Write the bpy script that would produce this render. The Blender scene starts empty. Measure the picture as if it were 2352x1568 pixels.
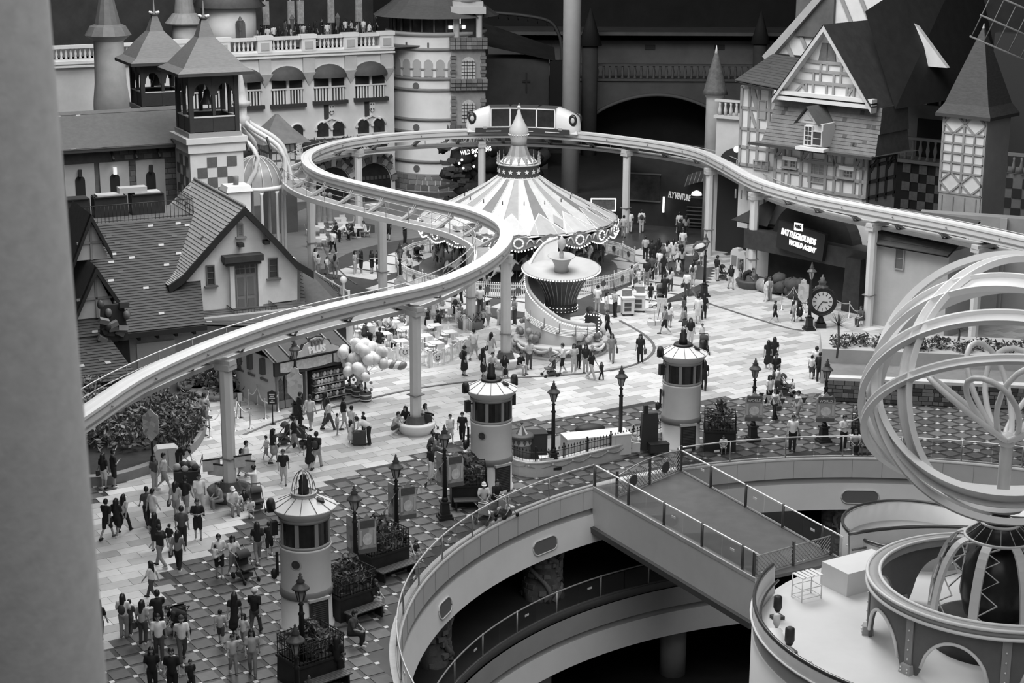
import bpy, bmesh, math, random
from mathutils import Vector, Matrix
R=math.radians; PI=math.pi; TAU=2*PI
random.seed(7)
# ---------------------------------------------------------------- camera, light, exposure
SC=bpy.context.scene; COL=SC.collection
FPX=4000.0; PITCH=R(15.0); CAMH=26.0; ROLL=0.0046
cam_d=bpy.data.cameras.new('camera'); cam=bpy.data.objects.new('camera',cam_d); COL.objects.link(cam)
cam_d.sensor_fit='HORIZONTAL'; cam_d.sensor_width=36.0; cam_d.lens=36.0*FPX/2352.0
cam_d.clip_start=0.5; cam_d.clip_end=600
cam_d.dof.use_dof=True; cam_d.dof.focus_distance=94.0; cam_d.dof.aperture_fstop=1.8
CM=Matrix.Translation((0,0,CAMH))@Matrix.Rotation(PI/2-PITCH,4,'X')@Matrix.Rotation(ROLL,4,'Z')
cam.matrix_world=CM; SC.camera=cam
CR=CM.to_3x3(); CI=CM.inverted()
SC.view_settings.view_transform='Standard'; SC.view_settings.look='None'
SC.view_settings.gamma=1.0; SC.view_settings.exposure=0.0; SC.view_settings.use_curve_mapping=False
wd=bpy.data.worlds.new('world'); SC.world=wd; wd.use_nodes=True
wd.node_tree.nodes['Background'].inputs[0].default_value=(.5,.5,.5,1)
wd.node_tree.nodes['Background'].inputs[1].default_value=0.04
def area(name,loc,sx,sy,power,target):
    l=bpy.data.lights.new(name,'AREA'); l.shape='RECTANGLE'; l.size=sx; l.size_y=sy; l.energy=power
    o=bpy.data.objects.new(name,l); COL.objects.link(o); o.location=loc
    o.rotation_euler=(Vector(target)-Vector(loc)).to_track_quat('-Z','Y').to_euler(); return o
area('skylight_dome',(1,92,43),34,32,33000,(2,92,0))
area('skylight_dome_front',(8,34,46),60,66,21000,(6,46,0))
area('skylight_dome_rear',(-26,122,42),26,22,12000,(-26,134,6))
# ---------------------------------------------------------------- helpers
def ray(px,py):
    return CR@Vector(((px-1176)/FPX,-(py-784)/FPX,-1.0))
def G(px,py,z=0.0):
    d=ray(px,py); t=(z-CAMH)/d.z; return Vector((d.x*t,d.y*t,z))
def W(px,py,Y):
    d=ray(px,py); t=Y/d.y; return Vector((d.x*t,Y,CAMH+d.z*t))
def ZP(py,P):
    "height above P (x,y) that shows in image row py"
    z=0.0
    for _ in range(4):
        a=proj(Vector((P[0],P[1],z))); d=ray(a[0],py); z=CAMH+d.z*P[1]/d.y
    return z
def proj(p):
    c=CI@Vector(p); return (1176+FPX*c.x/-c.z, 784-FPX*c.y/-c.z)
def PXM(p):
    "pixels per metre at p"
    return FPX/-(CI@Vector(p)).z
MATS={}
def mat(v,rough=.6,var=.0,scale=1.5,bump=0.0,metal=0.0,emit=0.0,alpha=None,stretch=None):
    key=(round(v,3),rough,var,scale,bump,metal,emit,alpha,stretch)
    if key in MATS: return MATS[key]
    m=bpy.data.materials.new('grey_%d_%d'%(int(v*100),len(MATS))); MATS[key]=m
    m.use_nodes=True; nt=m.node_tree; b=nt.nodes['Principled BSDF']
    b.inputs['Base Color'].default_value=(v,v,v,1); b.inputs['Roughness'].default_value=rough; b.inputs['Metallic'].default_value=metal
    b.inputs['Specular IOR Level'].default_value=.35
    m.diffuse_color=(v,v,v,1)
    if emit>0:
        b.inputs['Emission Color'].default_value=(1,1,1,1); b.inputs['Emission Strength'].default_value=emit
    if alpha is not None:
        nt.nodes.remove(b); t=nt.nodes.new('ShaderNodeBsdfTransparent'); t.inputs[0].default_value=(alpha,alpha,alpha,1)
        g=nt.nodes.new('ShaderNodeBsdfGlossy'); g.inputs['Roughness'].default_value=.05; g.inputs['Color'].default_value=(.9,.9,.9,1)
        mx=nt.nodes.new('ShaderNodeMixShader'); mx.inputs[0].default_value=.09
        nt.links.new(t.outputs[0],mx.inputs[1]); nt.links.new(g.outputs[0],mx.inputs[2])
        nt.links.new(mx.outputs[0],nt.nodes['Material Output'].inputs[0]); return m
    if var>0 or bump>0:
        tc=nt.nodes.new('ShaderNodeTexCoord'); n=nt.nodes.new('ShaderNodeTexNoise'); n.inputs['Scale'].default_value=scale; n.inputs['Detail'].default_value=6; n.inputs['Roughness'].default_value=.65
        src=tc.outputs['Object']
        if stretch:
            mp=nt.nodes.new('ShaderNodeMapping'); mp.inputs['Scale'].default_value=stretch; nt.links.new(src,mp.inputs[0]); src=mp.outputs[0]
        nt.links.new(src,n.inputs['Vector'])
        if var>0:
            rp=nt.nodes.new('ShaderNodeMapRange'); rp.inputs['From Min'].default_value=.25; rp.inputs['From Max'].default_value=.75
            rp.inputs['To Min'].default_value=max(0,v*(1-var)); rp.inputs['To Max'].default_value=min(1,v*(1+var))
            nt.links.new(n.outputs['Fac'],rp.inputs['Value']); nt.links.new(rp.outputs[0],b.inputs['Base Color'])
        if bump>0:
            bp=nt.nodes.new('ShaderNodeBump'); bp.inputs['Strength'].default_value=bump; bp.inputs['Distance'].default_value=.05
            nt.links.new(n.outputs['Fac'],bp.inputs['Height']); nt.links.new(bp.outputs[0],b.inputs['Normal'])
    return m
def tint(rough=.7,var=.12):
    "one procedural material whose grey is the object's own colour"
    k=('tint',rough,var)
    if k in MATS: return MATS[k]
    m=bpy.data.materials.new('tint'); MATS[k]=m; m.use_nodes=True; nt=m.node_tree; b=nt.nodes['Principled BSDF']; b.inputs['Roughness'].default_value=rough
    b.inputs['Specular IOR Level'].default_value=.3
    oi=nt.nodes.new('ShaderNodeObjectInfo'); n=nt.nodes.new('ShaderNodeTexNoise'); n.inputs['Scale'].default_value=5.0
    tc=nt.nodes.new('ShaderNodeTexCoord'); nt.links.new(tc.outputs['Object'],n.inputs['Vector'])
    rp=nt.nodes.new('ShaderNodeMapRange'); rp.inputs['To Min'].default_value=1-var; rp.inputs['To Max'].default_value=1+var
    nt.links.new(n.outputs['Fac'],rp.inputs['Value'])
    mx=nt.nodes.new('ShaderNodeMix'); mx.data_type='RGBA'; mx.blend_type='MULTIPLY'; mx.inputs[0].default_value=1.0
    nt.links.new(oi.outputs['Color'],mx.inputs['A']); nt.links.new(rp.outputs[0],mx.inputs['B']); nt.links.new(mx.outputs['Result'],b.inputs['Base Color'])
    return m
def glass(a=.8): return mat(1,alpha=a)
def link(o,parent=None):
    COL.objects.link(o)
    if parent is not None: o.parent=parent
    return o
def tag(o,label=None,cat=None,group=None,kind=None):
    if label: o['label']=label
    if cat: o['category']=cat
    if group: o['group']=group
    if kind: o['kind']=kind
    return o
def thing(name,label,cat,loc=(0,0,0),rz=0.0,group=None):
    o=bpy.data.objects.new(name,None); o.empty_display_size=.3; link(o); o.location=loc; o.rotation_euler=(0,0,rz)
    return tag(o,label,cat,group)
def setting(name,loc=(0,0,0),rz=0.0):
    o=bpy.data.objects.new(name,None); o.empty_display_size=.3; link(o); o.location=loc; o.rotation_euler=(0,0,rz); o['kind']='structure'; return o
class MB:
    def __init__(s): s.v=[]; s.f=[]; s.m=[]; s.sm=[]
    def add(s,vs,fs,mi=0,smooth=False):
        b=len(s.v); s.v.extend([tuple(x) for x in vs])
        for f in fs: s.f.append([b+i for i in f]); s.m.append(mi); s.sm.append(smooth)
        return s
    def box(s,c,d,rz=0.0,mi=0,taper=1.0):
        x,y,z=d[0]/2,d[1]/2,d[2]/2; cs,sn=math.cos(rz),math.sin(rz); vs=[]
        for k in (-1,1):
            t=taper if k>0 else 1.0
            for (i,j) in ((-1,-1),(1,-1),(1,1),(-1,1)):
                a,b=i*x*t,j*y*t; vs.append((c[0]+a*cs-b*sn,c[1]+a*sn+b*cs,c[2]+k*z))
        return s.add(vs,[(3,2,1,0),(4,5,6,7),(0,1,5,4),(1,2,6,5),(2,3,7,6),(3,0,4,7)],mi)
    def bb(s,x0,x1,y0,y1,z0,z1,mi=0): return s.box(((x0+x1)/2,(y0+y1)/2,(z0+z1)/2),(x1-x0,y1-y0,z1-z0),0,mi)
    def prism(s,poly,z0,z1,mi=0):
        n=len(poly); vs=[(p[0],p[1],z0) for p in poly]+[(p[0],p[1],z1) for p in poly]
        fs=[tuple(range(n-1,-1,-1)),tuple(range(n,2*n))]+[(i,(i+1)%n,n+(i+1)%n,n+i) for i in range(n)]
        return s.add(vs,fs,mi)
    def slab(s,poly,y0,y1,mi=0):
        "polygon in x,z extruded along y"
        n=len(poly); vs=[(p[0],y0,p[1]) for p in poly]+[(p[0],y1,p[1]) for p in poly]
        fs=[tuple(range(n)),tuple(range(2*n-1,n-1,-1))]+[((i+1)%n,i,n+i,n+(i+1)%n) for i in range(n)]
        return s.add(vs,fs,mi)
    def lathe(s,prof,c=(0,0,0),n=24,mi=0,a0=0.0,a1=TAU,smooth=True,sx=1.0,sy=1.0,caps=True):
        full=abs(a1-a0-TAU)<1e-6; k=n if full else n+1; vs=[]
        for (r,z) in prof:
            for i in range(k):
                a=a0+(a1-a0)*i/n; vs.append((c[0]+r*math.cos(a)*sx,c[1]+r*math.sin(a)*sy,c[2]+z))
        fs=[]
        for j in range(len(prof)-1):
            for i in range(n):
                i2=(i+1)%k
                fs.append((j*k+i,j*k+i2,(j+1)*k+i2,(j+1)*k+i))
        s.add(vs,fs,mi,smooth)
        if full and caps and abs(prof[0][1]-prof[-1][1])>1e-6:
            b=len(s.v)-len(vs)
            if prof[0][0]>1e-4: s.f.append([b+i for i in range(k-1,-1,-1)]); s.m.append(mi); s.sm.append(False)
            if prof[-1][0]>1e-4: s.f.append([b+(len(prof)-1)*k+i for i in range(k)]); s.m.append(mi); s.sm.append(False)
        return s
    def tube(s,pts,r,n=6,mi=0,closed=False,caps=True,smooth=True):
        pts=[Vector(p) for p in pts]; m=len(pts); vs=[]; rr=r if isinstance(r,(list,tuple)) else [r]*m
        up=Vector((0,0,1))
        for i,p in enumerate(pts):
            a=pts[i-1] if (i>0 or closed) else pts[i]; b=pts[(i+1)%m] if (i<m-1 or closed) else pts[i]
            t=(b-a).normalized() if (b-a).length>1e-9 else Vector((0,0,1))
            ref=up if abs(t.z)<.95 else Vector((0,1,0))
            x=t.cross(ref).normalized(); y=x.cross(t).normalized()
            for k in range(n):
                an=TAU*k/n+PI/n; vs.append(p+x*rr[i]*math.cos(an)+y*rr[i]*math.sin(an))
        fs=[]
        for i in range(m if closed else m-1):
            j=(i+1)%m
            for k in range(n): fs.append((i*n+k,i*n+(k+1)%n,j*n+(k+1)%n,j*n+k))
        if caps and not closed: fs+= [tuple(range(n-1,-1,-1)),tuple((m-1)*n+k for k in range(n))]
        return s.add(vs,fs,mi,smooth)
    def sweep(s,pts,prof,mi=0,closed=False,smooth=False,caps=True):
        "profile (left offset, height) swept along a level path"
        pts=[Vector(p) for p in pts]; m=len(pts); n=len(prof); vs=[]
        for i,p in enumerate(pts):
            a=pts[i-1] if (i>0 or closed) else pts[i]; b=pts[(i+1)%m] if (i<m-1 or closed) else pts[i]
            t=(b-a); t.z=0; t.normalize(); l=Vector((-t.y,t.x,0))
            for (o,h) in prof: vs.append(p+l*o+Vector((0,0,h)))
        fs=[]
        for i in range(m if closed else m-1):
            j=(i+1)%m
            for k in range(n): fs.append((i*n+k,j*n+k,j*n+(k+1)%n,i*n+(k+1)%n))
        if caps and not closed: fs+=[tuple(range(n)),tuple((m-1)*n+k for k in range(n-1,-1,-1))]
        return s.add(vs,fs,mi,smooth)
    def ball(s,c,r,n=10,mi=0,sz=1.0,sx=1.0,sy=1.0):
        k=max(4,n//2); return s.lathe([(max(1e-5,r*math.sin(PI*i/k)),-r*sz*math.cos(PI*i/k)) for i in range(k+1)],c,n,mi,sx=sx,sy=sy)
    def build(s,name,m,parent=None,ox=None):
        me=bpy.data.meshes.new(name); me.from_pydata(s.v,[],s.f)
        ms=m if isinstance(m,(list,tuple)) else [m]
        for q in ms: me.materials.append(q)
        me.polygons.foreach_set('material_index',s.m); me.polygons.foreach_set('use_smooth',s.sm); me.update()
        o=bpy.data.objects.new(name,me); link(o,parent)
        if ox is not None: o.location=ox
        return o
UC={}
def pbox(name,parent,c,d,m,rz=0.0,rot=None):
    "small alike piece: shared unit cube scaled"
    k=m.name
    if k not in UC:
        b=MB(); b.box((0,0,0),(1,1,1)); me=bpy.data.meshes.new('piece'); me.from_pydata(b.v,[],b.f); me.materials.append(m); UC[k]=me
    o=bpy.data.objects.new(name,UC[k]); link(o,parent); o.location=c; o.scale=[max(1e-3,abs(q)) for q in d]
    o.rotation_euler=rot if rot is not None else (0,0,rz); return o
def inst(src,parent=None,loc=(0,0,0),rot=(0,0,0),sc=(1,1,1),color=None,name=None):
    o=src.copy(); link(o); o.parent=parent; o.location=loc; o.rotation_euler=rot
    o.scale=sc if isinstance(sc,(tuple,list)) else (sc,sc,sc)
    if color is not None: o.color=(color,color,color,1)
    if name: o.name=name
    return o
def copy_tree(o,parent=None,loc=None,rz=None,label=None,sc=None):
    c=o.copy(); link(c); c.parent=parent
    if loc is not None: c.location=loc
    if rz is not None: c.rotation_euler=(0,0,rz)
    if label: c['label']=label
    if sc: c.scale=(sc,sc,sc)
    for ch in list(o.children): copy_tree(ch,c)
    return c
class Frame:
    "facade frame: local x along the wall, local -y towards the camera, z up"
    def __init__(s,o,ang): s.o=Vector((o[0],o[1],0)); s.a=ang; s.u=Vector((math.cos(ang),math.sin(ang),0)); s.n=Vector((-math.sin(ang),math.cos(ang),0))
    def uz(s,px,py,v=0.0):
        d=ray(px,py); c=Vector((0,0,CAMH)); q=s.o+s.n*v
        t=(q-c).dot(s.n)/d.dot(s.n); p=c+d*t; return ((p-s.o).dot(s.u),p.z)
    def u(s,px,py=400,v=0.0): return s.uz(px,py,v)[0]
    def z(s,px,py,v=0.0): return s.uz(px,py,v)[1]
    @staticmethod
    def two(p,q):
        d=q-p; return Frame(p,math.atan2(d.y,d.x))
TMP=bpy.data.scenes.new('workbench')
def evaluated(o):
    "mesh of o with its modifiers applied, worked out in a scratch scene; o is removed"
    TMP.collection.objects.link(o); vl=TMP.view_layers[0]; vl.update(); dg=vl.depsgraph
    me=bpy.data.meshes.new_from_object(o.evaluated_get(dg)); bpy.data.objects.remove(o); return me
def text(name,body,size,m,parent,loc,rot,ext=.02,align='CENTER',sx=1.0,bold=0.0,shear=0.0):
    cu=bpy.data.curves.new(name,'FONT'); cu.body=body; cu.size=size; cu.extrude=ext; cu.align_x=align; cu.align_y='CENTER'; cu.offset=bold; cu.shear=shear; cu.resolution_u=2
    t=bpy.data.objects.new(name,cu)
    me=evaluated(t)
    me.materials.clear(); me.materials.append(m)
    o=bpy.data.objects.new(name,me); link(o,parent); o.location=loc; o.rotation_euler=rot; o.scale=(sx,1,1); return o
def bez(pts,n=8,closed=False):
    "Catmull-Rom through points"
    P=[Vector(p) for p in pts]; out=[]; m=len(P)
    for i in range(m if closed else m-1):
        a=P[i-1] if (i>0 or closed) else P[i]*2-P[i+1]; b=P[i]; c=P[(i+1)%m]; d=P[(i+2)%m] if (i+2<m or closed) else P[i+1]*2-P[i]
        for k in range(n):
            t=k/n; out.append(.5*((2*b)+(c-a)*t+(2*a-5*b+4*c-d)*t*t+(3*b-a-3*c+d)*t**3))
    if not closed: out.append(P[-1])
    return out
def resample(pts,step):
    out=[pts[0].copy()]; acc=0.0
    for a,b in zip(pts,pts[1:]):
        L=(b-a).length; 
        if L<1e-9: continue
        d=step-acc
        while d<=L: out.append(a+(b-a)*(d/L)); d+=step
        acc=(acc+L)%step
    return out
WHITE=mat(.72,.55,.08,1.2); CREAM=mat(.62,.65,.10,.9); PALE=mat(.5,.6,.1,1.0); MID=mat(.3,.6,.12,1.5); DARK=mat(.09,.6,.2,2.0); BLACK=mat(.025,.5,.1,2.0)
IRON=mat(.02,.45); STEEL=mat(.45,.35,metal=.7); CHROME=mat(.7,.25,metal=.8); BULB=mat(1,.3,emit=2.2)
# ---------------------------------------------------------------- plaza floor and atrium
HX,HY,HR=15.8,56.8,19.7            # round atrium opening
HC=Vector((HX,HY,0))
CARC=G(1190,607,.4); CARC.z=0      # carousel centre
GU=Vector((.525,-.851,0)); GW=Vector((.851,.525,0))   # paving directions
def hp(a,r=HR,z=0.0): return Vector((HX+r*math.cos(a),HY+r*math.sin(a),z))
FLOOR_BASE=mat(.22,.5,.15,.8); TILE_DK=mat(.055,.35,.25,1.5)
fl=MB(); n=120
vs=[hp(TAU*i/n) for i in range(n)]+[hp(TAU*i/n,140) for i in range(n)]
fl.add(vs,[(i,n+i,n+(i+1)%n,(i+1)%n) for i in range(n)])
floor=fl.build('floor',TILE_DK); floor['kind']='structure'
def inside(p,poly):
    c=False; j=len(poly)-1
    for i in range(len(poly)):
        a,b=poly[i],poly[j]
        if (a[1]>p[1])!=(b[1]>p[1]) and p[0]<(b[0]-a[0])*(p[1]-a[1])/(b[1]-a[1])+a[0]: c=not c
        j=i
    return c
# light zone outline (pixels on the ground)
LZ=[G(*p) for p in [(2900,868),(1990,904),(1850,905),(1640,915),(1518,923),(1171,973),(1000,1035),(860,1075),(760,1103),(680,1140),(572,1194),(490,1246),(396,1322),(259,1482),(150,1568),(100,1568),(150,1200),(201,1160),(313,1090),(440,1040),(470,960),(420,880),(600,740),(740,700),(860,660),(1000,560),(1470,560),(1640,560),(1700,600),(2352,640),(2900,690)]]
def tile_mesh(lst,name,m,parent,kind=None):
    b=MB()
    for (c,lu,lw,h) in lst:
        a=GU*lu/2; d=GW*lw/2; z=Vector((0,0,h))
        q=[c-a-d,c+a-d,c+a+d,c-a+d]
        b.add([p for p in q]+[p+z for p in q],[(4,7,6,5),(0,4,5,1),(1,5,6,2),(2,6,7,3),(3,7,4,0)])
    o=b.build(name,m,parent)
    if kind: o['kind']=kind
    return o
def onframe(p):
    x,y=proj(p); return 150<x<2900 and 380<y<1600
rt=random.Random(3)
light=[];dark=[]
M_L=[mat(v,.42,.10,2.0) for v in (.36,.44,.51,.56,.6)]
for i in range(-120,160):
    for j in range(-80,120):
        c=GU*(i*.62)+GW*(j*1.24+(i%2)*.62)+Vector((0,90,0))
        if c.y<45 or c.y>150 or not onframe(c): continue
        if (c-HC).length<HR+.5: continue
        if (c-CARC).length<13.3: continue
        if inside(c,LZ): light.append((c,.605,1.225,.012+rt.random()*.008,rt.randrange(5)))
infr=lambda q:(proj(q[0])[0]>2352,q[0].y)
light.sort(key=infr)
UT={}
def unit_tile(m,lu,lw):
    k=(m.name,lu,lw)
    if k not in UT:
        b=MB(); b.box((0,0,.0),(lu,lw,.03)); me=bpy.data.meshes.new('tile'); me.from_pydata(b.v,[],b.f); me.materials.append(m); UT[k]=me
    return UT[k]
TA=math.atan2(GU.y,GU.x)
def put_tile(name,me,c,z):
    o=bpy.data.objects.new(name,me); link(o,floor); o.location=(c.x,c.y,z); o.rotation_euler=(0,0,TA)
for q in light[:300]: put_tile('paving_slab',unit_tile(M_L[q[4]],.605,1.225),q[0],q[3])
for k in range(5): tile_mesh([q[:4] for q in light[300:] if q[4]==k],'paving_slabs',M_L[k],floor,'stuff')
# dark zone: square tiles with white corner dots
M_D=[mat(v,.3,.2,2.5) for v in (.10,.13,.16)]; M_DOT=mat(.55,.4)
sq=[];dots=[]
for i in range(-70,70):
    for j in range(-70,70):
        c=GU*(i*.82)+GW*(j*.82)+Vector((4,68,0))
        if not onframe(c) or c.y<46 or c.y>100: continue
        d=(c-HC).length
        if d<HR+.62 or inside(c,LZ): continue
        px=proj(c)
        if px[1]<890 or (px[0]<470 and px[1]<1085): continue
        sq.append((c,.64,.64,.014,rt.randrange(3)))
        if d>HR+1.1: dots.append((c+GU*.41+GW*.41,.17,.17,.018))
sq.sort(key=infr); dots.sort(key=infr)
for q in sq[:300]: put_tile('square_tile',unit_tile(M_D[q[4]],.64,.64),q[0],q[3]-.01)
for k in range(3): tile_mesh([q[:4] for q in sq[300:] if q[4]==k],'square_tiles',M_D[k],floor,'stuff')
for q in dots[:300]: put_tile('dot_tile',unit_tile(M_DOT,.17,.17),q[0],.002)
tile_mesh(dots[300:],'dot_tiles',M_DOT,floor,'stuff')
# carousel court: dark disc with pale slabs
cd=MB(); cd.lathe([(13.1,0),(13.1,.012)],CARC,64,smooth=False); court=cd.build('court_paving',mat(.07,.4,.2,1.2),floor)
gu=Vector((.86,-.51,0)); gw=Vector((.51,.86,0)); mp_=[mat(v,.45,.1,1.5) for v in (.52,.6,.66)]
gm=[]
for k in range(3):
    b=MB(); b.box((0,0,0),(3.7,2.05,.03)); me=bpy.data.meshes.new('court_slab'); me.from_pydata(b.v,[],b.f); me.materials.append(mp_[k]); gm.append(me)
for i in range(-4,5):
    for j in range(-7,8):
        c=CARC+gu*(i*4.75+1.0)+gw*(j*2.35+.4)
        if (c-CARC).length>11.6 or (c-CARC).length<6.0: continue
        o=bpy.data.objects.new('court_slab',gm[rt.randrange(3)]); link(o,floor); o.location=(c.x,c.y,.008); o.rotation_euler=(0,0,math.atan2(gu.y,gu.x))
# far grey paving beyond the court
far=MB(); far.add([G(520,560)+Vector((0,0,.006)),G(720,470)+Vector((0,0,.006)),G(1100,450)+Vector((0,0,.006)),G(1060,560)+Vector((0,0,.006)),G(730,620)+Vector((0,0,.006))],[(0,4,3,2,1)])
far.build('terrace_paving',mat(.2,.5,.3,3.0,stretch=(.4,3,1)),floor)
def kerb(pts,w=.16,m=None,h=.05):
    b=MB(); P=resample(bez([G(*p) for p in pts],8),.8)
    b.sweep(P,[(w/2,.0),(w/2,h),(-w/2,h),(-w/2,0)]); b.build('kerb_strip',m or mat(.12,.5,.2,2),floor)
kerb([(560,1000),(650,965),(800,928),(960,893),(1130,872),(1300,862),(1420,848),(1480,828),(1503,800),(1480,770),(1420,735)])
kerb([(1590,668),(1610,690),(1680,715),(1760,740),(1820,757),(1870,762)])
kerb([(740,560),(760,600),(800,640),(830,660)],.1)
# atrium fascia: bands and glass rail
A0,A1=R(20),R(206)
def ringband(prof,name,m,parent,r0=0.0,seg=110,a0=A0,a1=A1):
    b=MB(); b.lathe([(r0+r,z) for r,z in prof],(HX,HY,0),seg,a0=a0,a1=a1,smooth=True); return b.build(name,m,parent)
FASC=mat(.66,.5,.06,.8); FASC2=mat(.8,.5,.05,.6); FDK=mat(.34,.5,.08,.8)
rim=setting('trim_1',(0,0,0))
ringband([(HR+.35,.03),(HR-.02,.03),(HR-.02,-.08)],'edge_strip',mat(.55,.4,.15,3),rim)
ringband([(HR,-.08),(HR,-.95)],'upper_fascia',FASC,rim)
ringband([(HR,-.95),(HR+.12,-.97),(HR+.12,-1.2),(HR-.02,-1.22)],'groove',FDK,rim)
ringband([(HR-.02,-1.22),(HR-.25,-2.45)],'lower_fascia',FASC2,rim)
ringband([(HR-.25,-2.45),(HR+14,-2.5)],'slab_soffit',mat(.1,.6),rim)
for a in range(22,206,4):
    p=hp(R(a),HR-.012,-.5); pbox('fascia_joint',rim,p,(.012,.012,.86),mat(.3,.5),R(a))
# oval vents in the lower fascia: flat plates, recess shade put into colour
def vent(px,py,w):
    a=None; best=9e9
    for k in range(2000,20000,10):
        q=hp(R(k/100),HR-.12,-1.85); x,y=proj(q)
        if abs(x-px)<best: best=abs(x-px); a=R(k/100)
    b=MB(); m=14; hw=w/2/HR; vs=[];h=.3
    out=[]
    for k in range(m+1): t=-PI/2+PI*k/m; out.append((hw-(.3/HR)+.3/HR*math.cos(t),h*math.sin(t)))
    for k in range(m+1): t=PI/2+PI*k/m; out.append((-hw+(.3/HR)+.3/HR*math.cos(t),h*math.sin(t)))
    f=[hp(a+da,HR-.02-(.23)*((-(-1.85+dz)-1.22)/1.23)-.03,-1.85+dz) for da,dz in out]
    N=len(out); b.add(f,[tuple(range(N))]); b.build('oval_vent',mat(.14,.6),rim)
    b=MB(); b.tube(f,.035,5,closed=True); b.build('vent_rim',mat(.6,.5),rim)
vent(1975,1135,1.75); vent(1250,1245,1.55); vent(1020,1385,1.3)
def glass_rail(P,name,label,h=1.02,gp=1.35,postm=None,railm=None,zb=0.0,group='glass balustrades',outward=None,postr=.035,tags=True):
    "posts, panes and a round handrail along the level path P"
    base=P[0].copy(); base.z=zb
    t=thing(name,label,'railing',base,0,group)
    Q=resample([p.copy() for p in P],gp)
    if (Q[-1]-P[-1]).length>.3: Q.append(P[-1])
    for i,q in enumerate(Q):
        l=q-base
        if i%2==0:
            b=MB(); b.tube([(l.x,l.y,0),(l.x,l.y,h+.04)],postr,8); b.build('post',postm or STEEL,t)
        if i+1<len(Q):
            w=Q[i+1]-q; mid=(q+Q[i+1])/2-base; an=math.atan2(w.y,w.x)
            pbox('glass_pane',t,(mid.x,mid.y,h*.5),(w.length-.04,.014,h*.86),glass(.86),an)
            if tags and i%3==1: pbox('notice_sticker',t,(mid.x,mid.y,h*.62),(.26,.03,.09),mat(.8,.5),an)
    b=MB(); b.tube([Vector((q.x-base.x,q.y-base.y,h)) for q in P],.035,8); b.build('handrail',railm or mat(.7,.3,metal=.5),t)
    b=MB(); b.sweep([Vector((q.x-base.x,q.y-base.y,0)) for q in P],[(.04,0),(.04,.07),(-.04,.07),(-.04,0)]); b.build('base_channel',mat(.3,.4,metal=.5),t)
    return t
AB0,AB1=R(114.8),R(128.0)
glass_rail([hp(AB1+(R(203)-AB1)*i/40,HR-.02+.1) for i in range(41)],'glass_railing','curved glass railing along the plaza edge left of the bridge gate')
glass_rail([hp(AB0-(AB0-R(40))*i/40,HR+.1) for i in range(41)],'glass_railing','curved glass railing along the plaza edge between bridge gate and ringed sphere')
# lower gallery
LR,LZZ=19.0,-5.0
lg=setting('trim_2')
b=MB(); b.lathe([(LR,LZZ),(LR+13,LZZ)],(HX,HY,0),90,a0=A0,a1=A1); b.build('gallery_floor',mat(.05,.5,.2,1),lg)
def lband(prof,name,m): ringband(prof,name,m,lg)
lband([(LR,LZZ+.02),(LR,LZZ-.25),(LR+.08,LZZ-.3),(LR+.08,LZZ-.36)],'gallery_edge',mat(.18,.5))
lband([(LR,LZZ-.36),(LR,LZZ-1.3)],'gallery_upper_fascia',mat(.46,.5,.08,.8))
lband([(LR,LZZ-1.3),(LR+.1,LZZ-1.32),(LR+.1,LZZ-1.55),(LR,LZZ-1.56)],'gallery_groove',FDK)
lband([(LR,LZZ-1.56),(LR-.2,LZZ-2.6)],'gallery_lower_fascia',FASC2)
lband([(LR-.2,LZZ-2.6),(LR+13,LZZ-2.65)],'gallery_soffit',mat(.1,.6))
b=MB(); p=hp(R(151),LR-.16,LZZ-2.1); pbox('air_grille',lg,p,(.12,.5,.3),BLACK,R(151))
glass_rail([hp(R(112)+(R(200)-R(112))*i/50,LR+.1,LZZ) for i in range(51)],'glass_railing','dark glass railing of the lower gallery under the plaza edge',zb=LZZ,postm=mat(.6,.35,metal=.4),railm=mat(.45,.35,metal=.4))
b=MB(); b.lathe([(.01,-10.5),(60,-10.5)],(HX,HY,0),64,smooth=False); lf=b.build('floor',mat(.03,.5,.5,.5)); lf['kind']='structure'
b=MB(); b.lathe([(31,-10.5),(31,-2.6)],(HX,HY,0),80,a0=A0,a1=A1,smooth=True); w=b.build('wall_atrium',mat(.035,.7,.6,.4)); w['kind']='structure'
for px,r in ((1545,20.6),(1235,20.8),(1000,21.0),(1800,21.0)):
    q=hp(min((R(k/4) for k in range(200,820)),key=lambda a:abs(proj(hp(a,r,-9))[0]-px)),r); b=MB(); b.lathe([(.62,-10.5),(.62,-7.7)],(0,0,0),20); o=b.build('column',mat(.5,.5,.08,1),None,(q.x,q.y,0)); o['kind']='structure'
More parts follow.
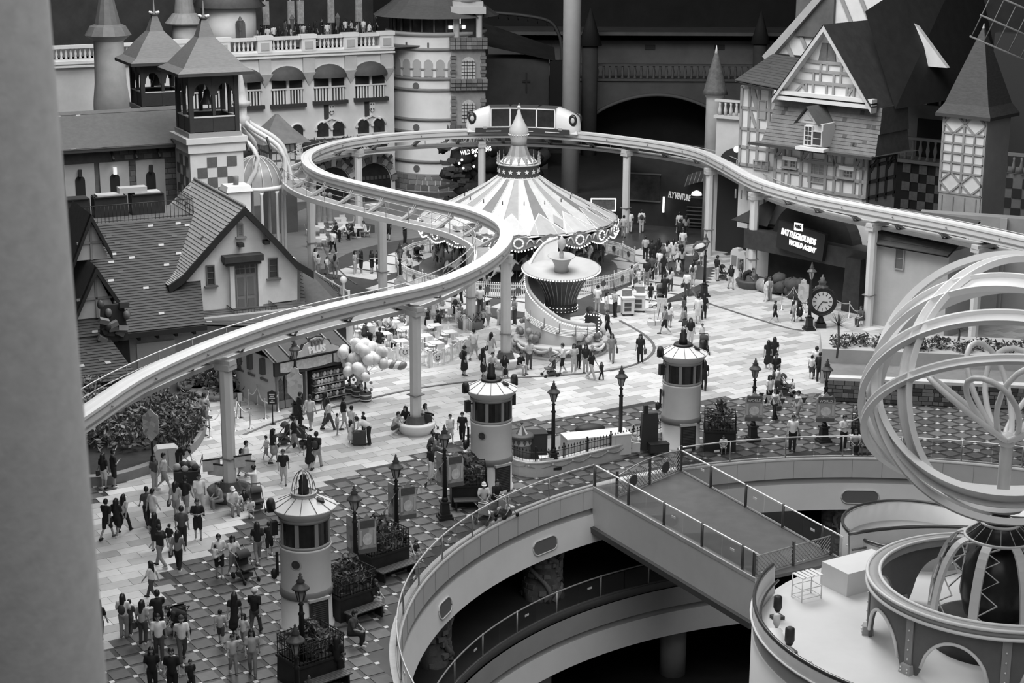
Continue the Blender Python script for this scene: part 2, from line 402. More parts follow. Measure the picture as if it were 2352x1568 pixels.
# rock-faced tree pillars under the plaza slab
def trunk_pillar(px,py,label,r=.75,seed=1):
    # on the gallery floor
    aa=min((R(k/4) for k in range(200,820)),key=lambda a:abs(proj(hp(a,LR+2.0,LZZ))[0]-px)); q=hp(aa,LR+2.0,LZZ); rr=random.Random(seed); t=thing('rock_tree_pillar',label,'pillar',(q.x,q.y,LZZ))
    b=MB(); n=16; rows=12; vs=[]
    for j in range(rows+1):
        z=2.45*j/rows; f=1+.35*abs(j/rows-.45)
        for i in range(n):
            a=TAU*i/n; rad=r*f*(1+.13*math.sin(3*a+z*2.5+seed)+.06*rr.random()); vs.append((rad*math.cos(a),rad*math.sin(a),z))
    b.add(vs,[(j*n+i,j*n+(i+1)%n,(j+1)*n+(i+1)%n,(j+1)*n+i) for j in range(rows) for i in range(n)],0,True)
    b.build('trunk',mat(.13,.8,.4,2.5,.6),t)
    for k in range(4):
        a0=rr.random()*TAU; pts=[]
        for j in range(9):
            z=2.45*j/8; a=a0+.9*math.sin(z*1.6+k); rad=r*(1+.35*abs(j/8-.45))*1.06
            pts.append((rad*math.cos(a),rad*math.sin(a),z))
        c=MB(); c.tube(pts,[.16,.13,.12,.1,.1,.1,.12,.14,.2],7); c.build('root',mat(.2,.8,.35,3,.5),t)
    for j in range(9):
        for i in range(14):
            if rr.random()<.45: continue
            z=.15+j*.26; a=TAU*(i+.5*(j%2))/14; rad=r*(1+.35*abs(z/2.45-.45))+.0
            pbox('stone_block',t,(rad*math.cos(a),rad*math.sin(a),z),(.2,.3,.2),mat(.2,.8,.3,4),a)
trunk_pillar(1245,1420,'rock-clad tree pillar with stone blocks under the plaza slab beside the bridge',.75,2)
trunk_pillar(985,1560,'rock-clad tree pillar at the bottom edge under the curved ledge',.8,5)
trunk_pillar(1925,1290,'gnarled tree pillar in the dark beyond the bridge right of centre',.7,8)
# ---------------------------------------------------------------- bridge
IX,IY,IR=16.9,56.5,8.3
IC=Vector((IX,IY,0))
bl0=hp(AB1,HR+.0); br0=hp(AB0,HR+.0)
bl1=Vector((9.44,62.04,0)); br1=Vector((13.0,63.9,0))
br=setting('trim_3')
BR_F=mat(.12,.28,.15,1.5)
b=MB(); q=[bl0,br0,br1,bl1]; b.add([v+Vector((0,0,.02)) for v in q]+[v-Vector((0,0,.12)) for v in q],[(3,2,1,0),(4,5,6,7),(0,1,5,4),(1,2,6,5),(2,3,7,6),(3,0,4,7)]); b.build('bridge_deck',BR_F,br)
for nm,p,q,s in (('left',bl0,bl1,1),('right',br0,br1,-1)):
    d=(q-p).normalized(); nr=Vector((-d.y,d.x,0))*s
    b=MB(); b.sweep([p,q],[(0,.06),(-.12*s,.06),(-.12*s,-.1),(0,-.1)] if s>0 else [(0,-.1),(.12,-.1),(.12,.06),(0,.06)]); b.build('bridge_kerb',mat(.5,.4,.1,2),br)
    b=MB(); b.sweep([p,q],[(-.1,-.1),(.1,-.1),(.1,-1.75),(-.1,-1.75)]); b.build('bridge_girder',FASC,br)
    b=MB(); b.sweep([p,q],[(-.3,-1.75),(.1,-1.75),(.1,-2.0),(-.3,-2.0)]); b.build('bridge_flange',mat(.08,.5),br)
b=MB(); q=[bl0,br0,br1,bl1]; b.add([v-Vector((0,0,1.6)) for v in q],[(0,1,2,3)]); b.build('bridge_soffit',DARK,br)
BRP=mat(.1,.4,metal=.3)
glass_rail([bl0.lerp(bl1,i/12) for i in range(13)],'glass_railing','straight glass railing on the near side of the bridge',postm=BRP,railm=mat(.85,.3),postr=.06)
glass_rail([br0.lerp(br1,i/12) for i in range(13)],'glass_railing','straight glass railing on the far side of the bridge',postm=BRP,railm=mat(.85,.3),postr=.06)
def lattice_gate(p,q,label,h,arch,med):
    d=q-p; L=d.length; t=thing('lattice_gate',label,'gate',(p.x,p.y,.02),math.atan2(d.y,d.x),'bridge gates')
    for x in (0,L/2,L): b=MB(); b.box((x,0,h*.53),(.09,.09,h*1.06)); b.build('gate_post',BRP,t)
    for k in range(2):
        x0,x1=k*L/2+.06,(k+1)*L/2-.06
        top=lambda x:h*.86+(arch*math.sin(PI*(x/L)) if arch else 0)
        leaf=MB(); leaf.tube([(x0,0,.08),(x1,0,.08)],.025,6)
        leaf.tube([(x0+(x1-x0)*i/8,0,top(x0+(x1-x0)*i/8)) for i in range(9)],.03,6)
        g=leaf.build('gate_leaf',mat(.35,.4,metal=.4),t)
        lt=MB(); n=11
        for i in range(n):
            s=(x1-x0)*(i+.5)/n
            a,bb=(x0+s,.0,.1),(x0+max(0,s-.75*h),0,.1+min(s,.75*h)); lt.tube([a,bb],.014,4,caps=False)
            a,bb=(x0+s,.0,.1),(min(x1,x0+s+.75*h),0,.1+min(x1-x0-s,.75*h)); lt.tube([a,bb],.014,4,caps=False)
        lt.build('lattice_bars',mat(.3,.4,metal=.4),g)
        if med:
            m=MB(); 
            vs=[((x0+x1)/2+.26*math.cos(TAU*i/16),s*.03,.5+.26*math.sin(TAU*i/16)) for s in (-1,1) for i in range(16)]
            m.add(vs,[tuple(range(16)),tuple(range(31,15,-1))]+[(i,16+i,16+(i+1)%16,(i+1)%16) for i in range(16)]); m.build('medallion',mat(.06,.4),g)
    return t
d=(bl1-bl0).normalized(); lattice_gate(bl0+d*1.6+Vector((.1,0,0)),br0+(br1-br0).normalized()*.25,'arched lattice gate with round medallions at the plaza end of the bridge',1.15,.22,True)
lattice_gate(bl1-d*.25,br1-(br1-br0).normalized()*.7,'low mesh gate at the island end of the bridge',.95,0,False)
# ---------------------------------------------------------------- round island
def ip(a,r,z=0.0): return Vector((IX+r*math.cos(a),IY+r*math.sin(a),z))
isl=setting('trim_4')
b=MB(); b.lathe([(.01,0.0),(IR-.25,0.0)],(IX,IY,0),72,smooth=False); b.build('island_floor',mat(.6,.5,.06,.5),isl)
aB=math.atan2(62.9-IY,11.2-IX); w0=aB-.27; w1=aB+.30
b=MB(); b.lathe([(IR+.05,-10.4),(IR+.05,-.05)],(IX,IY,0),72); b.build('island_drum',mat(.56,.5,.06,.6),isl)
b=MB(); b.lathe([(IR,-.1),(IR+.06,1.05),(IR-.08,1.08),(IR-.14,0.0)],(IX,IY,0),72,a0=w1,a1=w0+TAU); b.build('island_parapet',[mat(.5,.35,.1,.8)],isl)
b=MB(); b.tube([ip(w1+(w0+TAU-w1)*i/72,IR,1.13) for i in range(73)],.07,8); b.build('island_handrail',mat(.12,.25,metal=.6),isl)
b=MB(); b.tube([ip(w1+(w0+TAU-w1)*i/72,IR-.25,.55) for i in range(73)],.05,6); b.build('island_inner_pipe',mat(.1,.3,metal=.5),isl)
b=MB(); b.tube([ip(w1+(w0+TAU-w1)*i/72,IR+.1,.62) for i in range(73)],.05,6); b.build('island_outer_rail',mat(.75,.4),isl)
b=MB(); b.lathe([(IR-.2,.0),(IR-.2,.34),(IR-.95,.34),(IR-.95,0)],(IX,IY,0),60,a0=w1+.5,a1=w1+2.3); b.build('island_bench_step',mat(.68,.5,.06,.7),isl)
# white housing and raised back part of the island by the gate
c=G(1965,1310,.6); bx=MB(); bx.box((0,0,.45),(2.6,1.5,.9),.55,taper=.97); bx.build('access_housing',mat(.7,.5,.05,.8),isl,(c.x+.2,c.y+.2,0))
c=ip(R(86),IR+.4); bx=MB(); bx.lathe([(2.9,-3),(2.9,.7),(2.75,.75),(2.7,0.0),(.01,0.0)],(0,0,0),36); bx.build('landing_drum',mat(.4,.4,.1,.8),isl,(c.x-1.3,c.y+.6,0))
bx=MB(); bx.tube([(2.85*math.cos(TAU*i/36),2.85*math.sin(TAU*i/36),.82) for i in range(36)],.06,6,closed=True); bx.build('landing_rail',mat(.1,.3,metal=.5),isl,(c.x-1.3,c.y+.6,0))
# ---------------------------------------------------------------- monorail
TZ=7.2
TP=[(60,1030),(190,945),(300,872),(400,822),(520,773),(640,733),(780,696),(900,670),(1000,646),(1080,614),(1130,583),(1160,550),(1160,520),(1130,497),(1070,475),(980,455),(900,437),(800,413),(740,395),(706,372),(712,348),(770,326),(850,312),(950,303),(1070,297),(1200,296),(1330,303),(1430,314),(1530,328),(1610,346),(1670,374),(1740,411),(1850,444),(2000,474),(2200,512),(2420,560),(2650,612),(2900,675)]
TRK=bez([G(x,y,TZ) for x,y in TP],10); TRK=resample(TRK,.55)
def offs(P,o,z):
    out=[]
    for i,p in enumerate(P):
        a=P[max(0,i-1)]; c=P[min(len(P)-1,i+1)]; t=(c-a); t.z=0; t.normalize(); out.append(Vector((p.x-t.y*o,p.y+t.x*o,z)))
    return out
BEAM=mat(.6,.5,.08,.7); BEAM2=mat(.5,.5,.1,.7)
mo=thing('monorail_track','pale elevated monorail track winding across the plaza with its service walkway','track',(0,0,0))
b=MB(); b.sweep(TRK,[(.36,-.12),(.36,0),(.20,.03),(.16,-.02),(-.16,-.02),(-.20,.03),(-.36,0),(-.36,-.12)]); b.build('running_plate',mat(.62,.5,.06,.7),mo)
b=MB(); b.sweep(TRK,[(.30,-.66),(.30,-.12),(-.30,-.12),(-.30,-.66)]); b.build('guide_beam',BEAM,mo)
b=MB(); b.sweep(TRK,[(-.30,-.42),(-.34,-.42),(-.34,-.49),(-.30,-.49)]); b.build('conductor_rail_near',mat(.2,.4),mo)
b=MB(); b.sweep(TRK,[(.34,-.42),(.30,-.42),(.30,-.49),(.34,-.49)]); b.build('conductor_rail_far',mat(.2,.4),mo)
b=MB(); b.sweep(TRK,[(1.65,-1.34),(1.65,-1.28),(.85,-1.28),(.85,-1.34)]); b.build('walkway_grating',mat(.25,.6,.2,6),mo)
b=MB(); b.sweep(TRK,[(1.77,-1.56),(1.77,-1.24),(1.62,-1.24),(1.62,-1.56)]); b.build('walkway_edge_beam',BEAM,mo)
b=MB(); b.sweep(TRK,[(.88,-1.46),(.88,-1.27),(.78,-1.27),(.78,-1.46)]); b.build('walkway_inner_beam',BEAM2,mo)
for z,r,nm in ((-.28,.03,'handrail'),(-.65,.02,'mid_rail')):
    b=MB(); b.tube(offs(TRK,1.7,TZ+z),r,6); b.build(nm,mat(.6,.35,metal=.4),mo)
pst=MB(); pst.tube([(0,0,-1.28),(0,0,-.28)],.022,5); p0=pst.build('handrail_post',mat(.3,.4,metal=.4),mo)
P17=offs(TRK,1.7,TZ)
for k,i in enumerate(range(0,len(TRK),4)):
    if k==0: p0.location=P17[i]; continue
    inst(p0,mo,P17[i])
# V hangers between beam and walkway
vb=MB(); vb.add([(-.16,.2,-.8),(.16,.2,-.8),(.10,1.7,-1.5),(-.10,1.7,-1.5),(-.16,.2,-.62),(.16,.2,-.62),(.10,1.7,-1.36),(-.10,1.7,-1.36)],[(0,1,2,3),(7,6,5,4),(0,4,5,1),(1,5,6,2),(2,6,7,3),(3,7,4,0)])
vb.tube([(-.1,.28,-.4),(-.04,.9,-1.3)],.03,4); vb.tube([(.1,.28,-.4),(.04,.9,-1.3)],.03,4)
v0=vb.build('walkway_bracket',mat(.3,.5,.1,2),mo)
for k,i in enumerate(range(2,len(TRK)-1,6)):
    t=TRK[i+1]-TRK[i]; a=math.atan2(t.y,t.x); l=TRK[i]
    if k==0: v0.location=l; v0.rotation_euler=(0,0,a)
    else: inst(v0,mo,l,(0,0,a))
bolt=MB(); bolt.ball((0,-.36,-.3),.05,6); b0=bolt.build('bolt_head',mat(.2,.4),mo)
for k,i in enumerate(range(4,len(TRK)-1,7)):
    t=TRK[i+1]-TRK[i]; a=math.atan2(t.y,t.x)
    if k==0: b0.location=TRK[i]; b0.rotation_euler=(0,0,a)
    else: inst(b0,mo,TRK[i],(0,0,a))
POSTS=[(519,785,0),(944,668,1),(1163,548,1),(873,440,0),(1075,485,0),(825,320,2),(704,385,0),(1114,300,0),(1437,318,0),(1633,356,0),(1738,414,1),(2001,478,0),(2246,526,0)]
def nearest(p):
    return min(range(1,len(TRK)-1),key=lambda i:(TRK[i].x-p.x)**2+(TRK[i].y-p.y)**2)
PP=[]
TPX=[proj(p) for p in TRK]
for k,(x,y,pl) in enumerate(POSTS):
    i=min(range(1,len(TRK)-1),key=lambda i:(TPX[i][0]-x)**2+(TPX[i][1]-y)**2); q=TRK[i]; PP.append(q)
    t=TRK[i+1]-TRK[i-1]; a=math.atan2(t.y,t.x); w=.27
    o=(q.x,q.y,0)
    b=MB(); b.prism([(w*math.cos(PI/8+PI/4*j)*1.08,w*math.sin(PI/8+PI/4*j)*1.08) for j in range(8)],0,TZ-1.15)
    p=b.build('support_post',BEAM,mo,o); p.rotation_euler=(0,0,a)
    c=MB(); c.box((0,.35,TZ-1.05),(.5,1.5,.22)); c.box((0,0,TZ-1.25),(.6,.75,.25)); h=c.build('post_head',BEAM2,p)
    if pl==2: c=MB(); c.box((0,0,.3),(1.9,1.3,.6)); c.build('post_plinth',DARK,p)
    c=MB(); c.box((0,0,1.9),(.62,.62,.05)); c.build('clamp_band',mat(.2,.4),p)
# round bench planters round three of the posts
def ring_bench(k,label,m,r=.95):
    g=PP[k]
    t=thing('round_planter',label,'planter',(g.x,g.y,0),0,'round bases of the monorail posts')
    b=MB(); b.lathe([(r*.8,0.02),(r*.84,.1),(r*.98,.42),(r,.5),(r*.94,.56),(r*.72,.56),(r*.70,.42),(.33,.42)],(0,0,0),28,caps=False); b.build('bowl',m,t)
    b=MB(); b.lathe([(.34,.42),(.52,.42),(.40,.86),(.34,.86)],(0,0,0),16,smooth=False,caps=False); b.build('slatted_collar',mat(.1,.5,.2,5),t)
    return t
ring_bench(1,'pale round stone bench planter at the foot of the post left of the middle lighthouse',WHITE)
ring_bench(2,'pale round stone bench planter at the post beside the swagged stage',WHITE)
ring_bench(0,'dark round bench at the foot of the left monorail post where a family rests',mat(.09,.6,.2,2),1.0)
ring_bench(10,'dark round flower planter at the post beside the arched entrance',mat(.08,.5,.2,2),1.05)
# ---------------------------------------------------------------- monorail train
tr=thing('monorail_train','white three-car monorail train with dark windows on the far track','train',TRK[nearest(G(1200,296,TZ))])
L0=tr.location.copy()
def near_px(x,lo,hi):
    return min((i for i in range(len(TRK)) if lo<proj(TRK[i])[1]<hi and TRK[i].y>115),key=lambda i:abs(proj(TRK[i])[0]-x))
GLS=mat(.03,.12,.4,.6); TW=mat(.8,.35,.03,1)
def car(xa,xb,nose):
    ia,ib=near_px(xa,280,320),near_px(xb,280,320); pa,pb=TRK[ia],TRK[ib]; d=pb-pa; L=d.length; a=math.atan2(d.y,d.x); o=(pa+pb)/2-L0
    c=MB(); c.box((0,0,-.02),(L,1.5,.36)); c.box((0,0,.17),(L*.99,1.46,.06)); body=c.build('car_underframe',mat(.05,.4),tr); body.location=o; body.rotation_euler=(0,0,a)
    x0,x1=-L/2,L/2
    nl=1.15
    c=MB(); wx0=x0+(nl if nose<0 else .06); wx1=x1-(nl if nose>0 else .06)
    c.box(((wx0+wx1)/2,0,.95),(wx1-wx0-.12,1.4,1.42)); g=c.build('car_cabin',mat(.035,.15,.5,.7),body)
    for s in (-1,1):
        f=MB()
        for z in (.25,1.66): f.box(((wx0+wx1)/2,s*.72,z),(wx1-wx0,.06,.08))
        for x in (wx0+.04,wx1-.04): f.box((x,s*.72,.95),(.08,.06,1.45))
        f.build('window_frame',TW,g)
        pbox('step_strip',body,((x0+x1)/2,s*.77,-.05),((wx1-wx0)*.75,.03,.05),TW)
    c=MB(); c.box(((wx0+wx1)/2,0,1.72),(wx1-wx0,1.46,.1)); c.build('car_roof',mat(.12,.3),g)
    if nose:
        n=9; m=16; vs=[]
        for j in range(n+1):
            t=j/n; xx=(x1-nl+nl*1.55*t) if nose>0 else (x0+nl-nl*1.55*t)
            k=math.sqrt(max(.0,1-(t*.98)**2.6)); hz=1.0*(.45+.55*k); wy=.76*(.35+.65*k); cz=.80-.48*t
            if t>.97: hz*=.25; wy*=.3
            for i in range(m):
                an=TAU*i/m; ca,sa=math.cos(an),math.sin(an)
                vs.append((xx,wy*math.copysign(abs(ca)**.6,ca),cz+hz*math.copysign(abs(sa)**.7,sa)))
        fs=[(j*m+i,j*m+(i+1)%m,(j+1)*m+(i+1)%m,(j+1)*m+i) for j in range(n) for i in range(m)]+[tuple(range(m-1,-1,-1)),tuple(n*m+i for i in range(m))]
        c=MB(); c.add(vs,fs,0,True); ns=c.build('nose',TW,body)
        sx=1 if nose>0 else -1
        for s in (-1,1):
            e=MB(); e.ball((sx*(L/2+.22),s*.60,.92),.34,14,0,sz=1.35,sy=.45); e.build('nose_window',mat(.03,.2),ns)
            e=MB(); e.ball((sx*(L/2+.24),s*.70,.92),.17,12,0,sz=1.35,sy=.5); e.build('headlamp_ring',mat(.55,.3),ns)
            pbox('side_grille',ns,(sx*(L/2-.75),s*.76,.22),(.3,.04,.16),mat(.35,.5))
        e=MB(); e.box((sx*(L/2+.15),0,.02),(.9,1.3,.3),taper=.7); e.build('nose_skirt',mat(.6,.4),ns)
car(1085,1165,-1); car(1174,1231,0); car(1239,1318,1)
for x in (1170,1236):
    q=TRK[near_px(x,280,320)]-L0; c=MB(); c.box((0,0,.8),(.5,1.1,1.3)); o=c.build('gangway',mat(.03,.7),tr); o.location=q
# ---------------------------------------------------------------- carousel
ca=thing('carousel','large carousel with striped tent canopy, onion spire and bulb-lit rounding boards','carousel',CARC)
def cz(py): return ZP(py,CARC)
sc_=PXM(Vector((CARC.x,CARC.y,4)))
RR=229/sc_; z_rim=cz(499); z_ap=cz(402); r_ap=47/sc_
b=MB(); b.lathe([(6.75,0.02),(6.75,.28),(6.55,.34),(.02,.34)],(0,0,0),60); b.build('platform',mat(.13,.4,.3,2),ca)
b=MB(); b.lathe([(2.2,.34),(2.2,1.0),(2.0,1.1),(2.0,3.4),(2.6,3.7),(2.6,z_rim)],(0,0,0),24,smooth=False,caps=False); b.build('centre_drum',mat(.06,.3,.6,2.5),ca)
NP=32
def cprof(t):  # slightly hollow tent
    return (r_ap+(RR-r_ap)*t, z_ap+(z_rim-z_ap)*(t**.86))
stripes=[mat(.56,.6,.12,2),mat(.2,.6,.12,2),mat(.54,.6,.12,2),mat(.34,.6,.12,2)]
for k in range(NP):
    a0,a1=TAU*k/NP,TAU*(k+1)/NP; c=MB(); vs=[]; m=8
    for j in range(m+1):
        r,z=cprof(j/m)
        for q in (0,.5,1): a=a0+(a1-a0)*q; vs.append((r*math.cos(a),r*math.sin(a),z-(.05*j/m if q==.5 else 0)))
    c.add(vs,[(j*3+i,(j+1)*3+i,(j+1)*3+i+1,j*3+i+1) for j in range(m) for i in range(2)],0,True)
    o=c.build('canopy_panel',stripes[(0,1,2,3)[k%4]],ca)
    s=MB(); P=[]
    for j in range(m+1): r,z=cprof(j/m); P.append((r*math.cos(a0),r*math.sin(a0),z+.02))
    s.tube(P,.03,4); s.build('canopy_seam',mat(.62,.5),o)
    if k%4==1 or k%4==3:      # triangular pattern near the hem
        s=MB(); 
        def cp(t,q,up=.035):
            r,z=cprof(t); a=a0+(a1-a0)*q; return (r*math.cos(a),r*math.sin(a),z+up)
        s.add([cp(.60,.5),cp(.97,-.55),cp(.985,.5),cp(.97,1.55)],[(0,1,2),(0,2,3)]); s.build('hem_triangle',mat(.4 if k%4==1 else .52,.5,.1,2),o)
        for e in (-.6,1.6):
            s=MB(); s.add([cp(.58,.5,.045),cp(.60,.5,.045),cp(.985,e*.92+.04,.045),cp(.985,e,.045)],[(0,1,2,3)]); s.build('hem_ribbon',mat(.75,.5),o)
    if k%4==2:
        s=MB(); s.add([cp(.62,.55),cp(.76,.2),cp(.88,.5),cp(.74,.9)],[(0,1,2,3)]); s.build('hem_diamond',mat(.36,.5,.1,2),o)
    if k%2==0:
        r,z=cprof(.42); a=(a0+a1)/2; s=MB(); s.tube([(r*math.cos(a),r*math.sin(a),z-.05),(r*math.cos(a),r*math.sin(a),z+.22)],.03,5); s.build('canopy_hook',BLACK,o)
# crown
b=MB(); zc0=cz(404); zc1=cz(374); b.lathe([(r_ap*.96,zc0-.15),(r_ap*1.04,zc0-.05),(r_ap*1.0,zc0+.1),(r_ap*1.0,zc1-.1),(r_ap*1.06,zc1),(r_ap*.9,zc1+.08)],(0,0,0),32,caps=False); cr=b.build('crown_band',mat(.07,.4,.2,2),ca)
for z in (zc0-.02,zc1): c=MB(); c.tube([(r_ap*1.05*math.cos(TAU*i/32),r_ap*1.05*math.sin(TAU*i/32),z) for i in range(32)],.06,6,closed=True); c.build('crown_moulding',mat(.5,.4),cr)
star=[]
for i in range(10): r=.17 if i%2==0 else .07; star.append((r*math.sin(TAU*i/10),r*math.cos(TAU*i/10)))
for k in range(16):
    a=TAU*k/16; c=MB(); c.slab(star,-.02,.02); o=c.build('star',mat(.8,.4),cr); o.location=(r_ap*1.02*math.cos(a),r_ap*1.02*math.sin(a),(zc0+zc1)/2); o.rotation_euler=(0,0,a+PI/2)
zs=[cz(y) for y in (374,330,322,308,296,283,262,250,237)]
rs=[r/sc_ for r in (40,16.5,16,22,22,14,5,2.4,.6)]
seg=16
for k in range(seg):
    c=MB(); a0,a1=TAU*k/seg,TAU*(k+1)/seg; vs=[]
    pr=[(r_ap*.93,zs[0]+.02),(26/sc_,cz(356)),(rs[1],zs[1])]
    for r,z in pr: vs+= [(r*math.cos(a0),r*math.sin(a0),z),(r*math.cos(a1),r*math.sin(a1),z)]
    c.add(vs,[(0,1,3,2),(2,3,5,4)]); c.build('spire_panel',mat(.3 if k%2 else .22,.5,.1,2),ca)
    c=MB(); r=r_ap*.95; z0=zs[0]+.0; am=(a0+a1)/2; r2=31/sc_; z2=cz(361)
    c.add([(r*math.cos(a0),r*math.sin(a0),z0),(r*math.cos(a1),r*math.sin(a1),z0),(r2*1.03*math.cos(am),r2*1.03*math.sin(am),z2+.1)],[(0,1,2)]); c.build('spire_zigzag',mat(.78,.5),ca)
    c=MB(); rp=r_ap*1.03; c.lathe([(.03,0),(.09,.06),(.03,.14),(.07,.22),(.02,.32),(.05,.40),(.012,.5),(.005,.75)],(rp*math.cos(a0),rp*math.sin(a0),zc1),8); c.build('crown_pinnacle',mat(.45,.35,metal=.4),cr)
b=MB(); b.lathe([(rs[1]*1.1,zs[1]-.05),(rs[2]*1.15,zs[2]),(rs[3]*1.0,zs[3]),(rs[4],zs[4]),(rs[5],zs[5]),(rs[6],zs[6]),(rs[7],zs[7]),(.04,zs[7]+.05)],(0,0,0),24); on=b.build('onion_spire',mat(.45,.45,.1,2),ca)
b=MB(); b.ball((0,0,zs[7]+.1),.14,10); b.lathe([(.05,zs[7]+.2),(.01,zs[8])],(0,0,0),8); b.build('finial',mat(.7,.3,metal=.4),on)
for k in range(22): a=TAU*k/22; c=MB(); c.ball((rs[3]*1.02*math.cos(a),rs[3]*1.02*math.sin(a),zs[3]),.045,6); c.build('spire_bulb',mat(.9,.3),on)
# rounding boards with bulbs
NB=20; z_b=z_rim-.78
bd=MB(); 
wv=RR*math.sin(PI/NB)*1.0
top=[(-wv,.55),(-wv*.8,.62),(-wv*.45,.80),(0,.95),(wv*.45,.80),(wv*.8,.62),(wv,.55)]
bot=[(wv,.12),(wv*.8,.16),(wv*.5,.02),(wv*.25,-.1),(0,-.16),(-wv*.25,-.1),(-wv*.5,.02),(-wv*.8,.16),(-wv,.12)]
bd.slab(top+bot,-.05,.05)
bmesh_=bd.build('rounding_board',mat(.2,.35,.5,3),ca)
md=MB(); m=18
for rr_,y in ((.36,-.09),(.24,-.12)):
    vs=[(rr_*math.cos(TAU*i/m),s,.38+rr_*math.sin(TAU*i/m)) for s in (y,-.05) for i in range(m)]
    md.add(vs,[tuple(range(m)),]+[(i,m+i,m+(i+1)%m,(i+1)%m) for i in range(m)],0 if rr_>.3 else 1)
sw=MB()
for s in (-1,1):
    sw.tube([(s*wv*(.45+.5*q),-.09,.2+.42*math.sin(q*PI*.9)) for q in (0,.2,.4,.6,.8,1)],.05,5)
bu=MB()
for i in range(11): t=-1+2*i/10; x=wv*t; z=.02-.17*math.cos(t*PI/2)*1.0+.12*abs(t); bu.ball((x,-.08,z-.02),.055,6)
for i in range(10): an=TAU*i/10; bu.ball((.3*math.cos(an),-.13,.38+.3*math.sin(an)),.045,6)
for k in range(NB):
    a=TAU*k/NB; r=RR*math.cos(PI/NB)
    if k==0: o=bmesh_
    else: o=inst(bmesh_,ca)
    o.location=(r*math.cos(a),r*math.sin(a),z_b); o.rotation_euler=(0,0,a+PI/2)
    if k==0:
        m0=md.build('board_medallion',[mat(.62,.4,.2,4),mat(.16,.4,.4,6)],o); s0=sw.build('board_scrollwork',mat(.6,.4,.2,4),o); s0['kind']='stuff'; u0=bu.build('board_bulbs',BULB,o); u0['kind']='stuff'
    else:
        for q in (m0,s0,u0): inst(q,o)
# inner ring of bulbs on the drum
bu=MB()
for i in range(60): a=TAU*i/60; bu.ball((2.75*math.cos(a),2.75*math.sin(a),z_rim-.7),.05,5)
o=bu.build('drum_bulbs',BULB,ca); o['kind']='stuff'
b=MB(); b.lathe([(2.5,z_rim-.25),(RR*.97,z_rim-.25)],(0,0,0),40,caps=False); b.build('canopy_ceiling',mat(.12,.6,.3,2),ca)
# horse (one shape, shared)
def remesh(b,voxel,smooth=2):
    me=bpy.data.meshes.new('tmp'); me.from_pydata(b.v,[],b.f); o=bpy.data.objects.new('tmp',me)
    m=o.modifiers.new('r','REMESH'); m.mode='VOXEL'; m.voxel_size=voxel; m.use_smooth_shade=True
    if smooth: s=o.modifiers.new('s','SMOOTH'); s.iterations=smooth; s.factor=.5
    r=evaluated(o); bpy.data.meshes.remove(me)
    return r
def caps(b,p,q,r0,r1,n=8):
    "tapered capsule"
    p=Vector(p); q=Vector(q); d=(q-p); L=d.length; t=d/L if L>1e-6 else Vector((0,0,1))
    pts=[]; rr=[]
    for k in (-1,-.87,-.5): pts.append(p+t*r0*k); rr.append(max(.001,r0*math.sqrt(max(0,1-k*k))))
    pts.append(p); rr.append(r0); pts.append(q); rr.append(r1)
    for k in (.5,.87,1): pts.append(q+t*r1*k); rr.append(max(.001,r1*math.sqrt(max(0,1-k*k))))
    b.tube(pts,rr,n)
h=MB()
caps(h,(-.42,0,1.0),(.35,0,1.0),.24,.25); caps(h,(.42,0,1.05),(.72,0,1.52),.19,.11); caps(h,(.70,0,1.56),(.98,0,1.38),.11,.06)
for s in (-1,1):
    caps(h,(.72,s*.06,1.62),(.70,s*.07,1.76),.035,.01,6)
    caps(h,(.36,s*.14,.95),(.62,s*.15,.68),.10,.06); caps(h,(.62,s*.15,.68),(.44,s*.15,.42),.055,.05)
    caps(h,(-.48,s*.14,.95),(-.62,s*.15,.62),.13,.07); caps(h,(-.62,s*.15,.62),(-.86,s*.15,.36),.06,.045)
caps(h,(-.64,0,1.12),(-.95,0,.75),.07,.04)
horse_me=remesh(h,.045,1); horse_me.materials.append(tint())
sd=MB(); sd.box((-.05,0,1.25),(.5,.46,.08)); sd.box((-.05,0,1.1),(.34,.54,.2)); 
pl=MB(); pl.tube([(0,0,.0),(0,0,3.3)],.03,6)
rh=random.Random(5); sad=None
for rad,nn,off in ((5.6,18,0),(4.3,14,.2),(3.3,9,.1)):
    for k in range(nn):
        a=TAU*k/nn+off; up=rh.uniform(-.05,.45)
        o=bpy.data.objects.new('carousel_horse',horse_me); link(o,ca); o.location=(rad*math.cos(a),rad*math.sin(a),.15+up); o.rotation_euler=(0,0,a+PI/2)
        v=rh.choice((.75,.7,.12,.3,.6)); o.color=(v,v,v,1)
        if sad is None: sad=sd.build('saddle',mat(.1,.4),o); pol=pl.build('horse_pole',mat(.7,.25,metal=.6),o)
        else: inst(sad,o); inst(pol,o)
        bpy.data.objects[o.name].children[-1].location=(0.05,0,-.15-up+.34) if 0 else (0.05,0,0)
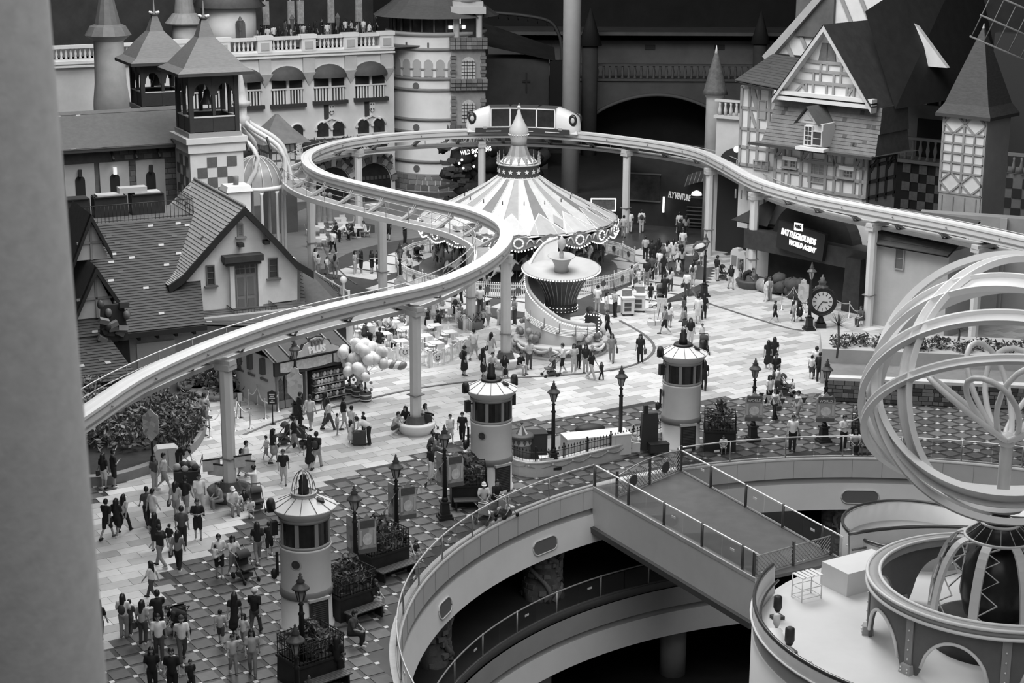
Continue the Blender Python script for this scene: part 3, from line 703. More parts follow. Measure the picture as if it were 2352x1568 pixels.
# picket fence round the carousel
pk=MB()
wf=2.0
def fence_panel(w,h,n,mt,medm):
    t=MB()
    for z in (.12,h*.62,h*.86): t.box((0,0,z),(w,.05,.05))
    fr=t
    p=MB()
    for i in range(n):
        x=-w/2+w*(i+.5)/n; p.box((x,0,h*.48),(.05,.03,h*.92)); p.ball((x,0,h*.98),.045,6)
    return fr,p
FW=mat(.72,.5,.08,3)
fen=thing('carousel_fence','white picket fence with dark round medallions encircling the carousel','fence',CARC)
FRad=8.25; NF=26; first=None
for k in range(NF):
    a=TAU*(k+.5)/NF
    if R(-20)<(a-TAU if a>PI else a)<R(8): continue
    w=2*FRad*math.sin(PI/NF)-.1
    if first is None:
        fr,p=fence_panel(w,1.0,14,None,None); first=fr.build('fence_panel',FW,fen); p1=p.build('pickets',FW,first); p1['kind']='stuff'
        m=MB(); vs=[(.2*math.cos(TAU*i/14),s*.05,.52+.2*math.sin(TAU*i/14)) for s in (-1,1) for i in range(14)]
        m.add(vs,[tuple(range(14)),tuple(range(27,13,-1))]+[(i,14+i,14+(i+1)%14,(i+1)%14) for i in range(14)]); m1=m.build('fence_medallion',mat(.09,.4),first)
        s=MB(); s.tube([(-w/2-.05,0,0),(-w/2-.05,0,1.12)],.045,6); s.ball((-w/2-.05,0,1.17),.07,8); s1=s.build('fence_post',mat(.45,.4,metal=.3),first); o=first
    else:
        o=inst(first,fen); [inst(q,o) for q in (p1,m1,s1)]
    o.location=(FRad*math.cos(a),FRad*math.sin(a),.02); o.rotation_euler=(0,0,a+PI/2)
# ---------------------------------------------------------------- lighthouse kiosks
def lighthouse(px,py,label,door,cage=False,lamp=-1.0):
    g=G(px,py); t=thing('lighthouse_kiosk',label,'kiosk',g,0,'lighthouse kiosks on the plaza'); r=.9
    b=MB(); b.lathe([(.98,0),(.98,.12),(.92,.16),(.90,1.25),(.90,1.3),(.90,3.0),(.93,3.05),(.93,3.12),(.88,3.14)],(0,0,0),36,caps=False); body=b.build('tower_body',mat(.78,.55,.05,1.4),t)
    b=MB(); b.lathe([(.905,1.22),(.945,1.25),(.945,1.5),(.905,1.53)],(0,0,0),36,caps=False); b.build('tower_band',mat(.2,.5,.1,2),body)
    b=MB(); b.lathe([(.8,3.12),(.8,4.4)],(0,0,0),32,caps=False); b.build('lantern_core',mat(.02,.2),t)
    for k in range(8):
        a=TAU*k/8+.2; bb=MB(); m=4; vs=[]
        for i in range(m+1):
            an=a-.30+.60*i/m; vs+= [(.875*math.cos(an),.875*math.sin(an),3.24),(.875*math.cos(an),.875*math.sin(an),4.08)]
        bb.add(vs,[(2*i,2*i+2,2*i+3,2*i+1) for i in range(m)]); bb.build('lantern_pane',mat(.025,.15,.3,3),t)
        an=a+PI/8; pbox('lantern_mullion',t,(.88*math.cos(an),.88*math.sin(an),3.66),(.06,.14,1.05),mat(.3,.5),an)
    for z in (3.17,4.15): b=MB(); b.lathe([(.86,z-.06),(.92,z-.06),(.92,z+.06),(.86,z+.06)],(0,0,0),32,caps=False); b.build('lantern_frame',mat(.32,.5,.1,2),t)
    b=MB(); b.lathe([(.9,4.2),(1.02,4.32),(1.13,4.48),(1.14,4.55)],(0,0,0),36,caps=False); b.build('eave_cove',mat(.66,.5),t)
    for k in range(12):
        a0,a1=TAU*k/12,TAU*(k+1)/12; bb=MB(); vs=[]
        for (rr_,z) in ((1.15,4.53),(.38,4.92)):
            for i in range(5): an=a0+(a1-a0)*i/4; vs.append((rr_*math.cos(an),rr_*math.sin(an),z))
        bb.add(vs,[(i,i+1,6+i,5+i) for i in range(4)],0,True); o=bb.build('roof_panel',mat(.66,.5,.06,1.5),t)
        s=MB(); s.tube([(1.15*math.cos(a0),1.15*math.sin(a0),4.54),(.38*math.cos(a0),.38*math.sin(a0),4.93)],.014,4); s.build('roof_seam',mat(.12,.5),o)
    b=MB(); b.lathe([(.44,4.86),(.46,4.92),(.40,5.0),(.30,4.97),(.02,4.97)],(0,0,0),24); cap=b.build('roof_collar',BLACK if not cage else mat(.35,.4),t)
    b=MB(); b.lathe([(.2,4.97),(.2,5.15),(.16,5.2),(.17,5.45),(.11,5.5),(.12,5.62),(.05,5.68)],(0,0,0),14); b.build('roof_spotlight',BLACK,cap)
    if cage:
        for k in range(4):
            a=PI*k/4; bb=MB(); bb.tube([(.42*math.cos(a)*math.cos(PI*i/12),.42*math.sin(a)*math.cos(PI*i/12),4.98+.85*math.sin(PI*i/12)) for i in range(13)],.016,5); bb.build('cage_hoop',mat(.2,.4,metal=.4),cap)
        bb=MB(); bb.tube([(.44*math.cos(TAU*i/24),.44*math.sin(TAU*i/24),5.02) for i in range(24)],.03,6,closed=True); bb.build('cage_ring',mat(.6,.4),cap)
    pbox('roof_hatch',t,(.62,-.28,4.82),(.26,.2,.06),BLACK,.4,(.22,.42,.4))
    # stage lights on brackets
    for s in (-1,1):
        if s>0 and cage: continue
        a=R(-155) if s<0 else R(35)
        x,y=1.12*math.cos(a),1.12*math.sin(a)
        bb=MB(); bb.tube([(x*.8,y*.8,4.2),(x*1.05,y*1.05,4.55)],.03,5); bb.box((x*1.08,y*1.08,4.62),(.26,.2,.3),a); bb.lathe([(.15,-.2),(.16,.05),(.10,.2)],(x*1.08,y*1.08,4.75),10); bb.box((x*1.0,y*1.0,3.85),(.22,.22,.5),a); bb.tube([(x*.75,y*.75,3.95),(x,y,3.95)],.03,5); bb.build('stage_light',BLACK,t)
    bb=MB(); bb.box((-1.0,-.1,2.35),(.1,.06,.9)); bb.lathe([(.02,.0),(.1,.08),(.12,.3),(.03,.42)],(-1.12,-.1,1.75),8); bb.build('wall_lantern',BLACK,t)
    # porthole facing the camera
    a=R(lamp); bb=MB(); m=20
    for rr_,d,mi in ((.21,.0,0),(.16,.012,1)):
        vs=[((.915+d)*math.cos(a)-rr_*math.cos(TAU*i/m)*math.sin(a)*1.0,(.915+d)*math.sin(a)+rr_*math.cos(TAU*i/m)*math.cos(a),2.62+rr_*math.sin(TAU*i/m)) for i in range(m)]
        bb.add(vs,[tuple(range(m))],mi)
    bb.build('porthole',[mat(.5,.4),mat(.06,.3,.5,9)],t)
    # door with frame
    a=R(door); c,s=math.cos(a),math.sin(a)
    d=MB(); d.box((.90*c,.90*s,.62),(.12,.72,1.24),a); dd=d.build('door',mat(.03,.5,.2,3),t)
    for k in range(14): pbox('door_louvre',dd,(.965*c,.965*s,.14+k*.075),(.02,.56,.03),mat(.07,.5),a)
    bb=MB(); bb.box((.9*c,.9*s,1.28),(.2,.84,.1),a); bb.build('door_hood',mat(.5,.5),dd)
    return t
lighthouse(706,1432,'white lighthouse kiosk nearest the camera with wire cage over its roof light',-55,True,-105)
lighthouse(1128,1118,'white lighthouse kiosk in the middle beside the fenced stage wagon',-55,False,-115)
lighthouse(1562,1022,'white lighthouse kiosk on the right behind the bridge gate',-72,False,-170)
# ---------------------------------------------------------------- street lamps
b=MB()
b.box((0,0,.06),(.62,.62,.12)); b.box((0,0,.17),(.5,.5,.12)); b.box((0,0,.45),(.36,.36,.5),taper=.86); b.box((0,0,.74),(.42,.42,.08)); b.lathe([(.15,.76),(.11,.95)],(0,0,0),10)
LBASE=b
b=MB(); b.lathe([(.10,.95),(.085,2.6),(.12,2.66),(.07,2.72),(.06,2.95),(.1,3.0),(.05,3.04),(.05,3.1)],(0,0,0),10); LPOLE=b
b=MB(); b.lathe([(.06,3.1),(.10,3.16),(.20,3.55)],(0,0,0),6,smooth=False,caps=False); LGLASS=b
b=MB()
for k in range(6): a=TAU*k/6; b.tube([(.1*math.cos(a),.1*math.sin(a),3.14),(.21*math.cos(a),.21*math.sin(a),3.56)],.016,4)
LCAGE=b
b=MB(); b.lathe([(.30,3.54),(.27,3.6),(.14,3.72),(.12,3.78),(.15,3.8),(.06,3.9),(.09,3.95),(.03,4.0),(.05,4.04),(.01,4.12)],(0,0,0),12); LCAP=b
_lamp=None
def lamp(px,py,label,z=0.0,h=1.0):
    global _lamp
    g=G(px,py,z)
    if _lamp is None:
        t=thing('street_lamp',label,'street lamp',g,.3,'cast-iron street lamps')
        LBASE.build('pedestal',IRON,t); LPOLE.build('pole',IRON,t); gl=LGLASS.build('lantern',mat(.42,.2,.2,4),t); LCAGE.build('lantern_cage',IRON,gl); LCAP.build('lantern_cap',mat(.10,.35,.3,6),t); _lamp=t
    else: t=copy_tree(_lamp,None,g,.3,label)
    if h!=1.0: t.scale=(h,h,h)
    return t
LAMPS={}
for k,(px,py,lb,z) in {
 'a':(1617,681,'slim black street lamp behind the crowd at the right of the carousel court',0),
 'b':(1858,758,'black street lamp standing just left of the round clock',0),
 'c':(1728,1012,'black street lamp carrying a castle banner, left of the pair by the right planter',0),
 'd':(1891,1014,'black street lamp carrying a castle banner beside the ringed sphere',0),
 'e':(1022,1190,'black street lamp with twin banners left of the middle lighthouse',0),
 'f':(1424,1035,'black street lamp rising behind the long white wagon',.25),
 'g':(1270,1075,'black street lamp in front of the small striped booth',.25),
 'h':(912,1268,'black street lamp with twin banners behind the middle bench planter',0),
 'i':(818,1350,'black street lamp with twin banners right of the caged lighthouse',0),
 'j':(697,1580,'black street lamp overlapping the door side of the nearest lighthouse',0),
 'k':(686,1715,'black street lamp rising at the bottom edge below the nearest lighthouse',0),
 'l':(718,1850,'black street lamp topping out lowest at the bottom edge of the picture',0),
 'm':(681,962,'black street lamp in front of the toy kiosk with a shield banner',0),
 'n':(920,705,'black street lamp on the carousel court under the monorail beam',0)}.items(): LAMPS[k]=lamp(px,py,lb,z)
# banners hung from the lamps: plain generic prints
def banner_tex(v1,v2,sc):
    k=('ban',v1,v2,sc)
    if k in MATS: return MATS[k]
    m=bpy.data.materials.new('banner_print'); MATS[k]=m; m.use_nodes=True; nt=m.node_tree; bs=nt.nodes['Principled BSDF']; bs.inputs['Roughness'].default_value=.7
    tc=nt.nodes.new('ShaderNodeTexCoord'); v=nt.nodes.new('ShaderNodeTexVoronoi'); v.inputs['Scale'].default_value=sc; rp=nt.nodes.new('ShaderNodeMapRange'); rp.inputs['To Min'].default_value=v1; rp.inputs['To Max'].default_value=v2
    nt.links.new(tc.outputs['Object'],v.inputs['Vector']); nt.links.new(v.outputs['Color'],rp.inputs['Value']); nt.links.new(rp.outputs[0],bs.inputs['Base Color']); return m
def banner(key,label,side,w,h,z,castle=False,rz=0.0,shield=False,cd=False):
    t0=LAMPS[key]; g=t0.location; t=thing('lamp_banner',label,'banner',(g.x,g.y,g.z+z),rz,'banners on the street lamps')
    x=side*(w/2+.12) if side else 0; y=-.16 if side==0 else 0
    out=[(x-w/2,0),(x+w/2,0),(x+w/2,h),(x-w/2,h)]
    if castle: out=[(x-w/2,0),(x+w/2,0),(x+w/2,h*.82),(x+w*.36,h*.95),(x+w*.2,h*.92),(x,h*1.07),(x-w*.2,h*.92),(x-w*.36,h*.95),(x-w/2,h*.82)]
    if shield: out=[(x-w/2,h*.25),(x,0),(x+w/2,h*.25),(x+w/2,h*.78),(x+w*.3,h*.82),(x+w*.25,h*.95),(x,h),(x-w*.25,h*.95),(x-w*.3,h*.82),(x-w/2,h*.78)]
    b=MB(); b.slab(out,y-.03,y+.03); p=b.build('banner_sheet',banner_tex(.15,.55,3.5) if not shield else banner_tex(.35,.65,5.0),t)
    if castle:
        pbox('title_panel',p,(x,y-.04,h*.80),(w*.8,.03,h*.2),mat(.1,.5,.2,3)); pbox('base_panel',p,(x,y-.04,.09),(w*.95,.03,.18),mat(.12,.5))
        for sx in (-1,1): pbox('tower_motif',p,(x+sx*w*.38,y-.04,h*.42),(w*.12,.03,h*.4),mat(.5,.5))
        b=MB(); m=14; b.add([(x+w*.27*math.cos(TAU*i/m),y-.045,h*.38+h*.17*math.sin(TAU*i/m)) for i in range(m)],[tuple(range(m))]); b.build('disc_motif',mat(.62,.5,.3,5),p)
        if side==0: text('title_letters','WORLD',.17,mat(.6,.5),t,(x,y-.06,h*.755),(PI/2,0,0),.01,bold=.004)
    for zz in (.03,h-.05):
        if side: b=MB(); b.tube([(0,0,zz),(x+side*w/2,0,zz)],.018,5); b.build('banner_arm',IRON,t)
    return t
banner('c','castle-shaped banner on the lamp left of the two beside the right planter',0,.86,1.35,1.05,True)
banner('d','castle-shaped banner on the lamp beside the ringed sphere',0,.9,1.35,1.05,True)
for k,lb in (('e','left of the middle lighthouse'),('h','behind the middle bench planter'),('i','right of the caged lighthouse')):
    banner(k,'dark edge-on banner, left of the twin on the lamp '+lb,-1,.42,1.45,1.35,False,-.9)
    banner(k,'printed banner, right of the twin on the lamp '+lb,1,.72,1.45,1.35,True,.45)
banner('m','shield-shaped pale banner on the lamp before the toy kiosk',0,.75,1.75,.95,shield=True)
banner('n','shield-shaped pale banner on the lamp of the carousel court',0,.72,1.5,.6,shield=True)
banner('b','shield-shaped pale banner on the lamp beside the clock',-1,.62,1.5,1.6,shield=True)
# pennant strings between lamps
def pennants(k1,k2,label,n=9,sag=.45,z=2.55,p2=None):
    a=LAMPS[k1].location+Vector((0,0,z)); c=(LAMPS[k2].location+Vector((0,0,z))) if k2 else p2
    t=thing('pennant_string',label,'bunting',(a.x,a.y,a.z)); d=c-a; pts=[]
    for i in range(17): u=i/16; pts.append(d*u-Vector((0,0,sag*4*u*(1-u))))
    b=MB(); b.tube(pts,.008,4); b.build('cord',mat(.3,.6),t)
    an=math.atan2(d.y,d.x); me={}
    for i in range(n):
        u=(i+1)/(n+1); q=d*u-Vector((0,0,sag*4*u*(1-u))); v=(.05,.5,.25)[i%3]
        if v not in me: bb=MB(); bb.slab([(-.13,0),(0,-.3),(.13,0)],-.006,.006); me[v]=bb.build('pennant',mat(v,.7),t); o=me[v]
        else: o=inst(me[v],t)
        o.location=q; o.rotation_euler=(0,0,an)
pennants('e','h','string of pennants between the two lamps left of the middle lighthouse')
pennants('h','i','string of pennants between the bench planter lamp and the caged lighthouse lamp')
pennants('c','d','string of pennants between the two castle-banner lamps')
# ---------------------------------------------------------------- planters with iron fences and benches
LEAF=[mat(.05,.6,.4,3),mat(.1,.6,.4,3),mat(.18,.6,.3,3)]
def leaves(b,c,r,h,n,rr,size=.16,mi=3):
    for _ in range(n):
        a=rr.random()*TAU; q=math.sqrt(rr.random())*r; z=rr.random()*h
        p=Vector((c[0]+q*math.cos(a),c[1]+q*math.sin(a),c[2]+z)); u=Vector((rr.uniform(-1,1),rr.uniform(-1,1),rr.uniform(-.3,1))).normalized(); v=u.cross(Vector((rr.uniform(-1,1),rr.uniform(-1,1),.3))).normalized()
        s=size*rr.uniform(.6,1.3); b.add([p-u*s,p+v*s*.35,p+u*s,p-v*s*.35],[(0,1,2,3)],rr.randrange(mi))
def iron_planter(px,py,w,d,label,seed,bench=True,rz=.0,hgt=.9,flw=0,fence=.75):
    g=G(px,py); rr=random.Random(seed); t=thing('bench_planter',label,'planter',g,rz,'dark planters with iron fences')
    b=MB(); b.box((0,0,hgt/2),(w,d,hgt),taper=.97); b.box((0,0,hgt+.02),(w*1.03,d*1.03,.08)); b.build('box',mat(.022,.45,.3,3),t)
    b=MB(); b.box((0,0,hgt+.05),(w*.92,d*.92,.08)); b.build('soil',mat(.04,.9),t)
    for (x0,y0,x1,y1) in ((-1,-1,1,-1),(1,-1,1,1),(1,1,-1,1),(-1,1,-1,-1)):
        p=Vector((x0*w*.48,y0*d*.48,hgt+.06)); q=Vector((x1*w*.48,y1*d*.48,hgt+.06)); f=MB()
        for z in (.08,fence*.6,fence*.95): f.tube([p+Vector((0,0,z)),q+Vector((0,0,z))],.02,4)
        n=int((q-p).length/.14)
        for i in range(n+1):
            s=p.lerp(q,i/n); f.tube([s,s+Vector((0,0,fence))],.014,4)
        for i in range(n):
            s=p.lerp(q,(i+.5)/n)+Vector((0,0,fence*.78)); f.tube([s+Vector((.05*math.cos(TAU*k/6)*(1 if y0==y1 else 0),.05*math.cos(TAU*k/6)*(0 if y0==y1 else 1),.05*math.sin(TAU*k/6))) for k in range(6)],.01,3,closed=True)
        o=f.build('iron_fence',IRON,t); o['kind']='stuff'
    b=MB(); leaves(b,(0,0,hgt+.1),w*.42,fence*1.0,260,rr,.15); leaves(b,(0,0,hgt+.6),w*.2,.7,90,rr,.2); o=b.build('foliage',LEAF,t); o['kind']='stuff'
    if flw: b=MB(); leaves(b,(0,0,hgt+.3),w*.4,fence,flw,rr,.07,1); o=b.build('blossom',mat(.75,.6),t); o['kind']='stuff'
    if bench:
        for k in range(5): pbox('bench_slat',t,(0,-d/2-.12-.1*k,.45),(w*.9,.08,.04),mat(.1,.5,.2,4))
        for x in (-.38,.38): b=MB(); b.box((w*x,-d/2-.32,.22),(.06,.42,.44)); b.build('bench_leg',IRON,t)
    return t
iron_planter(1076,1152,1.55,1.3,'dark iron-fenced planter against the middle lighthouse, stroller parked in front',11,True,.1)
iron_planter(872,1308,1.9,1.4,'dark iron-fenced planter with a slatted bench where a mother and children sit',12,True,.75)
iron_planter(800,1405,1.7,1.3,'dark iron-fenced planter with tall shrub right of the caged lighthouse',13,True,.75)
iron_planter(715,1560,1.8,1.4,'dark iron-fenced planter at the bottom edge below the caged lighthouse',14,True,.7)
iron_planter(1652,1028,1.5,1.3,'dark iron-fenced planter with pale blossoms right of the right-hand lighthouse',15,False,-.08,.95,60)
iron_planter(1990,1018,1.5,1.3,'dark iron-fenced planter partly behind the ringed sphere',16,False,-.2)
# ---------------------------------------------------------------- clock on a post
g=G(1884,752); ck=thing('street_clock','black double-faced street clock on an ornate post','clock',g)
zc=ZP(690,g); b=MB(); b.box((0,0,.15),(.6,.6,.3)); b.lathe([(.26,.3),(.2,.5),(.12,.7),(.11,1.2),(.16,1.25),(.09,1.35),(.09,zc-1.0),(.2,zc-.9),(.1,zc-.75)],(0,0,0),12); b.build('clock_post',IRON,ck)
rc=.62
def disc(b,r,y,z,n=28,mi=0,th=.1,x=0):
    vs=[(x+r*math.cos(TAU*i/n),s,z+r*math.sin(TAU*i/n)) for s in (y,y+th) for i in range(n)]
    b.add(vs,[tuple(range(n)),tuple(range(2*n-1,n-1,-1))]+[(i,n+i,n+(i+1)%n,(i+1)%n) for i in range(n)],mi)
b=MB(); disc(b,rc*1.32,-.28,zc,28,0,.56); b.tube([(rc*1.32*math.cos(TAU*i/28),-.28,zc+rc*1.32*math.sin(TAU*i/28)) for i in range(28)],.06,6,closed=True); hd=b.build('clock_head',IRON,ck)
b=MB(); disc(b,rc*.98,-.31,zc,28,0,.03); fc=b.build('clock_face',mat(.62,.4,.05,3),hd)
for i in range(12):
    a=TAU*i/12; pbox('hour_mark',fc,(rc*.78*math.sin(a),-.32,zc+rc*.78*math.cos(a)),(.04,.02,.16),BLACK,0,(0,a,0))
for a,L,nm in ((R(95),.30,'hour_hand'),(R(215),.46,'minute_hand')): pbox(nm,fc,(L/2*math.sin(a),-.33,zc+L/2*math.cos(a)),(.045,.02,L),BLACK,0,(0,a,0))
b=MB(); b.lathe([(.34,zc+.78),(.36,zc+.86),(.2,zc+.95),(.22,zc+1.1),(.3,zc+1.14),(.12,zc+1.25),(.16,zc+1.38),(.04,zc+1.46),(.02,zc+1.6)],(0,0,0),12); b.build('clock_finial',mat(.12,.35,.4,5),hd)
for k in range(12):
    a=TAU*k/12+.26; bb=MB(); bb.ball((rc*1.36*math.cos(a),-.1,zc+rc*1.36*math.sin(a)),.07,6); bb.build('clock_boss',IRON,hd)
# ---------------------------------------------------------------- ring arch cage on the island and the armillary sphere
cg=thing('ring_arch_cage','grey circular arcade with white-edged arches round a dark domed cage on the island','sculpture',IC)
CR_=4.25; ZR=2.05; NBAY=8
PLATE=mat(.11,.45,.15,1.5); EDGE=mat(.7,.45,.05,1)
for k in range(NBAY):
    a0=TAU*k/NBAY+.62; a1=a0+TAU/NBAY; m=20; vs=[]; arc=[]
    for i in range(m+1):
        u=i/m; a=a0+(a1-a0)*u; x=(u-.5)/.36
        zl=1.55*math.sqrt(max(0,1-x*x)) if abs(x)<1 else 0.0
        vs+=[(CR_*math.cos(a),CR_*math.sin(a),zl),(CR_*math.cos(a),CR_*math.sin(a),ZR),((CR_-.12)*math.cos(a),(CR_-.12)*math.sin(a),zl),((CR_-.12)*math.cos(a),(CR_-.12)*math.sin(a),ZR)]
        if abs(x)<=1.02: arc.append(((CR_+.02)*math.cos(a),(CR_+.02)*math.sin(a),zl))
    b=MB(); b.add(vs,[q for i in range(m) for q in ((4*i,4*i+4,4*i+5,4*i+1),(4*i+2,4*i+3,4*i+7,4*i+6),(4*i,4*i+2,4*i+6,4*i+4))]); o=b.build('arch_panel',PLATE,cg)
    b=MB(); b.tube(arc,.06,6); b.build('arch_edge',EDGE,o)
    b=MB(); b.box((CR_*math.cos(a0),CR_*math.sin(a0),.16),(.42,.5,.32),a0,taper=.8); f=b.build('leg_shoe',mat(.35,.5),cg)
    for s in (-1,1):
        for zz in (.1,.22): bb=MB(); bb.ball((CR_*math.cos(a0)+.22*math.cos(a0)-s*.14*math.sin(a0),CR_*math.sin(a0)+.22*math.sin(a0)+s*.14*math.cos(a0),zz),.035,6); bb.build('shoe_bolt',mat(.75,.3,metal=.4),f)
    pbox('leg_strap',cg,((CR_+.03)*math.cos(a0),(CR_+.03)*math.sin(a0),1.0),(.05,.3,1.9),mat(.25,.45,.1,2),a0)
    for zz in (.5,.85,1.2,1.55): bb=MB(); bb.ball(((CR_+.07)*math.cos(a0),(CR_+.07)*math.sin(a0),zz),.035,6); bb.build('leg_stud',mat(.75,.3,metal=.4),cg)
b=MB(); b.lathe([(CR_-.28,ZR),(CR_-.28,ZR+.28),(CR_-.1,ZR+.34),(CR_+.12,ZR+.3),(CR_+.12,ZR+.02),(CR_-.28,ZR)],(0,0,0),72,caps=False); b.build('ring_beam',mat(.36,.4,.1,1),cg)
for r,z in ((CR_+.15,ZR+.3),(CR_+.15,ZR+.0),(CR_-.28,ZR+.32)):
    b=MB(); b.tube([(r*math.cos(TAU*i/72),r*math.sin(TAU*i/72),z) for i in range(72)],.065,6,closed=True); b.build('ring_moulding',EDGE,cg)
b=MB(); b.lathe([(2.15,0),(2.15,.7),(1.9,.8),(.02,.8)],(0,0,0),32); b.build('cage_plinth',mat(.04,.4,.3,2),cg)
b=MB(); b.lathe([(.5,.8),(1.0,1.1),(1.22,1.9),(1.12,2.8),(.75,3.4),(.4,3.7)],(0,0,0),24,caps=False); b.build('dark_vessel',mat(.03,.3,.4,1.5),cg)
def cager(t):   # rib profile
    return (.95+1.25*math.sin(PI/2*t)**.9, 4.0-3.1*(1-math.cos(PI/2*t))**1.0)
for k in range(8):
    a=TAU*k/8+.2; b=MB(); n=10; vs=[]; w=.16
    for i in range(n+1):
        r,z=cager(i/n)
        for s in (-1,1):
            for dr in (0,.12): vs.append(((r+dr)*math.cos(a)-s*w*math.sin(a),(r+dr)*math.sin(a)+s*w*math.cos(a),z))
    b.add(vs,[q for i in range(n) for q in ((4*i,4*i+4,4*i+6,4*i+2),(4*i+1,4*i+3,4*i+7,4*i+5),(4*i,4*i+1,4*i+5,4*i+4),(4*i+2,4*i+6,4*i+7,4*i+3))]); rb=b.build('cage_rib',mat(.68,.45,.05,1),cg)
    a2=a+TAU/8; z_=MB(); P=[]
    for i in range(9):
        t=.12+.8*i/8; r,z=cager(t); an=a+(.12 if i%2 else .88)*(a2-a)*.5+ (0.0); P.append((r*math.cos(an),r*math.sin(an),z))
    z_.tube(P,.04,4,smooth=False); z_.build('zigzag_brace',mat(.5,.5),cg)
b=MB(); b.lathe([(1.12,3.92),(1.16,4.0),(.62,4.42),(.6,4.5)],(0,0,0),28,caps=False); c0=b.build('collar_cone',mat(.03,.25,.4,3),cg)
for r,z in ((1.16,3.98),(.62,4.46)):
    b=MB(); b.tube([(r*math.cos(TAU*i/36),r*math.sin(TAU*i/36),z) for i in range(36)],.06,6,closed=True); b.build('collar_ring',EDGE,c0)
for k in range(14): a=TAU*k/14; b=MB(); b.tube([(1.15*math.cos(a),1.15*math.sin(a),4.0),(.62*math.cos(a),.62*math.sin(a),4.44)],.018,4); b.build('collar_spoke',mat(.4,.4),c0)
b=MB(); b.lathe([(.36,4.4),(.32,4.6),(.3,5.0)],(0,0,0),16); b.build('neck',mat(.06,.4),cg)
SZ=9.35
sp=thing('armillary_sphere','huge white sphere of interlocking rings mounted above the round island','sculpture',(IX,IY,4.9))
VF=Matrix.Rotation(-math.atan2(IX,IY),3,'Z')@Matrix.Rotation(-R(17),3,'X')   # frame turned towards the viewpoint side of the plaza
def band_ring(r,w,al,be,dz=0.0,lip=.11,th=.05,m=None):
    "channel-section ring; al tips its top back, be swings its right side back"
    b=MB(); n=96; vs=[]; prof=[(-w/2,0),(w/2,0),(w/2,lip*2),(w/2-.06,lip*2),(w/2-.06,th),(-w/2+.06,th),(-w/2+.06,lip*2),(-w/2,lip*2)]
    for i in range(n):
        a=TAU*i/n
        for (h,o) in prof: vs.append(((r+o)*math.cos(a),h,(r+o)*math.sin(a)))
    k=len(prof); b.add(vs,[(i*k+(j+1)%k,((i+1)%n)*k+(j+1)%k,((i+1)%n)*k+j,i*k+j) for i in range(n) for j in range(k)],0)
    o=b.build('ring_band',m or mat(.84,.4,.04,.8),sp); o.location=(0,0,SZ-4.9+dz); o.rotation_euler=(VF@Matrix.Rotation(R(be),3,'Z')@Matrix.Rotation(-R(al),3,'X')).to_euler(); return o
for q in ((4.45,.55,8,6,0),(4.3,.8,33,-4,0),(4.15,.55,-6,38,.1),(4.85,.5,-52,0,-.95),(4.6,.85,-36,-8,-.5),(4.72,.3,-62,10,-1.5)): band_ring(*q)
for k in range(7):
    a=TAU*k/7+.4; b=MB(); P=[]
    for i in range(20):
        t=TAU*i/20; L=1.75*(1-math.cos(t)); w=.85*math.sin(t)*(1-.25*math.cos(t)); el=R(38+12*(k%3)); d=V3=Vector((math.cos(a)*math.cos(el),math.sin(a)*math.cos(el),math.sin(el))); s_=Vector((-math.sin(a),math.cos(a),0)); P.append(d*L+s_*w)
    b.tube(P,.1,8,closed=True); o=b.build('petal_tube',mat(.74,.4,.05,1),sp); o.location=(0,0,SZ-4.9-1.9)
b=MB(); b.tube([(0,0,0),(0,0,SZ-4.9-1.8)],.22,10); b.lathe([(.7,-.1),(.7,.12),(.3,.2)],(0,0,.2),16); b.build('stem',mat(.5,.4,.1,1),sp)
b=MB(); b.ball((0,0,SZ-4.9-1.9),.3,12); b.build('bud_knot',mat(.65,.4),sp)
# ---------------------------------------------------------------- buildings on the left
def arch(w,h,n=10,x=0.0,z=0.0,pointed=0.0):
    "round-headed opening outline, base at z"
    r=w/2; out=[(x-r,z),(x+r,z)]
    for i in range(n+1): a=PI*i/n; out.append((x+r*math.cos(a),z+h-r+r*(1+pointed)*math.sin(a)))
    return out
ROOF=mat(.06,.65,.25,3.0); ROOF_E=mat(.03,.6); TL=mat(.4,.6); TDK=mat(.07,.6)
def roof(parent,a,b,c,d,rows,m,odd=0,seed=1,name='tiled_slope',curve=0.0,light=.6,cols=None):
    "courses from eave a->b up to ridge d->c; a,b eave left/right, d,c ridge left/right"
    a,b,c,d=[Vector(q) for q in (a,b,c,d)]; nrm=(b-a).cross(d-a).normalized()
    if nrm.z<0: nrm=-nrm
    def pt(u,v):
        p=a.lerp(b,u).lerp(d.lerp(c,u),v); return p-nrm*(curve*4*v*(1-v)) if curve else p
    mb=MB(); h=(d-a).length/rows
    for j in range(rows):
        v0,v1=j/rows,min(1,(j+1.15)/rows); lift=nrm*.045
        vs=[pt(0,v0)+lift,pt(1,v0)+lift,pt(1,v1)+nrm*.005,pt(0,v1)+nrm*.005,pt(0,v0)-lift*.4,pt(1,v0)-lift*.4]
        mb.add(vs,[(0,1,2,3),(4,5,1,0)])
    mb.add([pt(0,0)-nrm*.1,pt(1,0)-nrm*.1,c-nrm*.1,d-nrm*.1],[(3,2,1,0)])
    o=mb.build(name,m,parent); o['kind']='stuff'
    rr=random.Random(seed); L=(b-a).length; tw=.3
    for k in range(odd):
        j=rr.randrange(1,rows-1); u=rr.uniform(.04,.96); v=(j+.02)/rows; du=tw/L/2
        t=MB(); up=nrm*.055; t.add([pt(u-du,v)+up,pt(u+du,v)+up,pt(u+du,v+.95/rows)+up*.7,pt(u-du,v+.95/rows)+up*.7],[(0,1,2,3)])
        t.build('roof_tile',TL if rr.random()<light else TDK,o)
    return o
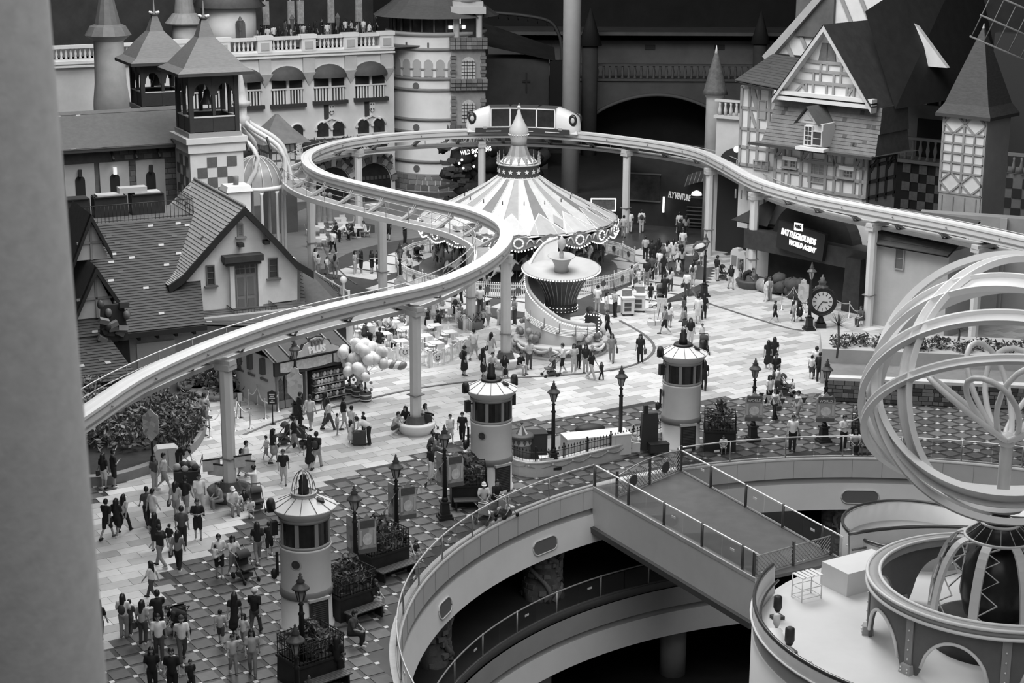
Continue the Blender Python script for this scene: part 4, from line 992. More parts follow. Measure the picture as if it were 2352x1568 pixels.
def bar(name,parent,p,q,w,h,m):
    "timber between two points in the wall plane (local x,z), centred on y"
    p=Vector(p); q=Vector(q); d=q-p; c=(p+q)/2
    return pbox(name,parent,c,(d.length,w,h),m,0,(0,-math.atan2(d.z,d.x),0))
AI=R(26); FI=Frame(W(454,715,93.8),AI)
def uzI(px,py,v=0.0): return FI.uz(px,py,v)
ho=thing('gabled_tavern','white gabled restaurant house with broad grey tiled roofs and dark verge boards','building',FI.o,AI)
def P3(f,px,py,v=0.0): u,z=f.uz(px,py,v); return Vector((u,v,z))
PL=mat(.74,.7,.1,1.0)
pts=[uzI(464,717),uzI(683,688),uzI(683,612),uzI(560,492),uzI(421,655),uzI(421,682),uzI(452,684)]
b=MB(); b.slab([(u,z) for u,z in pts],0,.3); gw_=b.build('gable_wall',PL,ho)
(ul,zl),(ur,zr)=uzI(430,690),uzI(683,688)
b=MB(); b.bb(ul,ul+.3,0.1,8,zl-1.5,zl+1.2); b.bb(ur-.3,ur,.1,8,zr-1,zr+2.4); b.build('side_wall',PL,gw_)
prL=[uzI(*p,v=-.35) for p in [(560,474),(505,533),(455,590),(418,632),(385,655)]]
prR=[uzI(*p,v=-.35) for p in [(560,474),(600,515),(640,556),(680,600),(717,622)]]
for nm,pr in (('left_slope',prL),('right_slope',prR)):
    for k in range(4):
        (u0,z0),(u1,z1)=pr[k],pr[k+1]
        if nm=='left_slope': a_,b_,c_,d_=(u1,9.5,z1),(u1,-.5,z1),(u0,-.5,z0),(u0,9.5,z0)
        else: a_,b_,c_,d_=(u1,-.5,z1),(u1,9.5,z1),(u0,9.5,z0),(u0,-.5,z0)
        roof(ho,a_,b_,c_,d_,8,mat(.30,.4,.25,2.5) if nm=='left_slope' else ROOF,2,10+k,nm+'_courses',light=.8)  # left slope's lighter tone carries the sky highlight in its colour
    v=MB(); out=[(u,z+.02) for u,z in pr]+[(u,z-.42) for u,z in reversed(pr)]; v.slab(out,-.62,-.42); v.build('verge_board',mat(.02,.6,.3,3),ho)
for k in range(26):
    q=MB(); q.tube([(0,-.5+k*.38,0),(0,-.5+k*.38+.34,.03)],.10,6); o=q.build('ridge_tile',mat(.2,.6,.2,3),ho); o.location=(prL[0][0],0,prL[0][1]+.02)
# openings in the gable
def window(parent,f,x0,y0,x1,y1,v,m_frame,m_glass,nx=1,nz=3,sill=True,name='window'):
    u0,z1=f.uz(x0,y0,v); u1,z0=f.uz(x1,y1,v); z1=max(z1,z0+.2); 
    w=MB(); t=.07
    w.bb(u0-t,u1+t,v-.08,v+.05,z1,z1+t); w.bb(u0-t,u1+t,v-.08,v+.05,z0-t,z0); w.bb(u0-t,u0,v-.08,v+.05,z0,z1); w.bb(u1,u1+t,v-.08,v+.05,z0,z1)
    o=w.build(name,m_frame,parent)
    g=MB(); g.bb(u0,u1,v-.03,v+.02,z0,z1); g.build('pane',m_glass,o)
    for i in range(1,nx): x=u0+(u1-u0)*i/nx; pbox('glazing_bar',o,(x,v-.045,(z0+z1)/2),(.04,.03,z1-z0),m_frame)
    for i in range(1,nz): z=z0+(z1-z0)*i/nz; pbox('glazing_bar',o,((u0+u1)/2,v-.045,z),(u1-u0,.03,.035),m_frame)
    if sill: pbox('sill',o,((u0+u1)/2,v-.1,z0-t-.03),(u1-u0+.4,.26,.08),m_frame)
    return o
WF=mat(.14,.5,.1,3); WG=mat(.05,.2,.3,2)
window(ho,FI,475,612,491,652,0,WF,WG); window(ho,FI,618,596,636,635,0,WF,WG); window(ho,FI,547,517,556,540,0,mat(.3,.5),mat(.25,.5),1,5)
u0,z1=uzI(538,605); u1,z0=uzI(588,722); zt=z0+(z1-z0)*.80
b=MB(); b.bb(u0-.35,u0-.1,-.3,0,z0-.2,z1+.15); b.bb(u1+.1,u1+.35,-.3,0,z0-.2,z1+.15); b.build('door_jamb',PL,ho)
d=MB(); d.bb(u0-.06,u1+.06,-.1,.02,z0,z1); dr=d.build('double_door',mat(.28,.5,.1,3),ho)
for s in (0,1):
    x0=u0+(u1-u0)*(.03+.5*s); x1=u0+(u1-u0)*(.47+.5*s)
    pbox('door_leaf',dr,((x0+x1)/2,-.12,(z0+zt)/2),(x1-x0,.05,zt-z0-.06),mat(.24,.5,.1,3))
    for (q0,q1) in ((.08,.42),(.5,.92)): pbox('door_panel',dr,((x0+x1)/2,-.15,z0+(zt-z0)*(q0+q1)/2),((x1-x0)*.7,.03,(zt-z0)*(q1-q0)),mat(.17,.5,.1,8))
for i in range(4):
    for j in range(2): pbox('transom_pane',dr,(u0+(u1-u0)*(i+.5)/4,-.12,zt+(z1-zt)*(j+.5)/2),((u1-u0)*.2,.04,(z1-zt)*.4),mat(.05,.2))
uh0,zh=uzI(514,600,-.5); uh1,_=uzI(603,594,-.5)
b=MB(); b.bb(uh0,uh1,-.75,0,zh-.1,zh+.25); b.bb(uh0+.1,uh1-.1,-.6,0,zh-.3,zh-.1); b.build('door_hood',mat(.04,.6,.3,3),ho)
for px,py in ((553,562),(612,556)): u,z=uzI(px,py,-.3); pbox('beam_end',ho,(u,-.25,z),(.3,.5,.2),mat(.03,.6))
# balcony railing
def iron_rail(parent,P,h,m=IRON,gap=.16,name='balcony_railing',r=.016):
    b=MB(); P=[Vector(p) for p in P]
    for z in (.08,h): b.tube([p+Vector((0,0,z)) for p in P],.025,5)
    for p,q in zip(P,P[1:]):
        n=max(1,int((q-p).length/gap))
        for i in range(n+1): s=p.lerp(q,i/n); b.tube([s+Vector((0,0,.0)),s+Vector((0,0,h))],r,4)
    o=b.build(name,m,parent); o['kind']='stuff'; return o
zb=z0-.1; iron_rail(ho,[(u0-.55,-.1,zb),(u0-.55,-1.5,zb),(u1+.75,-1.5,zb),(u1+.75,-.1,zb)],.85)
b=MB(); b.bb(u0-.6,u1+.8,-1.55,0,zb-.12,zb); b.build('balcony_floor',mat(.5,.6,.1,2),ho)
# chimney
cu0,cz1=FI.uz(520,428,5.5); cu1,cz0=FI.uz(573,480,5.5)
b=MB(); b.bb(cu0,cu1,5.2,6.4,cz0-2.5,cz1-.3); ch=b.build('chimney',PL,ho)
b=MB(); b.box(((cu0+cu1)/2,5.8,cz1-.15),(cu1-cu0+.25,1.45,.32),taper=.86); b.build('chimney_cap',WHITE,ch)
b=MB(); b.lathe([(.16,0),(.18,.5),(.12,.52)],((cu0+cu1)/2,5.8,cz1),12); b.build('chimney_pot',mat(.15,.6),ch)
# broad main roof, seen from the front
def IP(px,py,v): u,z=FI.uz(px,py,v); return Vector((u,v,z))
eL=IP(235,800,-3.0); eR=IP(470,745,-3.0); ridR=IP(447,497,4.8); ridL=IP(60,528,4.8); eL2=IP(60,845,-3.0)
zE=eR.z; eL2.z=zE; ridL.z=ridR.z
roof(ho,(eL2.x,-3.0,zE),(eR.x,-3.0,zE),(ridR.x,4.8,ridR.z),(ridL.x,4.8,ridR.z),42,ROOF,34,21,'main_roof_courses')
v=MB(); v.slab([(eL2.x,zE-.02),(eR.x+.1,zE-.02),(eR.x+.1,zE-.3),(eL2.x,zE-.3)],-3.12,-2.95); v.build('eave_board',mat(.025,.6),ho)
# right hand lower roof by the court
q=[IP(686,612,1.0),IP(800,672,1.0)]
rr0=IP(684,690,-.2); rr1=IP(800,672,-.2)
roof(ho,IP(690,790,-3.2),IP(815,735,-3.2),IP(775,662,3.0),IP(690,600,3.0),22,ROOF,9,22,'side_roof_courses')
# lower skirt roof in front of the gable wall
roof(ho,IP(470,745,-3.0),IP(700,752,-3.0),IP(700,690,-.05),IP(455,715,-.05),9,mat(.1,.6,.2,3),3,23,'skirt_roof_courses')
# ground floor wall under the eaves
b=MB(); b.bb(eL2.x,eR.x+6.5,-2.2,-1.8,0,zE+.1); b.build('lower_wall',mat(.3,.7,.2,1),ho)
for k in range(9):
    u=eL2.x+1+(eR.x-eL2.x-1.5)*k/8; pbox('eave_bracket',ho,(u,-2.5,zE-.4),(.14,.6,.28),mat(.02,.6))
ua,za=FI.uz(314,790,-2.3); ub,zb2=FI.uz(405,845,-2.3); b=MB(); b.bb(ua,ub,-2.3,-2.2,za-1.4,za); b.build('panel',mat(.42,.6,.1,1),ho)
pbox('dark_gate',ho,((eL.x+ua)/2+.2,-2.28,1.2),(ua-eL.x-1.2,.12,2.6),mat(.03,.6,.3,3))
# dormers over the main roof at the left
def dormer(ax,ay,bx,by,cx,cy,v,label=None):
    a=IP(ax,ay,v); l=IP(bx,by,v); r=IP(cx,cy,v); zb=min(l.z,r.z)
    b=MB(); b.slab([(l.x,zb),(r.x,zb),(a.x,a.z)],v,v+.15); g=b.build('dormer_gable',mat(.5,.6,.1,1),ho)
    for e in (l,r):
        s=MB(); d=Vector((e.x-a.x,0,e.z-a.z)); n=Vector((-d.z,0,d.x)).normalized()*.16
        if n.z<0: n=-n
        s.slab([(a.x,a.z+.2),(e.x+d.x*.12,e.z+d.z*.12+.1),(e.x+d.x*.12,e.z+d.z*.12-.25),(a.x,a.z-.2)],v-.55,v-.2); s.build('dormer_verge',mat(.025,.6,.2,3),g)
        t=MB(); sg=1 if e is r else -1
        t.add([(a.x,v-.5,a.z+.2),(e.x+d.x*.12,v-.5,e.z+d.z*.12+.1),(e.x+d.x*.12,v+4,e.z+d.z*.12+.1),(a.x,v+4,a.z+.2)],[(0,1,2,3)]); t.build('dormer_slope',ROOF,g)
    bar('dormer_timber',g,(a.x,v-.05,zb),(a.x,v-.05,a.z-.2),.1,.12,mat(.3,.6)); bar('dormer_timber',g,(l.x+.3,v-.05,zb+(a.z-zb)*.4),(r.x-.3,v-.05,zb+(a.z-zb)*.4),.1,.12,mat(.3,.6))
dormer(205,497,165,600,248,572,-.4); dormer(217,617,165,735,270,690,-1.9)
# lower left wing roof
ze=IP(320,868,-6.0).z; roof(ho,(eL2.x,-6.0,ze),(IP(320,868,-6.0).x,-6.0,ze),(IP(250,800,-3.1).x,-3.1,zE-.05),(eL2.x,-3.1,zE-.05),16,ROOF,9,25,'wing_roof_courses')
b=MB(); f0=IP(120,900,-5.2); f1=IP(318,880,-5.2); b.bb(f0.x,f1.x-.3,-5.4,-2.5,0,max(.6,ze-.1)); b.build('wing_wall',mat(.12,.7,.2,1),ho)
# roof terrace with iron railing and black cabinets behind the main roof
z=ridR.z; b=MB(); b.bb(ridL.x,ridR.x+2.0,4.8,9.0,z-.3,z); b.build('terrace_deck',mat(.12,.6,.2,2),ho)
iron_rail(ho,[(ridL.x,5.0,z),(ridR.x,5.0,z),(ridR.x,8.6,z)],1.0,gap=.22,name='terrace_railing')
for k in range(5):
    u=ridR.x-2.2-k*2.15; b=MB(); b.bb(u-.95,u+.95,6.6,7.5,z,z+1.15); b.bb(u-.9,u+.9,6.5,7.6,z+1.15,z+1.2); c=b.build('grill_cabinet',mat(.03,.4,.3,2),ho)
    if k in (0,1,3): pbox('steel_tray',c,(u,7.05,z+1.25),(1.5,.8,.08),mat(.7,.3,metal=.3))
b=MB(); u=ridR.x-3; b.bb(u-.8,u+.8,6.7,7.4,z+1.3,z+1.6); b.build('grill_hood',mat(.6,.35,metal=.3),ho)
# carved ornament on the roof: pile of luggage and lanterns
q=IP(262,735,-3.3); t=thing('luggage_ornament','dark carved pile of suitcases and lanterns fixed at the roof edge','ornament',FI.o+FI.u*q.x+FI.n*q.y+Vector((0,0,q.z-1.1)),AI); rr=random.Random(4)
for k in range(16):
    x,y,zz=rr.uniform(-.7,.7),rr.uniform(-.2,.2),rr.uniform(0,2.1)
    if k%3==0: m=MB(); m.ball((x,y,zz),.2,8,sz=1.3); m.build('lantern_ball',mat(rr.choice((.04,.12,.07)),.5),t)
    else: pbox('suitcase',t,(x,y,zz),(.5,.3,.26),mat(rr.choice((.03,.05,.18,.1)),.5),0,(rr.uniform(-.4,.4),rr.uniform(-.6,.6),0))
m=MB(); m.box((0,.25,.9),(1.5,.2,2.0),taper=.8); m.build('backing_frame',mat(.03,.6),t)
# ---------------------------------------------------------------- brick house behind
FB=Frame(W(300,420,112),R(26)); bh=thing('brick_house','brick house with long grey tiled roof left of the chequered tower','building',FB.o,FB.a)
def BP(px,py,v=0.0): u,z=FB.uz(px,py,v); return Vector((u,v,z))
L_,Rr_=BP(60,352,-1.2),BP(437,326,-1.2); TL_,TR_=BP(60,262,3.5),BP(410,243,3.5); Rr_.z=L_.z=BP(300,338,-1.2).z; TL_.z=TR_.z=BP(300,249,3.5).z
roof(bh,L_,Rr_,TR_,TL_,16,mat(.085,.6,.2,3),26,31,'roof_courses',.5)
wz=L_.z; b=MB(); b.bb(L_.x,BP(440,400).x,0,.4,wz-9,wz+.2); bw=b.build('brick_wall',mat(.12,.8,.3,1.5),bh)
rr=random.Random(9); BR=[mat(v,.85,.2,4) for v in (.10,.13,.16,.2)]
for j in range(9):
    for i in range(17):
        u=L_.x+6.4+i*.62+(j%2)*.31
        if u>BP(440,400).x-.3: continue
        pbox('brick',bw,(u,-.02,wz-.45-j*.36),(.56,.06,.31),BR[rr.randrange(4)])
for k,px in enumerate((182,262,345)):
    u=BP(px,400).x; b=MB(); b.bb(u-.95,u+.95,-.12,0,wz-4.2,wz-1.05); p=b.build('window_surround',mat(.42,.7,.1,1),bh)
    b=MB(); b.slab(arch(.62,1.9,8,u,wz-3.7),-.16,-.1); b.build('window_pane',mat(.03,.3),p)
    b=MB(); b.box((u,-.3,wz-1.6),(.2,.25,.45)); b.build('wall_lamp',mat(.03,.5) if k!=1 else mat(.7,.4,emit=.5),p)
for k in range(8): u=L_.x+5.5+k*1.5; pbox('roof_bracket',bh,(u,-.55,wz-.45),(.12,1.1,.16),mat(.03,.6),0,(.7,0,0))
pbox('eave_beam',bh,((L_.x+Rr_.x)/2,-1.1,wz-.08),(Rr_.x-L_.x,.16,.2),mat(.04,.6))
# ---------------------------------------------------------------- chequered tower and bell pavilions
def belfry(px,py,Y,w,label,shaft,apex_py,eave_py,base_py,bell=True):
    c=W(px,py,Y); z_e=ZP(eave_py,c); z_a=ZP(apex_py,c); z_b=ZP(base_py,c)
    t=thing('bell_tower',label,'tower',(c.x,c.y,0),R(26),'bell towers on the left')
    h=w/2; e=h*1.5
    b=MB(); ring=[(e,0),(e*.80,.28),(h*.72,1.25),(h*.32,(z_a-z_e)*.62),(.12,z_a-z_e)]
    for s in range(4):
        m=MB(); vs=[]
        for r,z in ring:
            for i in (-1,1): a=PI/2*s; x,y=r,r*i; vs.append((x*math.cos(a)-y*math.sin(a),x*math.sin(a)+y*math.cos(a),z_e+z))
        m.add(vs,[(2*i,2*i+1,2*i+3,2*i+2) for i in range(4)]); m.build('roof_face',mat(.13,.55,.2,3,stretch=(1,1,6)),t)
    b.prism([(-e,-e),(e,-e),(e,e),(-e,e)],z_e-.2,z_e); b.build('roof_eave',mat(.05,.6),t)
    b=MB(); b.lathe([(.1,0),(.32,.1),(.3,.2),(.08,.25),(.03,1.2)],(0,0,z_a-.2),10); b.build('finial',mat(.1,.5),t)
    for i in range(5): m=MB(); m.ball((.3*math.cos(TAU*i/5),.3*math.sin(TAU*i/5),z_a+.05),.1,6); m.build('finial_bead',mat(.6,.4),t)
    DK=mat(.035,.55,.2,3)
    for sx in (-1,1):
        for sy in (-1,1): m=MB(); m.box((sx*h*.9,sy*h*.9,(z_b+z_e)/2),(.28,.28,z_e-z_b)); m.build('belfry_post',DK,t)
    for s in range(4):
        a=PI/2*s; m=MB(); m.box((0,-h*.9,z_b+.5),(w*.9,.16,.9)); o=m.build('belfry_parapet',DK,t); o.rotation_euler=(0,0,a)
        m=MB(); hh=z_e-z_b
        for k in (-1,1):
            x0=k*w*.225; out=[(x0-w*.21,z_e-.2),(x0-w*.21,z_e-1.5)]
            for i in range(9): q=PI-PI*i/8; out.append((x0+w*.16*math.cos(q),z_e-1.5+.75*math.sin(q)))
            out+=[(x0+w*.21,z_e-1.5),(x0+w*.21,z_e-.2)]; m.slab(out,-h*.95,-h*.85)
        o=m.build('belfry_arches',DK,t); o.rotation_euler=(0,0,a)
        m=MB(); m.box((0,-h*.9,(z_b+z_e)/2),(.2,.2,z_e-z_b)); o=m.build('belfry_mid_post',DK,t); o.rotation_euler=(0,0,a)
        m=MB(); m.box((0,-h*.9,z_b+.98),(w*.95,.22,.07)); o=m.build('belfry_rail',mat(.6,.5),t); o.rotation_euler=(0,0,a)
    m=MB(); m.lathe([(.02,.95),(.16,.9),(.25,.4),(.45,.05),(.47,0)],(0,0,z_b+hh*.42),14); m.build('bell',mat(.06,.35,.2,2),t)
    m=MB(); m.box((0,0,z_b-.15),(w*1.05,w*1.05,.3)); m.build('belfry_floor',mat(.3,.6),t)
    if shaft:
        zs_=z_b-.3
        for k,(ww,z0_,z1_) in enumerate(((1.22,zs_-.35,zs_),(1.14,zs_-.95,zs_-.35))): m=MB(); m.box((0,0,(z0_+z1_)/2),(w*ww,w*ww,z1_-z0_)); m.build('cornice',CREAM,t)
        m=MB(); m.box((0,0,(zs_-.95)/2),(w*1.06,w*1.06,zs_-.95)); sh=m.build('shaft',CREAM,t)
        sq_=w*1.06/6.0
        for s in (0,3):
            for j in range(9):
                for i in range(4):
                    if (i+j)%2==0: continue
                    x=-1.5*sq_*1.12+i*sq_*1.12; z=zs_-1.25-sq_*1.12*(j+.5); y=-w*.53-.02
                    if s==0: pbox('chequer_tile',sh,(x,y,z),(sq_*1.1,.05,sq_*1.1),mat(.11,.6,.2,2))
                    else: pbox('chequer_tile',sh,(y,-x,z),(.05,sq_*1.1,sq_*1.1),mat(.11,.6,.2,2))
    else:
        m=MB(); m.box((0,0,z_b/2),(w,w,z_b-.2)); m.build('shaft',mat(.3,.7,.2,1),t)
    return t
belfry(478,300,112,3.3,'bell pavilion on the chequered tower with steep flared roof',True,38,158,296)
belfry(364,245,121,3.1,'rear bell pavilion with steep flared roof between turret and chequered tower',False,30,136,238)
# round turret further left
c=W(255,200,127); t=thing('round_turret','pale round turret with conical lead roof at the upper left','tower',(c.x,c.y,0)); k=1/PXM(W(255,160,127))
def zt_(y): return ZP(y,c)
b=MB(); b.lathe([(38*k,0),(42*k,zt_(240)),(41*k,zt_(228)),(36*k,zt_(190)),(34*k,zt_(120)),(34*k,zt_(92))],(0,0,0),32,caps=False); b.build('turret_body',mat(.42,.7,.15,1.2),t)
b=MB(); b.lathe([(34*k,zt_(94)),(46*k,zt_(84)),(52*k,zt_(80))],(0,0,0),32,caps=False); b.build('turret_cornice',mat(.4,.6,.1,2),t)
for i in range(12):
    m=MB(); vs=[]; a0,a1=TAU*i/12,TAU*(i+1)/12
    for r,z in ((54*k,zt_(80)),(42*k,zt_(60)),(30*k,zt_(55)),(20*k,zt_(10)),(10*k,zt_(-45))): vs+=[(r*math.cos(a0),r*math.sin(a0),z),(r*math.cos(a1),r*math.sin(a1),z)]
    m.add(vs,[(2*j,2*j+1,2*j+3,2*j+2) for j in range(4)]); m.build('lead_roof_panel',mat(.12,.5,.2,2),t)
c2=W(425,60,138); t=thing('round_turret','small turret roof peeping out behind the two bell pavilions','tower',(c2.x,c2.y,0)); z8=ZP(52,c2)
b=MB(); b.lathe([(1.0,z8-2.2),(1.0,z8)],(0,0,0),20); b.build('turret_body',mat(.4,.7,.1,1),t); b=MB(); b.lathe([(1.5,z8-.1),(1.55,z8),(.95,z8+.7),(.8,z8+.75),(.6,z8+2.5),(.05,z8+6)],(0,0,0),20,smooth=False); b.build('turret_roof',mat(.22,.5,.2,2),t)
# ---------------------------------------------------------------- castle wall at the back left
FC=Frame(W(600,250,139.5),R(28)); cw=thing('castle_wall','pale castle range with arcaded balconies, dark awnings and a balustraded roof terrace','building',FC.o,FC.a)
def CP(px,py,v=0.0): u,z=FC.uz(px,py,v); return Vector((u,v,z))
zL=CP(600,127).z; uL=CP(95,200).x; uR=CP(905,200).x
CW_=mat(.66,.7,.1,.8); CW2=mat(.7,.65,.08,1.0)
b=MB(); b.bb(uL,uR,0,.6,0,zL); wall=b.build('wall_face',CW_,cw)
b=MB(); b.bb(uL,uR,-.25,3,zL,zL+.22); b.bb(uL,uR,-.35,.1,zL-.25,zL-.12); b.build('cornice',CW2,cw)
b=MB(); b.bb(uL,uR,-.2,.25,zL+1.15,zL+1.4); b.build('balustrade_cap',mat(.66,.6,.08,1),cw)
b=MB(); b.bb(uL,uR,-.12,.15,zL+.22,zL+.36); b.build('balustrade_plinth',CW2,cw)
b=MB(); b.lathe([(.1,0),(.11,.1),(.07,.2),(.12,.4),(.06,.66),(.1,.8)],(0,0,0),8); bal0=b.build('baluster',CW2,cw); bal0.location=(uL+.2,0,zL+.36)
piers=[CP(x,110).x for x in (416,510,606,707,803,886)]
u=uL+.55
while u<uR:
    if min(abs(u-p) for p in piers)>.75: inst(bal0,cw,(u,0,zL+.36))
    u+=.36
for p in piers:
    b=MB(); b.bb(p-.6,p+.6,-.28,.3,zL+.2,zL+1.2); b.bb(p-.7,p+.7,-.35,.35,zL+1.2,zL+1.52); q=b.build('pier',CW2,cw)
    pbox('pier_panel',q,(p,-.3,zL+.68),(.7,.06,.6),mat(.42,.6,.1,1))
    b=MB(); b.bb(p-.5,p+.5,-.2,0,zL-1.5,zL-.3); b.build('pilaster_block',mat(.48,.65,.1,1),q)
    b=MB(); b.add([(p-.6,-.35,zL-1.5),(p+.6,-.35,zL-1.5),(p+.6,0,zL-1.5),(p-.6,0,zL-1.5),(p,-.05,zL-2.6),(p,0,zL-2.6)],[(0,1,2,3),(0,4,1),(1,4,5,2),(3,0,4,5) if 0 else (3,5,4,0)]); b.build('corbel',mat(.42,.6,.15,3),q)
BK=mat(.015,.6); 
for (px,yt,yb,yr,yl) in ((561,157,187,208,243),(658,152,182,204,238),(755,147,177,199,230),(849,141,171,194,223),(467,162,191,212,248)):
    a=CP(px,yt); u=a.x; zt=a.z; zb=CP(px,yb).z; zr=CP(px,yr).z; zl=CP(px,yl).z; w=1.42
    d=MB(); d.bb(u-w*.92,u+w*.92,-.04,.02,zl,zb+.2); op=d.build('balcony_opening',BK,cw)
    # awning: half dome of fabric
    n=10; m=5; vs=[]
    for j in range(m+1):
        t=PI/2*j/m
        for i in range(n+1): an=PI*i/n; vs.append((u+w*1.08*math.cos(an),-.95*math.sin(t)*math.sin(an)*1.0-.02,zb+(zt-zb)*1.02*math.sin(an)*math.cos(t)))
    d=MB(); d.add(vs,[(j*(n+1)+i,j*(n+1)+i+1,(j+1)*(n+1)+i+1,(j+1)*(n+1)+i) for j in range(m) for i in range(n)],0,True)
    d.build('awning',mat(.065,.7,.2,2),cw)
    d=MB(); d.slab([(u+w*1.12*math.cos(PI*i/12),zb+(zt-zb)*1.1*math.sin(PI*i/12)) for i in range(13)],-.03,.0); d.build('awning_arch',CW2,op)
    pbox('balcony_post',op,(u,-.1,(zl+zb)/2),(.22,.22,zb-zl),CW2)
    pbox('balcony_rail',op,(u,-.15,zr),(w*1.95,.2,.12),CW2); pbox('balcony_ledge',op,(u,-.22,zl-.15),(w*2.1,.45,.3),mat(.035,.6))
    for i in range(10):
        x=u-w*.9+w*1.8*(i+.5)/10; pbox('balcony_baluster',op,(x,-.12,(zl+zr)/2),(.13,.1,zr-zl),CW2)
for (px,yt,yb) in ((682,286,318),(741,281,314),(777,279,312),(834,274,306),(870,271,303),(590,290,322)):
    u=CP(px,yt).x; zt=CP(px,yt).z; zb=CP(px,yb).z
    d=MB(); d.slab(arch(1.0,zt-zb,8,u,zb),-.05,.0); o=d.build('arched_window',mat(.03,.4,.5,2),cw)
    d=MB(); P=[(u+.58*math.cos(PI*i/10),-.06,zt-.5+.58*math.sin(PI*i/10)) for i in range(11)]; d.tube(P,.09,5); d.build('window_archivolt',CW2,o)
    pbox('window_sill',o,(u,-.15,zb-.06),(1.25,.3,.12),mat(.66,.6))
    pbox('window_impost',o,(u-.62,-.1,zt-.55),(.2,.2,.14),CW2)
for px,py in ((760,250),(853,244)):
    u=CP(px,py).x; z=CP(px,py).z; d=MB(); d.slab([(u-.24,z+.4),(u-.24,z-.2),(u,z-.45),(u+.24,z-.2),(u+.24,z+.4)],-.2,-.1); o=d.build('heraldic_shield',mat(.68,.5),cw)
    for sx in (-1,1):
        for sz in (-1,1): d=MB(); disc(d,.07,-.22,z+sz*.2,8,0,.03,u+sx*.11); d.build('shield_spot',mat(.08,.5),o)
    pbox('bracket_stripe',cw,(u-.42,-.04,z),(.4,.1,1.6),mat(.05,.6)); d=MB(); d.slab([(u-.8,z-1.0),(u,z-.65),(u+.8,z-1.0),(u+.75,z-1.12),(u,z-.8),(u-.75,z-1.12)],-.2,0); d.build('shield_pediment',CW2,o)  # dark bracket stripe left of each shield
for px,yt,w in ((764,384,3.0),(857,375,3.1)):
    u=CP(px,yt).x; zt=CP(px,yt).z; d=MB(); d.slab(arch(w,zt,12,u,0),-.05,.05); o=d.build('arched_gateway',mat(.02,.5,.5,2),cw)
    for i in range(11):
        a=PI*(i+.5)/11; r=w/2+.32; pbox('voussoir',o,(u+r*math.cos(a),-.12,zt-w/2+r*math.sin(a)),(.5,.2,.42),mat(.5,.7,.1,2) if i%2 else mat(.2,.7,.2,2),0,(0,-a,0))
    pbox('keystone',o,(u,-.2,zt+.45),(.35,.3,.65),mat(.75,.6))
    for i in range(8): d=MB(); d.box((u-w*.42+w*.84*i/7,-.08,zt-1.2),(.26,.1,.3)); d.build('portcullis_point',mat(.07,.5),o)
for px,py in ((797,372),(889,367),(733,384)):
    u=CP(px,py).x; z=CP(px,py).z; d=MB(); disc(d,.55,-.1,z,16,0,.1,u); o=d.build('wheel_emblem',mat(.4,.6),cw); d=MB(); disc(d,.25,-.14,z,12,0,.1,u); d.build('wheel_hub',mat(.1,.5),o)
    for k in range(4): a=PI/4+PI/2*k; pbox('wheel_spoke',o,(u+.42*math.cos(a),-.13,z+.42*math.sin(a)),(.3,.1,.25),mat(.06,.6),0,(0,-a,0))
# hedge ledge under the arched windows
d=MB(); ua,ub=CP(560,350,-2).x,CP(905,330,-2).x; zz=CP(780,352,-2).z; d.bb(ua,ub,-2.2,0,zz-.25,zz); d.build('hedge_shelf',CW_,cw); rr=random.Random(2)
for k in range(7):
    u=CP((560,610,660,720,770,810,870)[k],340,-1.5).x; d=MB(); d.ball((u,-1.2,zz+.5),.9,10,sz=.75); leaves(d,(u,-1.2,zz+.1),1.0,1.0,120,rr,.18,1); d.build('hedge_bush',mat(.03,.8,.4,3),cw)
# lounge behind the terrace: dark back wall, wall lanterns, banners
zf=zL+.22
d=MB(); d.bb(uL,uR+3,11,11.4,zf-1,zf+8); d.build('terrace_back_wall',mat(.03,.8,.4,.6),cw); d=MB(); d.bb(uL,uR+3,0,12,zf-.1,zf); d.build('terrace_floor',mat(.12,.6,.2,1),cw)
for px in (610,690,668,760,824):
    q=CP(px,25,5); d=MB(); d.bb(q.x-.28,q.x+.28,4.9,5.1,zf+1.7,zf+3.6); d.lathe([(.06,0),(.06,4.2)],(q.x,5.1,zf),6); d.build('terrace_banner',mat(.28,.7,.4,4),cw)
for px in (552,671,776):
    q=CP(px,60,1.0); d=MB(); d.lathe([(.04,0),(.05,1.6),(.1,1.7),(.2,2.4),(.24,2.45),(.05,2.8)],(q.x,1.0,zf),6,smooth=False); d.build('terrace_lantern',mat(.1,.4,.3,4),cw)
q=CP(525,40,4); d=MB(); d.lathe([(2.2,0),(2.2,3.6)],(q.x,4,zf),20); o=d.build('terrace_hut',CW2,cw); d=MB(); d.lathe([(3.0,3.4),(.2,6.2)],(q.x,4,zf),20); d.build('hut_roof',mat(.15,.6,.2,2),o)
d=MB(); d.slab(arch(.8,1.9,8,q.x+.2,zf+.6),1.75,1.85); d.build('hut_window',mat(.12,.4),o)
for px in (518,855): q=CP(px,70,.9); pbox('terrace_cabinet',cw,(q.x,.9,zf+.6),(1.1,.7,1.1),mat(.3,.6,.1,2))
